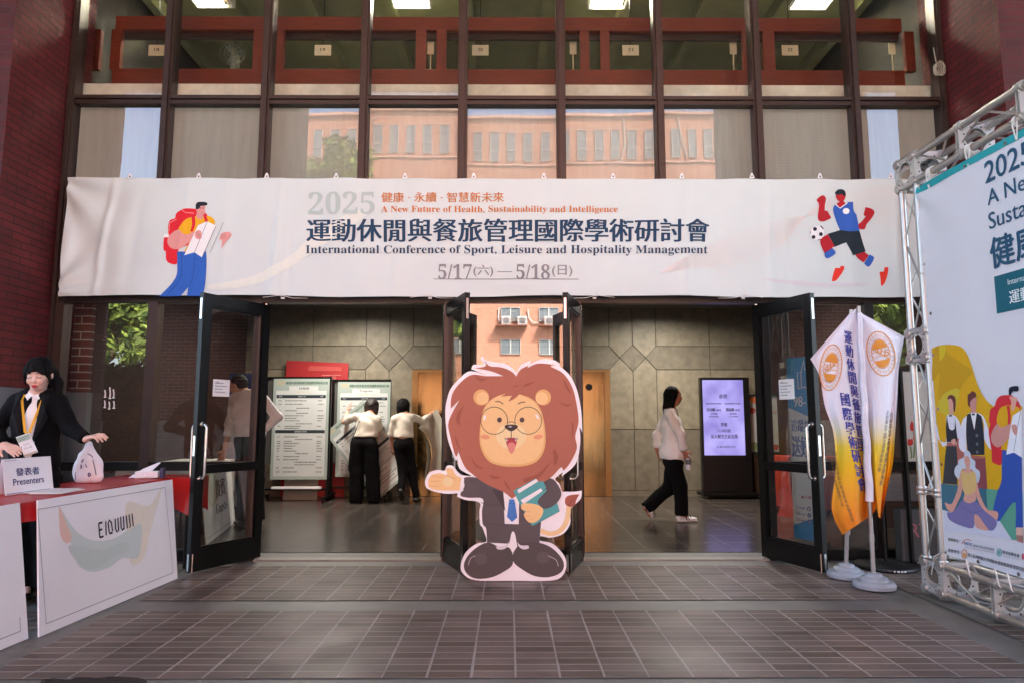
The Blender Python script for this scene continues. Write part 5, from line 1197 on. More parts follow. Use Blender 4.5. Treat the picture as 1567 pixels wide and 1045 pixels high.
# hair: crown, fringe, side locks, tail
hd = J['head']; s_ = .96
def hp(a, b_, c): return hd + side * a + fr * b_ + upv * c
B = Blob(.005); B.ell(hp(0, -.018, .030), (.0835, .101, .094), M, .02).cap(hp(0, -.05, -.02), hp(0, -.07, -.09), .07, .05, .04)
for a in np.linspace(-.056, .056, 11): B.cap(hp(a * .6, .055, .098), hp(a * 1.05, .094 - abs(a) * .42, .038 + .012 * math.sin(a * 160) - abs(a) * .25), .0125, .006, .005)
for q in (-1, 1): B.cap(hp(q * .072, .03, .05), hp(q * .076, .035, -.06), .014, .008, .012)
B.path([hp(.06, -.06, .0), hp(.095, -.04, -.08), hp(.11, 0, -.15), hp(.10, .0, -.20)], [.04, .035, .026, .012], .02) if np.dot(side, V3(1, 0, 0)) > 0 else B.path([hp(-.06, -.06, .0), hp(-.095, -.04, -.08), hp(-.11, 0, -.15), hp(-.10, .0, -.20)], [.04, .035, .026, .012], .02)
B.sub(hp(0, .115, -.045), (.068, .08, .084), M, .008); B.wrinkle(.0016, 120); B.build('hair', HAIR, p4)
for q in (-1, 1):                                                 # lowered lids with dark lashes, brows
    c = lambda a, z, b_=.0: tuple(hp(q * a, .0885 - abs(a - .03) * .35 + b_, z))
    MB().tube([c(.014, .0), c(.024, -.006, .002), (c(.036, -.007, .001)), c(.047, -.002)], .0022, 6).build('eyelash', BLACKC, p4)
    MB().tube([c(.014, .024, .004), c(.03, .029, .004), c(.046, .024, .001)], .0022, 6).build('eyebrow', HAIRB, p4)
    MB().lathe(tuple(hp(q * .038, .074, -.038)), [(.014, .0), (.01, .003), (0, .004)], 14, tuple(fr)).build('cheek_blush', mat('blush', hexc('#d99a8c'), .6, 0, .05), p4)
B = Blob(.003); B.ell(hp(0, .0905, -.060), (.0185, .007, .0052), M, .004).ell(hp(0, .0895, -.069), (.0155, .007, .006), M, .004); B.build('lips', mat('red_lips', hexc('#b5293a'), .4, 0, .05), p4, smooth=1)
# lanyard and badge
bd = np.array(oy(41, 680, -1.42)); mb = MB()
for q in (-1, 1):
    a = J['neck'] + V3(0, 0, .05) + FM[0] * q * .066; b_ = J['neck'] + FM[1] * .098 + FM[0] * q * .06 - V3(0, 0, .03); c = mix(J['neck'], J['hip'], .45) + FM[1] * .155 + FM[0] * q * .012; d = bd + V3(.02, 0, .085)
    for p_, q_ in ((a, b_), (b_, c), (c, d)):
        u = nrm(q_ - p_); n_ = FM[1]; wv = np.cross(u, n_) * .008
        mb.add([tuple(p_ + wv), tuple(p_ - wv), tuple(q_ - wv), tuple(q_ + wv)], [(0, 1, 2, 3)])
lo_ = mb.build('lanyard', mat('yellow_ribbon', hexc('#e0a51c'), .6, 0, .08), p4); lo_.modifiers.new('thick', 'SOLIDIFY').thickness = .003
BD = Surf(tuple(bd), nrm(V3(.95, -.1, .32)), nrm(V3(-.32, -.25, .95)))
t = thing('name_badge', tuple(bd), 'white plastic name badge with green band hanging from the yellow lanyard', 'badge')
mb = MB(); BD.poly(mb, [(-.05, -.072), (.05, -.072), (.05, .072), (-.05, .072)], WHITEP, 0, px=False); b0 = mb.build('card', None, t); b0.modifiers.new('thick', 'SOLIDIFY').thickness = .003
mb = MB(); BD.poly(mb, [(-.047, .03), (.047, .03), (.047, .068), (-.047, .068)], ink('#a9bcae'), .002, px=False); BD.text(mb, '發表者', -.022, .012, .022, -.002, ink('#a0a4a8'), .002, px=False); BD.bars(mb, -.045, .06, .045, .036, 2, ink('#6d8276'), .0025, 2, .35, px=False); BD.text(mb, '王嘉玲' if False else '工作人員', -.03, -.012, .03, -.028, ink('#8b8f94'), .002, px=False); BD.poly(mb, [(-.05, -.072), (.05, -.072), (.05, -.058), (-.05, -.058)], ink('#bcae9a'), .002, px=False)
mb.build('badge_print', None, t)
# ------------------------------------------------------------------ left reception tables
REDC = mat('red_satin', hexc('#b3191b'), .38, 0, .12, 3, .05, 30)
def draped_table(x0, x1, y0, y1, label, zt=.735, fall=.25, m=REDC):
    t = thing('draped_table', ((x0 + x1) / 2, (y0 + y1) / 2, 0), label, 'table')
    MB().box(x0 + .02, x1 - .02, y0 + .02, y1 - .02, zt - .03, zt - .004).build('table_top', mat('table_grey', hexc('#77736d'), .6), t)
    for x in (x0 + .06, x1 - .06):
        for y in (y0 + .08, y1 - .08): MB().tube([(x, y, 0), (x, y, zt - .03)], .014, 10).build('leg', BLACKM, t)
    mb = MB(); mb.grid(lambda u, v: (x0 + (x1 - x0) * u, y0 + (y1 - y0) * v, zt + .0025 * math.sin(u * 9 + v * 5) * math.sin(v * 11)), 14, 24)
    per = [(x0, y0), (x1, y0), (x1, y1), (x0, y1), (x0, y0)]; pts = []
    for a, b_ in zip(per, per[1:]):
        n_ = max(4, int(math.hypot(b_[0] - a[0], b_[1] - a[1]) / .03))
        for k in range(n_): pts.append((a[0] + (b_[0] - a[0]) * k / n_, a[1] + (b_[1] - a[1]) * k / n_))
    cx, cy = (x0 + x1) / 2, (y0 + y1) / 2; L_ = len(pts)
    def skirt(u, v):
        p = pts[int(round(u * L_)) % L_]; i = int(round(u * L_)) % L_
        dx = (p[0] - cx) / (x1 - x0); dy = (p[1] - cy) / (y1 - y0)
        nx, ny = (math.copysign(1, dx), 0) if abs(dx) > abs(dy) else (0, math.copysign(1, dy))
        corner = max(0, 1 - 6 * abs(abs(dx) - abs(dy)))
        amp = .02 * v * math.sin(i * .55) + .012 * v * math.sin(i * 1.3 + 1) + .06 * v * corner * v * (fall / .34) ** 2
        return (p[0] + nx * (.004 + amp), p[1] + ny * (.004 + amp), zt - fall * v * (1 + .35 * corner * min(1, fall / .25 - .4)))
    mb.grid(skirt, L_, 10)
    c = mb.build('red_cloth', m, t); return t
draped_table(-3.34, -2.765, -2.2, -.44, 'long reception table under a red satin cloth, the one holding the bag', .735, .11)
draped_table(-3.38, -2.81, -4.0, -2.26, 'red clothed table nearest the camera at the left edge', .735, .11)
draped_table(-3.3, -2.585, -.415, -.1, 'narrow red draped table between the long reception table and the left glass door')
FRAME = ink('#8b9095')
def foam_board(bl, br, tr, tl, label, art):
    bl, br, tr, tl = map(Vector, (bl, br, tr, tl)); s = (br - bl); n = s.cross(tl - bl).normalized(); t_ = n.cross(s).normalized()
    t = thing('foam_board', tuple((bl + br) / 2), label, 'sign board', 'white sign boards leaning on the tables')
    MB().slab([bl, br, tr, tl], -n * .01).build('board', BOARD, t)
    sf = Surf(bl, s, t_); W = s.length; H_ = (tl - bl).length; mb = MB(); art(sf, mb, W, H_); mb.build('board_print', None, t, recalc=False); return t
def wave_print(sf, mb, W, H_, word):
    i = .055
    for q in ([(i, i), (W - i, i)], [(W - i, i), (W - i, H_ - i)], [(W - i, H_ - i), (i, H_ - i)], [(i, H_ - i), (i, i)]): sf.line(mb, q, .004, FRAME, .0016, px=False)
    def bl_(pts, c, h): sf.poly(mb, [(a * W, b_ * H_) for a, b_ in smooth_loop(pts, 5)], ink(c), h, px=False)
    if word:
        bl_([(.62, .85), (.80, .78), (.93, .93), (.86, .72), (.78, .50), (.72, .32), (.62, .28), (.60, .5)], '#e6dfd2', .0008)
        bl_([(.16, .92), (.20, .72), (.22, .55), (.25, .42), (.33, .34), (.45, .33), (.55, .37), (.66, .33), (.70, .42), (.72, .62), (.62, .60), (.48, .56), (.34, .60), (.24, .72)], '#cad5d2', .0012)
        bl_([(.16, .92), (.19, .80), (.22, .66), (.19, .62), (.155, .70)], '#e5c3b4', .0013)
        bl_([(.20, .60), (.26, .42), (.34, .36), (.48, .40), (.60, .42), (.58, .50), (.40, .50)], '#c2d0cc', .0016)
        K = ink('#17191c'); x0, x1, z0, z1 = .395 * W, .66 * W, .60 * H_, .72 * H_
        u = lambda a, b_: (x0 + (x1 - x0) * a, z0 + (z1 - z0) * b_ + (x1 - x0) * a * .045)
        wd = .013
        for st in ([(.02, 0), (.02, 1)], [(.02, 1), (.12, 1)], [(.02, .52), (.10, .52)], [(.02, 0), (.12, 0)], [(.19, 0), (.21, 1)], [(.28, .1), (.27, .8), (.31, 1), (.36, .8), (.37, .15)], [(.28, .05), (.37, .05)], [(.47, 1), (.46, .25), (.49, 0), (.54, .05), (.55, 1)], [(.63, 1), (.62, .2), (.65, 0), (.70, .1)], [(.70, 0), (.71, 1)], [(.79, 1), (.80, .0)], [(.88, 1), (.89, .1), (.86, 0)], [(.97, 1), (.98, 0)]):
            sf.line(mb, [u(*p) for p in st], wd, K, .0022, px=False)
    else:
        bl_([(.55, .98), (.80, 1.0), (.95, .88), (.98, .7), (.90, .52), (.74, .42), (.66, .44), (.60, .7)], '#d9dbcf', .0008)
        bl_([(.45, .80), (.62, .95), (.80, .98), (.86, .80), (.78, .60), (.60, .50), (.40, .60)], '#c3cfcb', .0012); bl_([(.64, .50), (.74, .42), (.88, .5), (.80, .6)], '#e3dccd', .0014)
foam_board((-2.611, -2.12, .003), (-2.525, -.70, .003), (-2.64, -.63, .742), (-2.725, -2.05, .742), 'large white sign board with pale teal wave and black letters, leaning on the red table', lambda *a: wave_print(*a, True))
foam_board((-2.75, -3.6, .003), (-2.655, -2.145, .003), (-2.745, -2.17, .742), (-2.85, -3.6, .742), 'white sign board at the left edge, cut off by the frame, with pale green blob', lambda *a: wave_print(*a, False))
# tent card
a_, b_ = oz(8, 758, .739), oz(82, 748, .739); h_ = .225
t = thing('tent_card', tuple((a_ + b_) / 2), 'white folded table sign reading Presenters with Chinese characters above', 'sign')
s_ = (b_ - a_).normalized(); n_ = s_.cross(Vector((0, 0, 1))).normalized(); t_ = (Vector((0, 0, 1)) - n_ * .18).normalized()
mb = MB(); W = (b_ - a_).length; mb.slab([a_, b_, b_ + t_ * h_, a_ + t_ * h_], -n_ * .002); bk = -n_ * .085
mb.slab([a_ + bk, b_ + bk, b_ + t_ * h_ - n_ * .0025, a_ + t_ * h_ - n_ * .0025], -n_ * .002); mb.build('card', mat('card_white', hexc('#efeef3'), .5, 0, .02), t)
sf = Surf(a_, s_, t_); mb = MB(); IND = ink('#2b2f6d')
sf.text(mb, '發表者', .24 * W, .72 * h_, .72 * W, .50 * h_, IND, .0015, .02, .012, px=False); sf.text(mb, 'Presenters', .17 * W, .43 * h_, .80 * W, .25 * h_, IND, .0015, .02, .01, px=False)
sf.bars(mb, .04 * W, .965 * h_, .42 * W, .94 * h_, 1, ink('#9aa0b4'), .0015, 1, .7, px=False); sf.poly(mb, [(.03 * W, .02 * h_), (.93 * W, .02 * h_), (.93 * W, .04 * h_), (.03 * W, .04 * h_)], ink('#5b6a99'), .0015, px=False)
mb.build('card_print', None, t)
p = oz(88, 752, .7385); t = thing('paper_sheets', tuple(p), 'few loose white sheets lying beside the tent card', 'paper'); mb = MB()
for k, a in enumerate((.1, -.06, .02)): mb.obox(p + Vector((-.03 * k, .02 * k, .0015 + .0022 * k)), (math.cos(a), math.sin(a), 0), (-math.sin(a), math.cos(a), 0), (0, 0, 1), .10, .145, .001)
mb.build('sheets', WHITEP, t)
# white drawstring tote being lifted by its top
p = oz(135, 738, .74)
t = thing('cloth_bag', tuple(p), 'white cloth bag with purple prints gathered upright under the outstretched hand', 'bag')
B = Blob(.005); pt = np.array(oy(140, 676, p.y)); pb = np.array(p)
B.cap(pb + V3(-.055, 0, .05), pb + V3(.055, 0, .05), .058, .055, .06, ((0, 1, 0), .7)).cap(pb + V3(-.045, 0, .12), pb + V3(.045, .0, .12), .06, .052, .06, ((0, 1, 0), .65)).cap(pb + V3(-.03, 0, .19), pb + V3(.03, 0, .18), .055, .045, .06, ((0, 1, 0), .6)).cap(pb + V3(-.012, 0, .23), pt - V3(0.01, 0, .01), .034, .022, .04)
B.cut(pb + V3(0, 0, .001), V3(0, 0, -1)); B.wrinkle(.0055, 46); B.build('bag_body', mat('white_canvas', hexc('#e9e6ee'), .75, 0, .05, 9, .25, 70), t)
sfb = Surf((p.x, p.y - .045, p.z), (1, 0, 0)); mb = MB(); PUR = mat('purple_print', hexc('#54306b'), .6)
for k, pts in enumerate(([(.0, .215), (.03, .20), (.05, .165), (.065, .12), (.08, .06)], [(-.03, .18), (-.026, .165), (-.03, .15)], [(-.036, .135), (-.03, .12), (-.036, .108)], [(.03, .075), (.04, .062), (.032, .05), (.024, .062), (.03, .078)], [(-.07, .02), (-.075, .06), (-.066, .11)], [(.0, .14), (.012, .115)])):
    q = smooth_loop(pts, 5, False); mb.m(PUR).tube([(p.x + a, p.y - .046 + .25 * abs(a) ** 1.3 * (1 if k else .8) - (.004 if b_ < .17 else -.012), p.z + b_) for a, b_ in q], .0028 if k not in (1, 2, 3) else .0042, 6)
mb.build('bag_print', None, t)
MB().tube([(p.x + .062, p.y - .02, p.z + .01), (p.x + .075, p.y - .03, p.z + .05), (p.x + .055, p.y - .03, p.z + .15), (p.x + .015, p.y - .01, p.z + .235)], .007, 8).build('drawstring', WSHIRT, t)
# tissue pack
p = oz(222, 731, .74); t = thing('tissue_pack', tuple(p), 'torn white tissue pack with a raised flap at the right end of the red table', 'tissue')
MB().obox(p + Vector((.01, .02, .028)), (1, .25, 0), (-.25, 1, 0), (0, 0, 1), .085, .05, .027).build('pack', mat('tissue_white', hexc('#ecebef'), .6, 0, .04), t, bevel=.006)
mb = MB(); mb.add([p + Vector(v) for v in ((-.13, -.01, .004), (.02, -.04, .012), (.105, .03, .125), (.07, .05, .12), (-.02, .0, .075))], [(0, 1, 4), (1, 2, 3, 4)]); o = mb.build('flap', mat('tissue_white', hexc('#ecebef'), .6), t); o.modifiers.new('thick', 'SOLIDIFY').thickness = .003
MB().obox(p + Vector((.125, .03, .04)), (1, .2, 0), (-.2, 1, 0), (0, 0, 1), .014, .03, .04).build('blue_box', mat('navy_card', hexc('#2a2c55'), .5), t, bevel=.003)

# ------------------------------------------------------------------ lobby furniture and posters
GREY_T = ink('#6e726f'); DK = ink('#2c343a'); GREENB = ink('#98a39d'); PAPER = mat('poster_paper', hexc('#c0c3c2'), .6, 0, .04, 3)
def poster_stand(px0, px1, pyt, Y, label):
    a, b_ = oy(px0, pyt, Y), oy(px1, pyt, Y); zt = a.z; t = thing('poster_stand', ((a.x + b_.x) / 2, Y, 0), label, 'poster stand', 'black wheeled poster stands')
    mb = MB()
    for x in (a.x, b_.x): mb.box(x - .02, x + .02, Y - .02, Y + .02, .07, zt)
    mb.box(a.x + .02, b_.x - .02, Y - .018, Y + .018, zt - .04, zt - .002); mb.box(a.x + .02, b_.x - .02, Y - .018, Y + .018, .16, .19); mb.build('stand_frame', BLACKM, t)
    MB().box(a.x + .02, b_.x - .02, Y + .0, Y + .012, .55, zt - .04).build('back_sheet', mat('stand_grey', hexc('#4b4a47'), .7), t)
    for x in (a.x, b_.x):
        MB().box(x - .025, x + .025, Y - .26, Y + .26, .06, .085).build('foot_bar', BLACKM, t)
        for y in (-.23, .23):
            MB().lathe((x - .012, Y + y, .03), [(0, 0), (.03, 0), (.03, .024), (0, .024)], 16, (1, 0, 0)).build('caster', BLACKM, t)
    return t
poster_stand(409, 506, 576, 4.35, 'left black poster stand on casters with the full programme sheet')
poster_stand(511, 597, 580, 4.62, 'right black poster stand on casters behind the person with the loose poster')
def programme(sf, mb, W, H_, title, seed=1):
    P = lambda a, b_, c, d, m, h: sf.poly(mb, [(a * W, c * H_), (b_ * W, c * H_), (b_ * W, d * H_), (a * W, d * H_)], m, h, px=False)
    P(0, 1, 0, 1, GREENB, .001); P(.05, .95, .03, .88, PAPER, .0014); P(.28, .80, .845, .925, PAPER, .002)
    sf.text(mb, '2025', .06 * W, .975 * H_, .20 * W, .94 * H_, ink('#c7a86a'), .002, px=False); sf.text(mb, '運動休閒與餐旅管理國際學術研討會', .22 * W, .972 * H_, .97 * W, .943 * H_, ink('#3a5a48'), .002, .02, px=False)
    sf.text(mb, title, .46 * W if len(title) < 5 else .42 * W, .915 * H_, .64 * W if len(title) < 5 else .66 * W, .89 * H_, DK, .0025, .02, px=False); sf.text(mb, '5月17日（六）', .38 * W, .876 * H_, .70 * W, .857 * H_, ink('#c7a86a'), .0025, px=False)
    for z in (.805, .455): P(.06, .94, z, z + .032, DK, .0018)
    sf.text(mb, '時間', .10 * W, .828 * H_, .16 * W, .815 * H_, PAPER, .0025, px=False); sf.text(mb, '議程內容', .45 * W, .828 * H_, .58 * W, .815 * H_, PAPER, .0025, px=False); sf.text(mb, '地點', .84 * W, .828 * H_, .90 * W, .815 * H_, PAPER, .0025, px=False); sf.text(mb, '海報論文發表', .40 * W, .480 * H_, .62 * W, .463 * H_, PAPER, .0025, px=False)
    rnd = random.Random(seed)
    for z in (.775, .74, .70, .675, .65, .625, .60, .575, .545, .52, .50, .415, .39, .37, .35, .325, .30, .275, .25, .22, .19, .165, .14, .11, .07):
        k = rnd.random(); x0 = .22 if k < .75 else .42; x1 = x0 + rnd.uniform(.25, .5)
        sf.bars(mb, x0 * W, (z + .012) * H_, x1 * W, z * H_, 1, GREY_T, .002, rnd.random(), .8, px=False)
        if k < .6: sf.bars(mb, .10 * W, (z + .012) * H_, .17 * W, z * H_, 1, GREY_T, .002, rnd.random(), .8, px=False); sf.bars(mb, .80 * W, (z + .012) * H_, .92 * W, z * H_, 1, GREY_T, .002, rnd.random(), .8, px=False)
def flat_poster(name, o, W, H_, label, cat, art, s=(1, 0, 0), t_=(0, 0, 1), group=None, th=.004):
    t = thing(name, tuple(o), label, cat, group); sf = Surf(o, s, t_)
    MB().slab([sf.at(0, 0), sf.at(W, 0), sf.at(W, H_), sf.at(0, H_)], -sf.n * th).build('sheet', PAPER, t)
    mb = MB(); art(sf, mb, W, H_); mb.build('poster_print', None, t, recalc=False); return t
a, b_, c = oy(413, 733, 4.32), oy(500, 731, 4.32), oy(415, 579, 4.32)
flat_poster('programme_poster', a, b_.x - a.x, c.z - a.z, 'pale green programme poster filling the left stand', 'poster', lambda *q: programme(*q, '日程表', 1), group='programme posters')
a, b_, c = oy(513, 729, 4.59), oy(595, 729, 4.59), oy(514, 584, 4.59)
flat_poster('programme_poster', a, b_.x - a.x, c.z - a.z, 'pale green English programme poster on the right stand, behind two persons', 'poster', lambda *q: programme(*q, 'Program', 2), group='programme posters')
# loose poster held aslant
A_, B_, D_ = oy(497, 662, 4.36), oy(556, 612, 4.36), oy(577, 766, 4.36)
sv = (B_ - A_); tv = (A_ - D_)
t = thing('loose_poster', tuple(D_), 'unhung programme poster held aslant behind the person in wide black trousers', 'poster', 'programme posters')
class Curl(Surf):
    def at(self, s, t, h=0.0):
        p = super().at(s, t, h); k = max(0, .35 - t); return p + self.n * (.9 * k * k) + self.s * (.5 * k * k)
o_ = D_; sf = Curl(o_, sv, tv, (lambda a, b: 0.0)); W, H_ = sv.length, tv.length
mb = MB(); mb.grid(lambda u, v: sf.at(u * W, v * H_), 8, 40); mb.build('sheet', PAPER, t, recalc=False)
mb = MB(); programme(sf, mb, W, H_, '日程表', 3); mb.build('poster_print', None, t, recalc=False)
# white sheet held up at the lift
t = thing('rolled_sheet', tuple(oy(665, 735, 4.38)), 'large blank white sheet curling down from the hand in front of the brass lift', 'paper')
L_ = [(640, 654), (652, 664), (660, 680), (662, 700), (656, 720), (650, 742)]; R_ = [(668, 625), (676, 640), (681, 660), (682, 690), (683, 720), (683, 745)]
def sh(u, v):
    k = v * (len(L_) - 1); i = min(int(k), len(L_) - 2); f_ = k - i; l = [L_[i][j] * (1 - f_) + L_[i + 1][j] * f_ for j in (0, 1)]; r = [R_[i][j] * (1 - f_) + R_[i + 1][j] * f_ for j in (0, 1)]
    return tuple(oy(l[0] * (1 - u) + r[0] * u, l[1] * (1 - u) + r[1] * u, 4.36 + .09 * math.sin(u * 3.0 + v * 1.5) - .05 * u))
mb = MB(); mb.grid(sh, 14, 26); mb.build('sheet', mat('sheet_back', hexc('#b9b2a4'), .7, 0, .05), t)
mb = MB(); mb.grid(lambda u, v: tuple(Vector(sh(0, .15 + v * .8)) + Vector((-.02 - .07 * math.sin(v * 3.1) * u, .10 * u, -.02 * u))), 6, 20); mb.build('curled_edge', mat('sheet_shade', hexc('#8f8a7e'), .7), t)  # underside of the curl coloured darker, shade put into the paper
# red board behind the stands
a, b_ = oy(437, 551, 4.88), oy(532, 555, 4.88)
t = thing('red_board', ((a.x + b_.x) / 2, 4.85, 0), 'red backdrop board standing against the stone wall behind the poster stands', 'board')
MB().slab([(a.x, 4.87, .01), (b_.x, 4.87, .01), (b_.x, 4.93, b_.z), (a.x, 4.93, a.z)], (0, .02, 0)).build('board', mat('red_panel', hexc('#9c2326'), .5, 0, .08), t)
sf = Surf((0, 4.90, 0), (1, 0, 0)); mb = MB(); z = b_.z; sfr = Surf((a.x, 4.866, 0), (1, 0, 0), Vector((0, .06, b_.z)).normalized())
sfr.poly(mb, [(.35, z - .12), (.9, z - .13), (.88, z - .06), (.38, z - .04)], ink('#b04a46'), .001, px=False); sfr.bars(mb, .58, z - .18, .95, z - .27, 3, ink('#cf8f88'), .0015, 5, .3, px=False); mb.build('board_print', None, t)
# papers under the left stand
a = oy(432, 770, 4.5)
t = thing('paper_stack', (a.x + .25, 4.55, 0), 'white printed sheets propped upright under the left poster stand', 'paper')
mb = MB(); mb.slab([(a.x, 4.5, .003), (a.x + .52, 4.5, .003), (a.x + .52, 4.58, .42), (a.x, 4.58, .42)], (0, .01, 0)); mb.build('sheets', mat('dull_paper', hexc('#a7a79f'), .7, 0, .08), t)
mb = MB(); Surf((a.x, 4.497, 0), (1, 0, 0), Vector((0, .08, .417)).normalized()).bars(mb, .08, .36, .44, .24, 4, GREY_T, .001, 7, .3, px=False); mb.build('print', None, t)
o = MB().box(oy(417, 753, 4.3).x, oy(492, 753, 4.3).x, 4.24, 4.30, .192, .222).build('paper_roll', WHITEP, None, (-3.3, 4.27, .192)); tag(o, 'long white rolled sheet lying on the cross bar of the left stand', 'paper')

# information kiosk
KY = 4.7; a, b_ = oy(1071, 577, KY), oy(1146, 577, KY); zt = a.z
t = thing('info_kiosk', ((a.x + b_.x) / 2, KY, 0), 'tall black digital kiosk with a glowing lavender notice screen', 'kiosk')
MB().box(a.x, b_.x, KY, KY + .1, .09, zt).build('cabinet', mat('kiosk_black', hexc('#0e0e10'), .35, 0, .1), t, bevel=.008)
MB().box(a.x - .04, b_.x + .04, KY - .14, KY + .24, .045, .088).build('base_plate', BLACKM, t)
for x in (a.x + .05, b_.x - .05): MB().lathe((x - .015, KY - .1, .0235), [(0, 0), (.023, 0), (.023, .03), (0, .03)], 14, (1, 0, 0)).build('caster', BLACKM, t)
s0, s1 = oy(1074.5, 581, KY - .004), oy(1141, 696, KY - .004)
SCR = bpy.data.materials.new('lit_screen'); SCR.use_nodes = True; tt = SCR.node_tree; bb_ = tt.nodes['Principled BSDF']; bb_.inputs['Base Color'].default_value = (.02, .02, .03, 1)
nz_ = tt.nodes.new('ShaderNodeTexNoise'); nz_.inputs['Scale'].default_value = 2.5; cr = tt.nodes.new('ShaderNodeValToRGB'); cr.color_ramp.elements[0].position = .35; cr.color_ramp.elements[1].position = .7
cr.color_ramp.elements[0].color = (*hexc('#8378c4'), 1); cr.color_ramp.elements[1].color = (*hexc('#b3aaee'), 1)
tcn = tt.nodes.new('ShaderNodeTexCoord'); tt.links.new(tcn.outputs['Object'], nz_.inputs['Vector']); tt.links.new(nz_.outputs['Fac'], cr.inputs['Fac']); tt.links.new(cr.outputs[0], bb_.inputs['Emission Color'])
SCREEN_BSDF = bb_; bb_.inputs['Emission Strength'].default_value = .105
scn = MB().box(s0.x, s1.x, KY - .003, KY - .001, s1.z, s0.z).build('screen', SCR, t)
sf = Surf((s0.x, KY - .004, s1.z), (1, 0, 0)); W, H_ = s1.x - s0.x, s0.z - s1.z; mb = MB(); K = mat('screen_text', (.005, .005, .01), .6, var=0)
T = lambda s, x0, y0, x1, y1, bo=.02: sf.text(mb, s, x0 * W, (1 - y0) * H_, x1 * W, (1 - y1) * H_, K, .001, bo, px=False)
T('恭賀', .40, .19, .60, .25); T('體育與運動科學系教授', .08, .305, .45, .328); T('休旅管理研究所教授', .53, .305, .92, .328); T('吳清麟', .09, .375, .29, .42, .03); T('副教授', .31, .39, .44, .415); T('劉振耀', .56, .375, .76, .42, .03); T('副教授', .78, .39, .90, .415)
T('執門學術', .18, .44, .35, .465); T('研究學者獎', .14, .478, .38, .5); T('執門學術', .65, .44, .82, .465); T('人文科學獎', .62, .478, .85, .5); T('榮獲', .42, .57, .58, .62); T('113年度', .34, .655, .66, .70); T('吳大猷先生紀念獎', .17, .725, .83, .78); T('社會科學研究所', .30, .875, .76, .905, 0)
sf.ring(mb, .25 * W, (1 - .89) * H_, .025, .025, .004, K, .001) if False else None
mb.build('screen_lettering', None, scn)
# notice board beside the kiosk
a, b_ = oy(1147, 693, 4.85), oy(1210, 603, 4.85)
t = thing('notice_board', ((a.x + b_.x) / 2, 4.85, 0), 'standing notice board with teal frame and an orange and cream poster', 'notice board')
mb = MB()
for x0, x1, z0, z1 in ((a.x, a.x + .03, a.z, b_.z), (b_.x - .03, b_.x, a.z, b_.z), (a.x + .03, b_.x - .03, a.z, a.z + .03), (a.x + .03, b_.x - .03, b_.z - .03, b_.z)): mb.box(x0, x1, 4.83, 4.87, z0, z1)
mb.build('teal_frame', mat('teal_dark', hexc('#1f3b3d'), .5), t); MB().box(a.x + .03, b_.x - .03, 4.85, 4.86, a.z + .03, b_.z - .03).build('backing', PAPER, t)
mb = MB()
for x in (a.x + .05, b_.x - .05): mb.box(x - .015, x + .015, 4.84, 4.87, 0, a.z); 
for x in (a.x + .05, b_.x - .05): mb.box(x - .02, x + .02, 4.68, 4.9, 0, .02)
mb.build('legs', BLACKM, t)
sf = Surf((a.x, 4.849, a.z), (1, 0, 0)); W, H_ = b_.x - a.x, b_.z - a.z; mb = MB()
for i, (x, y, r) in enumerate(((.14, .92, .10), (.10, .72, .07), (.9, .62, .12), (.93, .45, .1), (.12, .1, .12), (.6, .1, .07))): sf.poly(mb, [(min(max(x * W + r * W * math.cos(q) * (1 + .2 * math.sin(3 * q)), .035), W - .035), min(max(y * H_ + r * W * math.sin(q), .035), H_ - .035)) for q in [2 * math.pi * k / 24 for k in range(24)]], ink(('#d97b4c', '#b5514a', '#d99a6b', '#c9714f', '#7f8f68', '#a5544a')[i]), .001, px=False)
sf.text(mb, '嘉年華會', .35 * W, .72 * H_, .75 * W, .66 * H_, ink('#b98455'), .0015, px=False); sf.bars(mb, .35 * W, .55 * H_, .8 * W, .25 * H_, 6, ink('#b9a27c'), .0015, 3, .3, px=False); mb.build('poster_print', None, t)
# table under red cloth, right of the lobby
draped_table(3.56, 4.2, 2.7, 3.2, 'red draped table inside the lobby, seen through the right glass door', .74, .66, mat('dull_red_cloth', hexc('#a32a20'), .6, 0, .15, 4))
# wall directory
sfw = Surf((4.285, 0, 0), (0, -1, 0)); t = thing('wall_sign', (4.285, 4.2, 1.5), 'round dark wall sign with white room numbers 201 and 202', 'sign')
c0 = sfw.st(1206, 567); mb = MB(); mb.lathe(tuple(sfw.at(*c0, .0)), [(.36, -.003), (.36, .006), (.34, .01), (0, .01)], 40, tuple(sfw.n)); mb.build('disc', mat('sign_brown', hexc('#2c2120'), .5), t)
mb = MB(); sfw.text(mb, '201 演講廳', c0[0] - .28, c0[1] + .16, c0[0] + .30, c0[1] + .05, ink('#d9d6d0'), .012, px=False); sfw.text(mb, '202 國際廳', c0[0] - .28, c0[1] - .05, c0[0] + .30, c0[1] - .16, ink('#d9d6d0'), .012, px=False); mb.build('sign_lettering', None, t)
# guests board and table behind the left door
draped_table(-3.95, -3.32, .9, 2.3, 'plain white clothed table behind the left glass door where the person leans', .74, .3, mat('white_cloth', hexc('#b9b6b0'), .7))
def gp(sf, mb, W, H_):
    i = .05
    for q in ([(i, i), (W - i, i)], [(W - i, i), (W - i, H_ - i)], [(W - i, H_ - i), (i, H_ - i)], [(i, H_ - i), (i, i)]): sf.line(mb, q, .005, FRAME, .0016, px=False)
    sf.poly(mb, [(a * W, b_ * H_) for a, b_ in smooth_loop([(.15, .95), (.5, .9), (.6, .7), (.45, .5), (.2, .45), (.12, .7)], 5)], ink('#c9d2c6'), .001, px=False)
    sf.text(mb, '貴賓', .38 * W, .78 * H_, .72 * W, .52 * H_, ink('#23262a'), .002, .03, px=False); sf.text(mb, serif('Guests'), .36 * W, .44 * H_, .74 * W, .30 * H_, ink('#23262a'), .002, px=False)
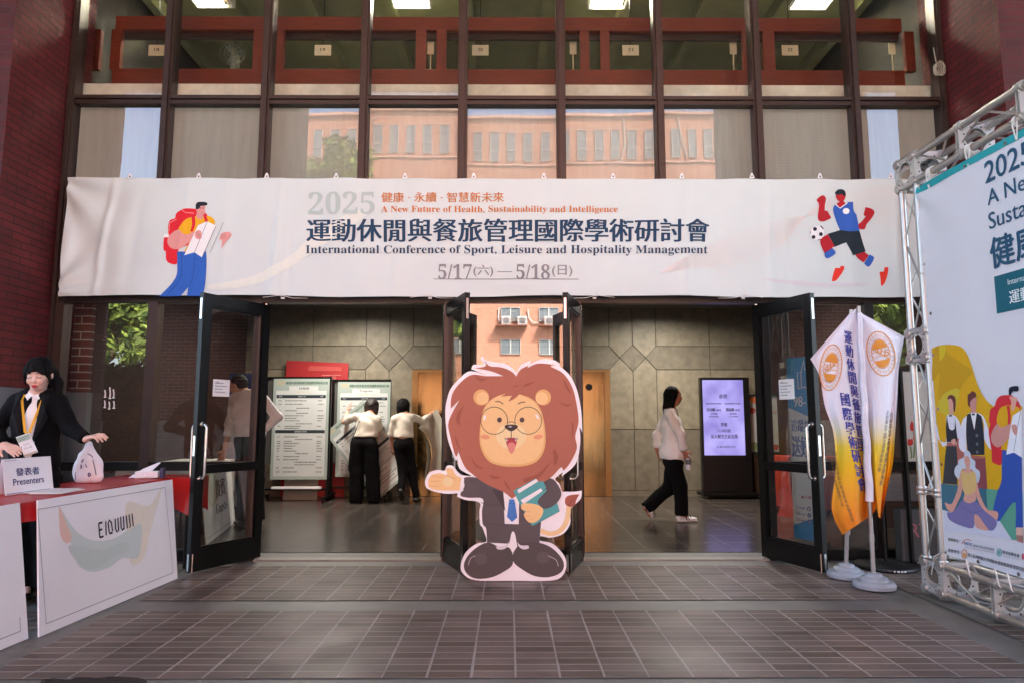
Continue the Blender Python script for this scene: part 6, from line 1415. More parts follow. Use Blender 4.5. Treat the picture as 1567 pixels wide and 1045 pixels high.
foam_board((-2.926, .72, .003), (-3.215, 2.15, .003), (-3.30, 2.13, .735), (-3.015, .70, .735), 'cream sign board reading Guests, leaning behind the left glass door', gp)
# blue and yellow roll-up behind the man
a, b_ = oy(346, 690, 2.9), oy(386, 690, 2.9); zt = oy(366, 571, 2.9).z
t = thing('pull_up_banner', ((a.x + b_.x) / 2, 2.9, 0), 'blue pull-up banner with yellow and green lettering behind the person in white shirt', 'banner')
MB().box(a.x, b_.x, 2.9, 2.905, .08, zt).build('sheet', ink('#24468c'), t); MB().box(a.x - .02, b_.x + .02, 2.84, 2.96, 0, .08).build('foot', STEEL, t)
sf = Surf((a.x, 2.899, 0), (1, 0, 0)); mb = MB(); W = b_.x - a.x; sf.poly(mb, [(0, 1.28), (W, 1.30), (W, 1.62), (0, 1.5)], ink('#d8c23c'), .001, px=False); sf.text(mb, '歡迎蒞臨', .03, 1.48, W - .03, 1.38, ink('#2e7d54'), .0015, .03, px=False); sf.poly(mb, [(0, .1), (W, .1), (W, 1.0), (0, 1.1)], ink('#bfc9da'), .001, px=False); mb.build('banner_print', None, t)
# ------------------------------------------------------------------ roll-up banner behind the right door
bl, br = oz(1216, 829, 0), oz(1262, 838, 0); s_ = (br - bl).normalized(); W = (br - bl).length; Hh = 1.83
t = thing('roll_up_banner', tuple((bl + br) / 2), 'white roll-up banner with blue top, thumbs-up drawing and numbered steps, behind the glass', 'banner')
sf = Surf(bl, s_); n_ = sf.n
MB().slab([sf.at(0, .05), sf.at(W, .05), sf.at(W, Hh), sf.at(0, Hh)], -n_ * .003).build('sheet', mat('rollup_white', hexc('#dfe3e8'), .5, 0, .02), t)
MB().obox(sf.at(W / 2, .025, -.02), s_, n_, (0, 0, 1), W / 2, .07, .024).build('foot', STEEL, t); MB().tube([sf.at(W / 2, .05, -.012), sf.at(W / 2, Hh, -.012)], .008, 8).build('pole', STEEL, t)
mb = MB(); CY_ = ink('#3aa0d8'); NB = ink('#2c4f9e')
P = lambda pts, m, h=.001: sf.poly(mb, [(a * W, b_) for a, b_ in pts], m, h, px=False)
P([(0, Hh), (1, Hh), (1, 1.2), (0, 1.33)], CY_); P([(0, .05), (1, .05), (1, .30), (0, .17)], ink('#2f93d6'))
for pts in ([(.38, 1.52), (.38, 1.68), (.5, 1.68), (.5, 1.52), (.38, 1.52)], [(.5, 1.67), (.62, 1.79), (.64, 1.70), (.85, 1.69), (.82, 1.52), (.5, 1.53)]): sf.line(mb, [(a * W, b_) for a, b_ in pts], .009, ink('#eef4f8'), .002, px=False)
T = lambda s, x0, z1, x1, z0, m=NB, bo=.025: sf.text(mb, s, x0 * W, z1, x1 * W, z0, m, .002, bo, px=False)
T('98-11', .2, 1.44, .9, 1.34, ink('#eef4f8')); T('追蹤按讚', .08, 1.21, .96, 1.09); T('送好禮', .08, 1.05, .96, .84, NB, .035); T('約', .62, .82, .85, .70, ink('#c94a55')); T('▲人氣推薦', .3, .475, .9, .44, ink('#b5383f'))
for i, z in enumerate((.36, .30, .24)):
    T('Step', .12, z, .42, z - .03, NB, .01); sf.disc(mb, .55 * W, z - .015, .021, .021, NB, .002) if False else sf.poly(mb, [(.55 * W + .022 * math.cos(q), z - .015 + .022 * math.sin(q)) for q in [2 * math.pi * k / 20 for k in range(20)]], NB, .002, px=False)
    sf.text(mb, str(i + 1), .52 * W, z - .004, .58 * W, z - .028, ink('#eef4f8'), .003, px=False); sf.bars(mb, .68 * W, z, .97 * W, z - .03, 1, ink('#b97f86'), .002, i, .8, px=False)
mb.build('banner_print', None, t)

# ------------------------------------------------------------------ two hanging flags on grey stands
FL = bpy.data.materials.new('flag_cloth'); FL.use_nodes = True; tt = FL.node_tree; b_ = tt.nodes['Principled BSDF']; b_.inputs['Roughness'].default_value = .75
g_ = tt.nodes.new('ShaderNodeNewGeometry'); sp_ = tt.nodes.new('ShaderNodeSeparateXYZ'); mr = tt.nodes.new('ShaderNodeMapRange'); mr.inputs[1].default_value = .45; mr.inputs[2].default_value = 1.25; cr = tt.nodes.new('ShaderNodeValToRGB')
e = cr.color_ramp.elements; e[0].position = 0; e[0].color = (*hexc('#ea8112'), 1); e[1].position = 1; e[1].color = (*hexc('#dcdae6'), 1)
for p_, c_ in ((.30, '#eda017'), (.52, '#e6b40a'), (.70, '#e2c43a'), (.88, '#dcd8c8')): x_ = e.new(p_); x_.color = (*hexc(c_), 1)
tt.links.new(g_.outputs['Position'], sp_.inputs[0]); tt.links.new(sp_.outputs[2], mr.inputs['Value']); tt.links.new(mr.outputs[0], cr.inputs['Fac']); tt.links.new(cr.outputs[0], b_.inputs['Base Color'])
n_ = tt.nodes.new('ShaderNodeTexNoise'); n_.inputs['Scale'].default_value = 9; bp = tt.nodes.new('ShaderNodeBump'); bp.inputs['Strength'].default_value = .25; bp.inputs['Distance'].default_value = .02; tt.links.new(n_.outputs['Fac'], bp.inputs['Height']); tt.links.new(bp.outputs[0], b_.inputs['Normal'])
GREYP = mat('grey_plastic', hexc('#9aa0a8'), .5, 0, .08, 6); POLE = mat('pole_aluminium', hexc('#a9a7a5'), .35, .6, .05)
def flag_stand(base, top, label):
    b_, tp = Vector(base), Vector(top); t = thing('flag_stand', (b_.x, b_.y, 0), label, 'flag stand', 'grey flag stands')
    MB().lathe((b_.x, b_.y, 0), [(.0, .008), (.135, .008), (.14, .012), (.143, .035), (.128, .055), (.095, .058), (.093, .075), (.08, .085), (.058, .087), (.055, .105), (.03, .112), (.0, .112)], 40).build('weighted_base', GREYP, t)
    d = (tp - b_); MB().tube([b_ + Vector((0, 0, .11)), b_ + d * .45], .0155, 14).build('pole_sleeve', POLE, t); MB().tube([b_ + d * .44, tp], .012, 12).build('pole', POLE, t)
    MB().tube([b_ + d * .16, b_ + d * .185], .0185, 14).build('collar', POLE, t); return t
bA = oz(1296, 884, 0); bB = oz(1338, 900, 0)
flag_stand((bA.x, bA.y, 0), oy(1302, 474, bA.y - .12), 'rear grey flag stand carrying the left flag')
flag_stand((bB.x, bB.y, 0), oy(1314, 469, bB.y), 'front grey flag stand carrying the right flag')
def interp(P, v):
    k = v * (len(P) - 1); i = min(int(k), len(P) - 2); f_ = k - i
    q0 = P[i] if i <= 1 else P[i - 1]; q3 = P[i + 1] if i == 0 or i + 2 >= len(P) else P[i + 2]
    q = q0, P[i], P[i + 1], q3
    return [.5 * (2 * q[1][c] + (q[2][c] - q[0][c]) * f_ + (2 * q[0][c] - 5 * q[1][c] + 4 * q[2][c] - q[3][c]) * f_ ** 2 + (3 * q[1][c] - q[0][c] - 3 * q[2][c] + q[3][c]) * f_ ** 3) for c in (0, 1)]
def flag(name, Y, L_, R_, label, fold, seed):
    t = thing(name, tuple(oy((L_[0][0] + R_[0][0]) / 2, L_[0][1], Y)), label, 'flag', 'conference flags')
    def fn(u, v):
        l, r = interp(L_, v), interp(R_, v); px = l[0] * (1 - u) + r[0] * u; py = l[1] * (1 - u) + r[1] * u
        return oy(px, py, Y + fold(u, v))
    mb = MB(); mb.grid(lambda u, v: tuple(fn(u, v)), 40, 84); o = mb.build('cloth', FL, t, recalc=False)
    return t, fn
VIO = ink('#44499a'); ORN = ink('#d8903c')
foldA = lambda u, v: .06 * math.sin(u * 7.5 + .6 + v * 1.2) * (.25 + v) + .02 * math.sin(u * 15 + v * 3) * v - .02
LA = [(1303, 477), (1240, 549), (1254, 575), (1262, 620), (1275, 660), (1279, 715), (1273, 778), (1289, 818)]
RA = [(1314, 470), (1318, 540), (1321, 600), (1326, 650), (1330, 700), (1337, 740), (1342, 770), (1336, 786)]
fa, fnA = flag('conference_flag', bA.y - .30, LA, RA, 'left flag, white fading to yellow and orange, its lower corner hanging lowest', foldA, 1)
foldB = lambda u, v: .055 * math.sin(u * 6.2 + 2.0 + v) * (.3 + v) + .015 * math.sin(u * 14 + v * 4) * v
LB = [(1316, 480), (1319, 530), (1324, 600), (1328, 650), (1331, 690), (1334, 730), (1338, 760), (1344, 790)]
RB = [(1317, 479), (1384, 515), (1376, 560), (1373, 610), (1370, 660), (1366, 710), (1358, 745), (1349, 793)]
fb, fnB = flag('conference_flag.001', bB.y + .02, LB, RB, 'right flag behind its white sleeved pole, round orange seal near its outer corner', foldB, 2)
mb = MB()                                                        # white pole sleeve of the right flag
bo_, tp_ = Vector((bB.x, bB.y, 0)), oy(1314, 469, bB.y); d = tp_ - bo_
w0 = [bo_ + d * q for q in np.linspace(.975, .30, 30)]
mb.tube([p + Vector((.004 * math.sin(i), -.003, 0)) for i, p in enumerate(w0)], [.017 + .012 * (i / 30) for i in range(30)], 12)
mb.build('pole_sleeve', mat('flag_white', hexc('#dcdae6'), .75), fb)
class Cloth(Surf):
    """printing on a hanging flag: pixels are matched on the sheet's own plane, then pushed onto its folds"""
    def __init__(self, Y, fn, fold, L_, R_): super().__init__((0, Y, 0), (1, 0, 0)); self.fn = fn; self.fold = fold; self.L_ = L_; self.R_ = R_; self.Yv = Y; self.disp = True
    def at(self, s, t, h=0.0):
        # find the flag parameters of this plane point by walking its borders
        best = None
        for v in np.linspace(0, 1, 169):
            l = interp(self.L_, v); r = interp(self.R_, v)
            w_ = r[0] - l[0]; u = min(1.2, max(-.2, (s - l[0]) / w_ if abs(w_) > 1e-6 else .5)); y = l[1] * (1 - u) + r[1] * u
            e_ = abs(y - t)
            if best is None or e_ < best[0]: best = (e_, u, v)
        e_, u, v = best; return oy(s, t, self.Yv + self.fold(u, v) - h - .004)
    def st(self, px, py): return px, py
    def _flush(self, mb, vs, fs, h, maxe): super()._flush(mb, vs, fs, h, 5 if len(vs) < 70 else None)
CA = Cloth(bA.y - .30, fnA, foldA, LA, RA); CB = Cloth(bB.y + .02, fnB, foldB, LB, RB)
mbA, mbB = MB(), MB()
def seal(C_, mb, cx, cy, rx, ry, rot):
    def rg(f, wd):
        n = 30; c, s = math.cos(rot), math.sin(rot); P_ = lambda a, k: (cx + rx * k * math.cos(a) * c - ry * k * math.sin(a) * s, cy + rx * k * math.cos(a) * s + ry * k * math.sin(a) * c)
        C_.line(mb, [P_(2 * math.pi * i / n, f) for i in range(n + 1)], wd, ORN, .002)
    c, s = math.cos(rot), math.sin(rot); P_ = lambda a, k: (cx + rx * k * math.cos(a) * c - ry * k * math.sin(a) * s, cy + rx * k * math.cos(a) * s + ry * k * math.sin(a) * c)
    rg(1, 1.5); rg(.66, 1.0)
    for k in range(26):
        a = 2 * math.pi * k / 26; p0, p1 = P_(a, .76), P_(a, .90); C_.line(mb, [p0, p1], 1.0, ink('#dfae72'), .002)
    C_.poly(mb, [P_(a, .62) for a in np.linspace(math.pi * 1.12, math.pi * 1.88, 14)], ORN, .002)
    C_.poly(mb, [P_(a, .62) for a in np.linspace(math.pi * .15, math.pi * .85, 14)], ORN, .002)
    C_.line(mb, [P_(math.pi * 1.05, .66), P_(math.pi * 1.95, .66)], .8, ORN, .002); C_.line(mb, [P_(math.pi * .05, .66), P_(math.pi * .95, .66)], .8, ORN, .002)
seal(CA, mbA, 1271.5, 562, 16.5, 35, .12); seal(CB, mbB, 1348, 541, 21, 34, -.22)
CA.text(mbA, 'SLLEI', 0, 0, 0, 0, ORN, .002, .03, quad=[(1262, 572), (1280, 556), (1280, 546), (1262, 562)], res=1); CB.text(mbB, 'SLLEI', 0, 0, 0, 0, ORN, .002, .03, quad=[(1360, 549), (1336, 536), (1338, 526), (1361, 539)], res=1)
def column(C_, mb, chars, pts, sz, m, bold=.03, skew=.0):
    n = len(chars); d = [0]
    for a, b_ in zip(pts, pts[1:]): d.append(d[-1] + math.hypot(b_[0] - a[0], b_[1] - a[1]))
    for i, ch in enumerate(chars):
        q = d[-1] * (i + .5) / n; k = max(j for j in range(len(d)) if d[j] <= q + 1e-9); k = min(k, len(pts) - 2); f_ = (q - d[k]) / (d[k + 1] - d[k]); x = pts[k][0] * (1 - f_) + pts[k + 1][0] * f_; y = pts[k][1] * (1 - f_) + pts[k + 1][1] * f_
        ux, uy = (pts[k + 1][0] - pts[k][0]), (pts[k + 1][1] - pts[k][1]); l = math.hypot(ux, uy); ux, uy = ux / l, uy / l
        hw, hh = sz[0] / 2, d[-1] / n * .45; rx, ry = 1.0, skew
        Q = [(x - rx * hw + ux * hh, y - ry * hw + uy * hh), (x + rx * hw + ux * hh, y + ry * hw + uy * hh), (x + rx * hw - ux * hh, y + ry * hw - uy * hh), (x - rx * hw - ux * hh, y - ry * hw - uy * hh)]
        C_.text(mb, ch, 0, 0, 0, 0, m, .002, bold, .0, quad=Q, res=1)
column(CA, mbA, '運動休閒與餐旅管理', [(1297, 506), (1302, 560), (1309, 610), (1315, 650), (1318, 690)], (11, 0), VIO, skew=.25)
column(CA, mbA, '國際學術研討會', [(1292, 600), (1298, 640), (1306, 680), (1316, 720), (1322, 752)], (13, 0), VIO, skew=.12)
column(CA, mbA, '國立臺灣師範大學運動與休閒學院', [(1277, 690), (1283, 730), (1294, 765), (1306, 798)], (4.5, 0), ink('#6b5a4a'), .0, skew=.1)
column(CA, mbA, '運動休閒與餐旅管理研究所', [(1273, 700), (1278, 735), (1290, 775)], (4.5, 0), ink('#6b5a4a'), .0, skew=.1)
column(CB, mbB, '主辦單位：國立臺灣師範大學', [(1359, 627), (1353, 680), (1345, 722)], (4.5, 0), ink('#5c5a66'), .0)
column(CB, mbB, '指導單位：教育部體育署補助', [(1365, 630), (1360, 680), (1348, 742)], (4.5, 0), ink('#5c5a66'), .0)
mbA.build('flag_print', None, fa, recalc=False); mbB.build('flag_print', None, fb, recalc=False)

# ------------------------------------------------------------------ dark things between the flags and the truss
def post_stand(p, h, label, arm=0):
    t = thing('display_stand', tuple(p), label, 'stand', 'black display stands')
    MB().tube([(p.x, p.y, .03), (p.x, p.y, h)], .014, 12).build('post', BLACKM, t)
    mb = MB(); mb.lathe((p.x, p.y, 0), [(0, .004), (.24, .004), (.245, .015), (.24, .03), (.05, .045), (.0, .05)], 36); mb.build('round_base', mat('scuffed_black', hexc('#151515'), .5, 0, .6, 25), t)
    sf = Surf((p.x, p.y - .2465, .0), (1, 0, 0)); mb = MB(); rnd = random.Random(1)
    for k in range(9):
        a = -1.9 + k * .09; x = p.x + .2465 * math.sin(a + 1.57 * 1.0); mb.m(WHITEP).box(p.x - .12 + k * .026, p.x - .105 + k * .026 + .006 * rnd.random(), p.y - .2465 + .04 * (abs(k - 4) / 4) ** 2, p.y - .245 + .04 * (abs(k - 4) / 4) ** 2, .012, .024)
    mb.build('base_lettering', None, t); return t
p = oz(1356, 868, 0); post_stand(Vector((p.x, p.y, 0)), 1.18, 'black post on a scuffed round base behind the flags')
p = oz(1397, 855, 0); post_stand(Vector((p.x - .03, p.y, 0)), 1.55, 'black post on a round base next to the truss, taller one')
p = oz(1380, 860, 0)
t = thing('tulip_poster', tuple((p.x + .06, .02 + p.y * 0 - .3, .0)), 'standing black framed poster with red tulips, half hidden behind the truss', 'poster')
a, b_, Yp = oy(1389, 705, -.28), oy(1432, 568, -.28), -.28
MB().box(a.x, b_.x, Yp, Yp + .02, a.z, b_.z).build('sheet', mat('pale_poster', hexc('#b9b9b0'), .5, 0, .08), t)
mb = MB(); mb.box(a.x - .02, a.x, Yp - .01, Yp + .03, 0, b_.z + .02); mb.box(b_.x, b_.x + .02, Yp - .01, Yp + .03, 0, b_.z + .02); mb.box(a.x, b_.x, Yp - .01, Yp + .03, b_.z, b_.z + .02); mb.box(a.x - .02, a.x, Yp - .2, Yp - .0101, 0, .02); mb.box(b_.x, b_.x + .02, Yp - .2, Yp - .0101, 0, .02); mb.build('stand_frame', BLACKM, t)
sf = Surf((0, Yp - .001, 0), (1, 0, 0)); mb = MB()
for x, y, r in ((1398, 652, 8), (1404, 668, 9), (1393, 676, 6)):
    sf.poly(mb, [(x - r * .5, y + r * .8), (x - r * .7, y), (x - r * .4, y - r), (x, y - r * .6), (x + r * .4, y - r), (x + r * .7, y), (x + r * .4, y + r * .8)], ink('#b3332e'), .001, smooth=4); sf.line(mb, [(x, y + r), (x + 2, y + 22), (x, 700)], 2.2, ink('#5f7d4b'), .0008, smooth=3)
mb.build('poster_print', None, t)
c = oz(1382, 838, 0); X_, Y_ = c.x + .05, .0 - .12
t = thing('grey_case', (3.45, -.35, 0), 'dull grey plastic case marked RT standing low behind the flags', 'case')
MB().box(3.3, 3.95, -.24, -.12, .02, .46).build('shell', mat('grey_shell', hexc('#47494a'), .6, 0, .12), t, bevel=.02, seg=3)
mb = MB(); sf = Surf((0, -.2402, 0), (1, 0, 0)); sf.text(mb, 'RT', 3.38, .34, 3.52, .23, ink('#a5686c'), .002, .03, px=False); mb.build('case_lettering', None, t)
MB().box(3.35, 3.9, -.2, -.16, .461, .475).build('lid_rail', BLACKM, t)

# ------------------------------------------------------------------ aluminium box truss with the big print
TX, TY0, SP = 2.875, -1.28, .18
ALU = mat('truss_aluminium', hexc('#b5b2ae'), .36, .85, .08, 14, .03, 60); ALW = mat('cast_aluminium', hexc('#c4c1bc'), .42, .55, .08, 9)
tr = thing('truss_frame', (TX + .09, TY0 - 1.5, 0), 'aluminium box truss frame on the right holding the large printed banner', 'truss')
def cross(a, b_, n, name):
    """four chords between two end plates with zigzag bracing and round-holed plates"""
    a, b_ = Vector(a), Vector(b_); d = (b_ - a).normalized(); u = Vector((1, 0, 0)); v = d.cross(u).normalized()
    cs = [u * (sx * SP / 2) + v * (sy * SP / 2) for sx, sy in ((-1, -1), (1, -1), (1, 1), (-1, 1))]
    mb = MB()
    for c in cs: mb.tube([a + c, b_ + c], .0235, 14)
    mb.build(name, ALU, tr)
    mb = MB(); L_ = (b_ - a).length; k = max(2, int(L_ / .33))
    for i in range(k):
        for j in range(4):
            c0, c1 = cs[j], cs[(j + 1) % 4]
            if i % 2: c0, c1 = c1, c0
            mb.tube([a + c0 + d * (L_ * i / k), a + c1 + d * (L_ * (i + 1) / k)], .0075, 6)
    mb.build('bracing', ALU, tr)
def ring_plate(c, n, name='corner_plate', r=.072, half=.115, th=.006, mtl=None):
    c, n = Vector(c), Vector(n).normalized(); a = Vector((0, 0, 1)) if abs(n.z) < .9 else Vector((0, 1, 0)); u = n.cross(a).normalized(); v = n.cross(u)
    N_ = 40; out, inn = [], []
    for i in range(N_):
        t_ = 2 * math.pi * i / N_ + math.pi / 4; cx, sx = math.cos(t_), math.sin(t_); k = half / max(abs(cx), abs(sx)); k = min(k, half * 1.28)
        out.append((cx * k, sx * k)); inn.append((cx * r, sx * r))
    mb = MB(); vs = []
    for h in (0, th):
        for q in (out, inn): vs += [c + u * x + v * y + n * h for x, y in q]
    fs = []
    for i in range(N_):
        j = (i + 1) % N_
        fs += [(i, j, N_ + j, N_ + i), (2 * N_ + i, 3 * N_ + i, 3 * N_ + j, 2 * N_ + j), (i, 2 * N_ + i, 2 * N_ + j, j), (N_ + i, N_ + j, 3 * N_ + j, 3 * N_ + i)]
    mb.m(ALW).add(vs, fs); mb.m(BLACKM)
    for i in range(8): t_ = 2 * math.pi * (i + .5) / 8; mb.lathe(c + u * math.cos(t_) * r * 1.2 + v * math.sin(t_) * r * 1.2 + n * (th + .0004), [(.006, 0), (0, .0004)], 10, tuple(n))
    mb.m(ALU)
    for sx in (-1, 1):
        for sy in (-1, 1): mb.lathe(c + u * sx * SP / 2 + v * sy * SP / 2 + n * (th * .5), [(.031, -.014), (.033, -.01), (.033, .01), (.031, .014), (.0, .0142)], 16, tuple(n))
    mb.build(name, None, tr)
Xc = TX + .09; Yc = TY0 - .09; Zb, Zt = .155, 2.965; YE = -4.6
cross((Xc, Yc, Zb + .115), (Xc, Yc, Zt - .115), 16, 'upright_tubes'); cross((Xc, YE - .09, Zb + .115), (Xc, YE - .09, Zt - .115), 16, 'upright_tubes')
cross((Xc, Yc - .115, Zt), (Xc, YE + .03, Zt), 20, 'top_tubes'); cross((Xc, Yc - .115, Zb), (Xc, YE + .03, Zb), 20, 'bottom_tubes')
for y in (Yc, YE - .09):
    for z in (Zb, Zt):
        for n in ((-1, 0, 0), (1, 0, 0)): ring_plate((Xc + n[0] * .109, y, z), n)
        ring_plate((Xc, y, z + (.109 if z > 1 else -.112)), (0, 0, 1)); ring_plate((Xc, y, z + (-.112 if z > 1 else .109)), (0, 0, 1))
        ring_plate((Xc, y + .112, z), (0, 1, 0)); ring_plate((Xc, y - .112, z), (0, -1, 0))
        MB().box(TX - .028, TX - .012, y - .128, y - .098, z - .075, z + .075).build('joint_plate', ALW, tr)
for y in (-1.94, -2.46, -2.98, -3.5, -4.02):
    for z in (Zb, Zt): ring_plate((Xc, y, z), (0, 1, 0)); ring_plate((Xc, y - .02, z), (0, -1, 0))
for z in (.72, 1.62, 1.82): 
    for n in (1, -1): ring_plate((Xc, Yc, z + .012 * n), (0, 0, n))
for n in ((-1, 0, 0),): ring_plate((Xc - .109, Yc, 1.72), n)
MB().box(TX - .028, TX - .012, Yc - .128, Yc - .098, 1.665, 1.775).build('joint_plate', ALW, tr)
MB().box(TX - .06, TX + .26, TY0 - .66, TY0 + .04, .002, .014).build('base_plate', mat('base_steel', hexc('#7d7a75'), .45, .6, .15), tr)
# the print, on the inner face of the truss
BX = 2.845; prd = lambda s, t: .006 * math.sin(s * 3.1 + t) + .004 * math.sin(t * 4.3 + s * 1.3) + .012 * math.exp(-((s - 1.5) ** 2 + (t - 2.75) ** 2) * 6) * math.sin(8 * math.atan2(t - 2.8, s - 1.45))
PS = Surf((BX, 0, 0), (0, -1, 0), (0, 0, 1), prd)
pb = thing('printed_backdrop', (BX, -2.9, .33), 'large white printed backdrop lettered 2025 with figures, tied inside the metal truss', 'banner')
s0, s1, z0, z1 = 1.525, 4.5, .335, 2.80
MB().grid(lambda u, v: tuple(PS.at(s0 + (s1 - s0) * u, z0 + (z1 - z0) * v)), 120, 100).build('backdrop_cloth', mat('backdrop_vinyl', hexc('#d9d8e0'), .45, 0, .03, 2, .05, 250), pb, recalc=False)
mb = MB(); NV = ink('#2b5470'); TL = ink('#1f6171'); YB = ink('#d8a61d'); YD = ink('#b98f22'); PP = lambda pts, m, h, sm=0: PS.poly(mb, pts, m, h, smooth=sm)
PS.poly(mb, [(s0, z1 - .045), (s1, z1 - .045), (s1, z1), (s0, z1)], ink('#2b9ca3'), .001, px=False, maxe=.08)
# yellow hill and lower band
k3 = lambda *a: [(1420 + p[0] / 5.4966, 510 + p[1] / 5.5) + tuple(p[2:]) for p in a]
k4 = lambda *a: [(1420 + p[0] / 4.748, 680 + p[1] / 4.75) + tuple(p[2:]) for p in a]
PP(k3((38, 128, 1), (110, 100), (200, 95), (280, 110), (335, 165), (380, 270), (430, 420), (480, 520), (540, 590), (620, 620), (810, 610, 1)) + k4((698, 340, 1), (560, 332), (92, 282, 1)), YB, .0012, 4)
PP(k3((45, 400), (110, 330), (100, 560), (250, 470), (285, 470), (330, 390), (390, 320), (300, 250), (180, 170), (150, 120), (60, 130)), ink('#c79a1f'), .0016, 3)
PP(k3((100, 110, 1), (155, 105), (150, 180), (110, 235, 1)), ink('#d6ba2c'), .0018, 3); PP(k3((95, 640), (120, 540), (190, 480), (280, 470), (250, 640), (200, 700)), ink('#cdb738'), .0018, 3)
PP(k4((92, 280, 1), (250, 298, 1), (430, 318, 1), (440, 620), (130, 480, 1), (96, 470, 1)), ink('#3f6f83'), .0018); PP(k4((430, 318, 1), (560, 332, 1), (700, 345, 1), (700, 700, 1), (615, 690, 1), (500, 540, 1), (440, 480, 1)), ink('#5fa08a'), .002)
PP(k4((108, 478, 1), (170, 490), (330, 520), (520, 540, 1), (620, 695, 1), (440, 660), (110, 620, 1)), ink('#cfd0e0'), .0024)
# waitress, waiter
WH2, VEST, BRN, SK1, SK2, PLUM = ink('#e2dfea'), ink('#2d3038'), ink('#6b3a38'), ink('#d9a091'), ink('#c98f86'), ink('#b1685c')
PP(k3((82, 760), (95, 850), (120, 940), (150, 940), (165, 830), (165, 700), (205, 680), (250, 700), (285, 760), (290, 850), (265, 880), (250, 880), (255, 960, 1), (160, 915, 1), (100, 900), (80, 840)), WH2, .003, 3)
PP(k3((172, 685, 1), (190, 800), (235, 800), (240, 685, 1), (248, 780), (260, 880, 1), (250, 912, 1), (165, 912, 1), (160, 800)), VEST, .0036, 2)
PP(k3((188, 600), (185, 555), (205, 535), (228, 560), (225, 640), (230, 676, 1), (192, 676, 1)), SK1, .0036, 3); PP(k3((178, 555), (185, 525), (215, 515), (245, 540), (248, 600), (240, 660), (228, 640), (225, 580), (205, 545)), BRN, .004, 3)
PP(k3((190, 680, 1), (215, 690, 1), (190, 700, 1)), ink('#16171b'), .0045); PP(k3((215, 680, 1), (215, 700, 1), (192, 690, 1)), ink('#16171b'), .0045)
PP(k3((165, 915, 1), (250, 915, 1), (250, 945, 1), (165, 945, 1)), PLUM, .004); PP(k3((160, 945, 1), (250, 945, 1)) + k4((220, 120, 1), (215, 290, 1), (105, 280, 1), (125, 100, 1)), ink('#3a3c42'), .0034); PP(k3((205, 895), (240, 885), (240, 930), (215, 930)), SK1, .0044, 3)
PP(k3((250, 880, 1), (330, 900, 1)) + k4((290, 20, 1), (285, 180, 1), (220, 180, 1)), PLUM, .0028)
PP(k3((268, 930), (285, 800), (310, 720), (345, 690), (370, 665), (430, 665), (480, 690), (510, 750), (540, 850), (552, 970, 1), (530, 960), (490, 880), (480, 720), (350, 720), (335, 860), (335, 990), (290, 985)), WH2, .0032, 3)
PP(k3((345, 685, 1), (375, 665, 1), (408, 810, 1), (430, 665, 1), (470, 695, 1), (490, 850), (492, 1020, 1), (350, 1020, 1), (335, 850)), VEST, .0042, 2); PP(k3((375, 665, 1), (430, 665, 1), (408, 808, 1)), ink('#efecf2'), .0044)
PP(k3((372, 590), (375, 545), (395, 525), (425, 540), (426, 600), (420, 640), (425, 665, 1), (380, 665, 1), (378, 630)), SK2, .0044, 3); PP(k3((352, 560), (352, 515), (375, 500), (390, 482), (420, 500), (424, 530), (400, 545), (385, 560), (372, 580), (372, 620), (355, 600)), BRN, .0048, 3)
PP(k3((388, 668, 1), (412, 678, 1), (388, 690, 1)), ink('#16171b'), .005); PP(k3((412, 668, 1), (412, 690, 1), (390, 678, 1)), ink('#16171b'), .005)
for y in (856, 928, 995): PS.ring(mb, *k3((430, y))[0], 1.4, 1.8, .5, ink('#aab0b8'), .0052, 12)
PP(k4((320, 75, 1), (430, 85, 1), (440, 322, 1), (270, 300, 1), (285, 80, 1)), ink('#8a4a50'), .0036); PP(k4((300, 80, 1), (425, 85, 1), (425, 100, 1), (300, 98, 1)), PLUM, .005)
# hiker on the backdrop
RD, YL2, BL2 = ink('#d02f3a'), ink('#d8a21f'), ink('#3455a8')
PP(k3((720, 520), (640, 520), (600, 550), (580, 610), (545, 640), (535, 740), (545, 760), (530, 820), (545, 930), (555, 1000)) + k4((480, 120), (510, 140), (550, 140), (560, 30)) + k3((700, 880), (760, 760), (800, 640), (770, 560)), RD, .0046, 3)
PP(k3((620, 640), (660, 610), (720, 600), (800, 640), (760, 760), (700, 860), (690, 980, 1), (632, 975, 1), (660, 850), (600, 750)), YL2, .005, 3); PP(k3((705, 530), (765, 540), (765, 570), (745, 640), (722, 640), (720, 570)), SK1, .0054, 3)
PP(k3((700, 515, 1), (698, 475), (712, 448), (770, 440), (780, 465), (770, 485), (730, 485), (715, 520, 1)), ink('#1a2030'), .0058, 3)
PP(k3((600, 760), (640, 790), (690, 770), (735, 750), (775, 810), (770, 850), (720, 850), (660, 930), (600, 955), (555, 910), (555, 840)), SK2, .0058, 3); PP(k3((682, 610, 1), (705, 600, 1), (718, 700), (712, 780, 1), (692, 770, 1), (695, 690)), RD, .0056, 2)
PP(k3((632, 975, 1), (700, 985, 1)) + k4((700, 60, 1), (700, 600, 1), (645, 600, 1), (650, 420), (600, 450), (530, 550), (500, 540), (480, 470), (520, 330), (550, 250), (552, 40, 1)), BL2, .0044, 2)
PP(k3((735, 690, 1), (810, 640, 1), (818, 1045, 1), (745, 1000, 1), (680, 1018, 1)), ink('#e6e6ee'), .0064); PS.line(mb, k3((800, 650), (745, 990)), .8, ink('#7c8190'), .007); PP(k3((728, 770), (768, 770), (775, 830), (760, 855), (735, 820)), SK2, .0072, 3)
PP(k4((650, 600, 1), (700, 600, 1), (700, 660, 1), (650, 655, 1)), ink('#d8b0a0'), .0048); PP(k4((650, 655, 1), (700, 660, 1), (700, 715, 1), (655, 700, 1)), ink('#a87a70'), .0048)
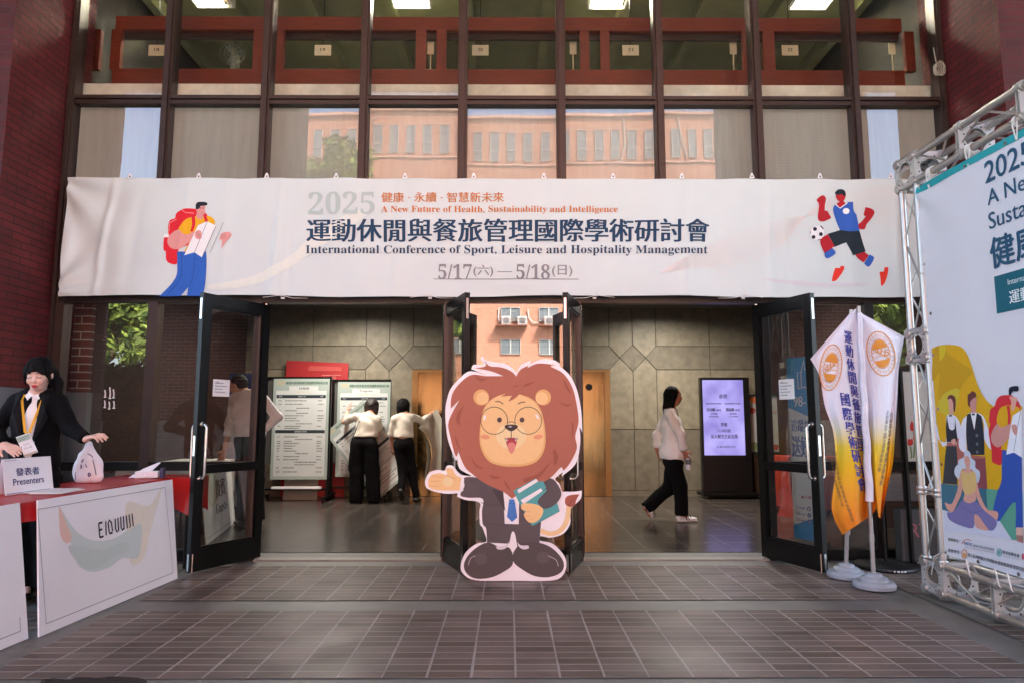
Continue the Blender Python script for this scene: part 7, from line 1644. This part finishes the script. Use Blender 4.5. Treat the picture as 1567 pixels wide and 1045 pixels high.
# meditating woman
LAV, PLUM2 = ink('#c9cfdc'), ink('#7b74a6')
PP(k4((195, 200), (205, 160), (225, 140), (230, 110), (270, 90), (275, 50), (295, 38), (320, 60), (325, 95), (355, 120), (355, 165), (385, 190), (388, 230), (370, 280), (345, 230), (330, 180), (250, 180), (240, 250), (210, 235)), LAV, .006, 3)
PP(k4((272, 100), (290, 78), (312, 95), (318, 130), (312, 160), (318, 180), (350, 200), (362, 260), (380, 340), (400, 400), (440, 470), (500, 480), (520, 500), (510, 545), (470, 540), (430, 500), (380, 430), (355, 360), (350, 340), (355, 400), (300, 425), (260, 400), (270, 350), (255, 320), (240, 370), (200, 450), (175, 490), (140, 470), (122, 430), (130, 420), (170, 430), (215, 330), (235, 220), (255, 190), (285, 170), (278, 140)), SK1, .0066, 3)
PP(k4((255, 185), (270, 200), (300, 205), (345, 195), (360, 240), (352, 330), (330, 350), (290, 365), (262, 340), (255, 300), (248, 230)), ink('#dcb877'), .007, 3)
PP(k4((250, 405), (300, 425), (355, 415), (420, 480), (500, 545), (505, 580), (480, 620), (430, 615), (390, 580), (345, 520), (330, 605), (220, 580), (150, 540), (138, 490), (170, 490), (215, 450)), PLUM2, .0072, 3)
PP(k4((340, 510), (370, 515), (410, 570), (445, 620), (390, 615), (348, 590)), SK1, .0078, 3); PS.line(mb, k4((250, 440), (320, 495), (410, 470)), .7, ink('#5f598a'), .008, 3)
PP(k4((120, 420), (150, 430), (190, 450), (180, 485), (145, 475)), SK1, .0078, 3); PS.line(mb, k4((190, 345), (225, 350)), .6, ink('#9a5f52'), .0075); PS.line(mb, k4((375, 370), (405, 378)), .6, ink('#9a5f52'), .0075)
PS.line(mb, k4((285, 112), (300, 110)), .6, BRN, .0075); PS.line(mb, k4((292, 148), (306, 146)), .6, ink('#b04a4a'), .0075)
mb.build('printed_figures', None, pb, recalc=False)
# lettering
mb = MB()
def nat(s, p0, p1, m, h=.002, bold=.0, boldy=.0, wf=1.0):
    a = PS.st(*p0); b_ = PS.st(*p1); vs, fs, lo, hi = glyphs(s); H_ = b_[1] - a[1]; sc = hi - lo; W = sc[0] / sc[1] * H_ * wf
    PS.text(mb, s, a[0], a[1] + H_, a[0] + W, a[1], m, h, bold, boldy, px=False)
nat('2025', (1510, 282), (1509, 249), NV, bold=.02, boldy=.015)
nat('A New Future of Health,', (1514, 319.5), (1514, 291), NV, bold=.012); nat('Sustainability and Intelligence', (1516.5, 360), (1516.5, 326), NV, bold=.012)
nat('健康．永續．智慧新未來', (1519, 413), (1518, 365), NV, bold=.03, boldy=.02)
a, c = PS.st(1522, 424), PS.st(1524, 481); PS.poly(mb, [(a[0], c[1]), (4.2, c[1]), (4.2, a[1]), (a[0], a[1])], TL, .0018, px=False, maxe=.1)
nat('International Conference of Sport, Leisure and Hospitality Management', (1543.4, 439), (1543.4, 427.5), ink('#d5dee2'), .003); nat('運動休閒與餐旅管理國際學術研討會', (1546, 466), (1546, 445), ink('#e6ecee'), .003, .015)
def q4(s, tl, tr, br, bl, m, h=.003, bold=0.0): PS.text(mb, s, 0, 0, 0, 0, m, h, bold, quad=k4(bl, br, tr, tl))
INKT = ink('#39353d')
q4('指導單位：', (140, 672), (226, 690), (224, 712), (142, 698), INKT, bold=.02); q4('承辦單位：', (140, 752), (234, 770), (232, 792), (142, 780), INKT, bold=.02)
q4('NSTC', (262, 705), (322, 715), (320, 738), (260, 725), ink('#2b3d8a'), bold=.03); PS.line(mb, k4((243, 720), (262, 695), (285, 688), (312, 698)), .9, ink('#c9423a'), .003, smooth=3)
q4('國家科學及技術委員會', (330, 722), (486, 752), (484, 775), (330, 742), ink('#6a6870')); q4('National Science and Technology Council', (262, 738), (484, 778), (484, 790), (262, 748), ink('#77757d'))
PS.ring(mb, *k4((522, 782))[0], 3.6, 5.6, 1.2, ink('#4a9aa6'), .003, 18); PS.disc(mb, *k4((522, 782))[0], 2.2, 3.4, ink('#7fb3a8'), .003); q4('教育部體育署', (546, 765), (672, 795), (670, 822), (546, 790), INKT, bold=.02); q4('Sports Administration, Ministry of Education', (546, 800), (672, 830), (672, 838), (546, 808), ink('#8a8890'))
PS.ring(mb, *k4((262, 793))[0], 3.6, 7.0, 1.2, ink('#d8925a'), .003, 18); PS.disc(mb, *k4((262, 800))[0], 2.2, 3.6, ink('#dba070'), .003); PS.disc(mb, *k4((697, 812))[0], 2, 5, ink('#c95a6a'), .003)
q4('國立臺灣師範大學運動休閒與餐旅管理研究所', (288, 785), (715, 895), (713, 925), (288, 810), INKT, bold=.02)
mb.build('backdrop_lettering', None, pb, recalc=False)
mb = MB(); STR = mat('string_white', (.7, .68, .64), .7)
for y, z in ((-1.62, 2.81), (-2.02, 2.81), (-2.42, 2.81)):
    for k in range(4): mb.tube([(TX + .028 * math.cos(q) + 0, y - .012 * k, 2.875 + .030 * math.sin(q)) for q in [2 * math.pi * i / 14 for i in range(14)]], .0045, 6, closed=True)
    mb.tube([(TX - .03, y, 2.86), (BX - .006, y - .03, 2.755)], .0035, 6); mb.tube([(TX - .03, y - .04, 2.86), (BX - .006, y - .035, 2.755)], .003, 6)
for z in (1.05, 1.72, 2.2, .62): mb.tube([(BX - .004, -1.54, z), (TX - .025, -1.46, z + .01), (TX + .02, -1.44, z + .005)], .003, 6)
for y in (-1.75, -2.0, -2.1, -2.3): mb.tube([(BX - .004, y, .345), (TX - .03, y - .02, .25), (TX + .0, y - .03, .215)], .004, 6)
mb.tube([(BX - .004, -1.55, .36), (TX - .03, -1.42, .30), (TX - .02, -1.36, .17)], .004, 6)
mb.build('tie_string', STR, pb)
mb = MB()
for px, py in ((1409, 287), (1478, 255), (1539, 220), (1416, 405), (1425, 480), (1430, 543), (1437, 625), (1441, 710), (1443, 847), (1497, 861), (1560, 878)):
    s, t_ = PS.st(px, py); s = max(s, s0 + .012); t_ = max(t_, z0 + .015); mb.m(STEEL).lathe(tuple(PS.at(s, t_, .002)), [(.011, 0), (.011, .002), (.005, .002)], 12, tuple(PS.n)); mb.m(BLACKM).lathe(tuple(PS.at(s, t_, .0022)), [(.0055, 0), (0, .0001)], 10, tuple(PS.n))
mb.build('eyelets', None, pb)
print('objects', len(S.objects))
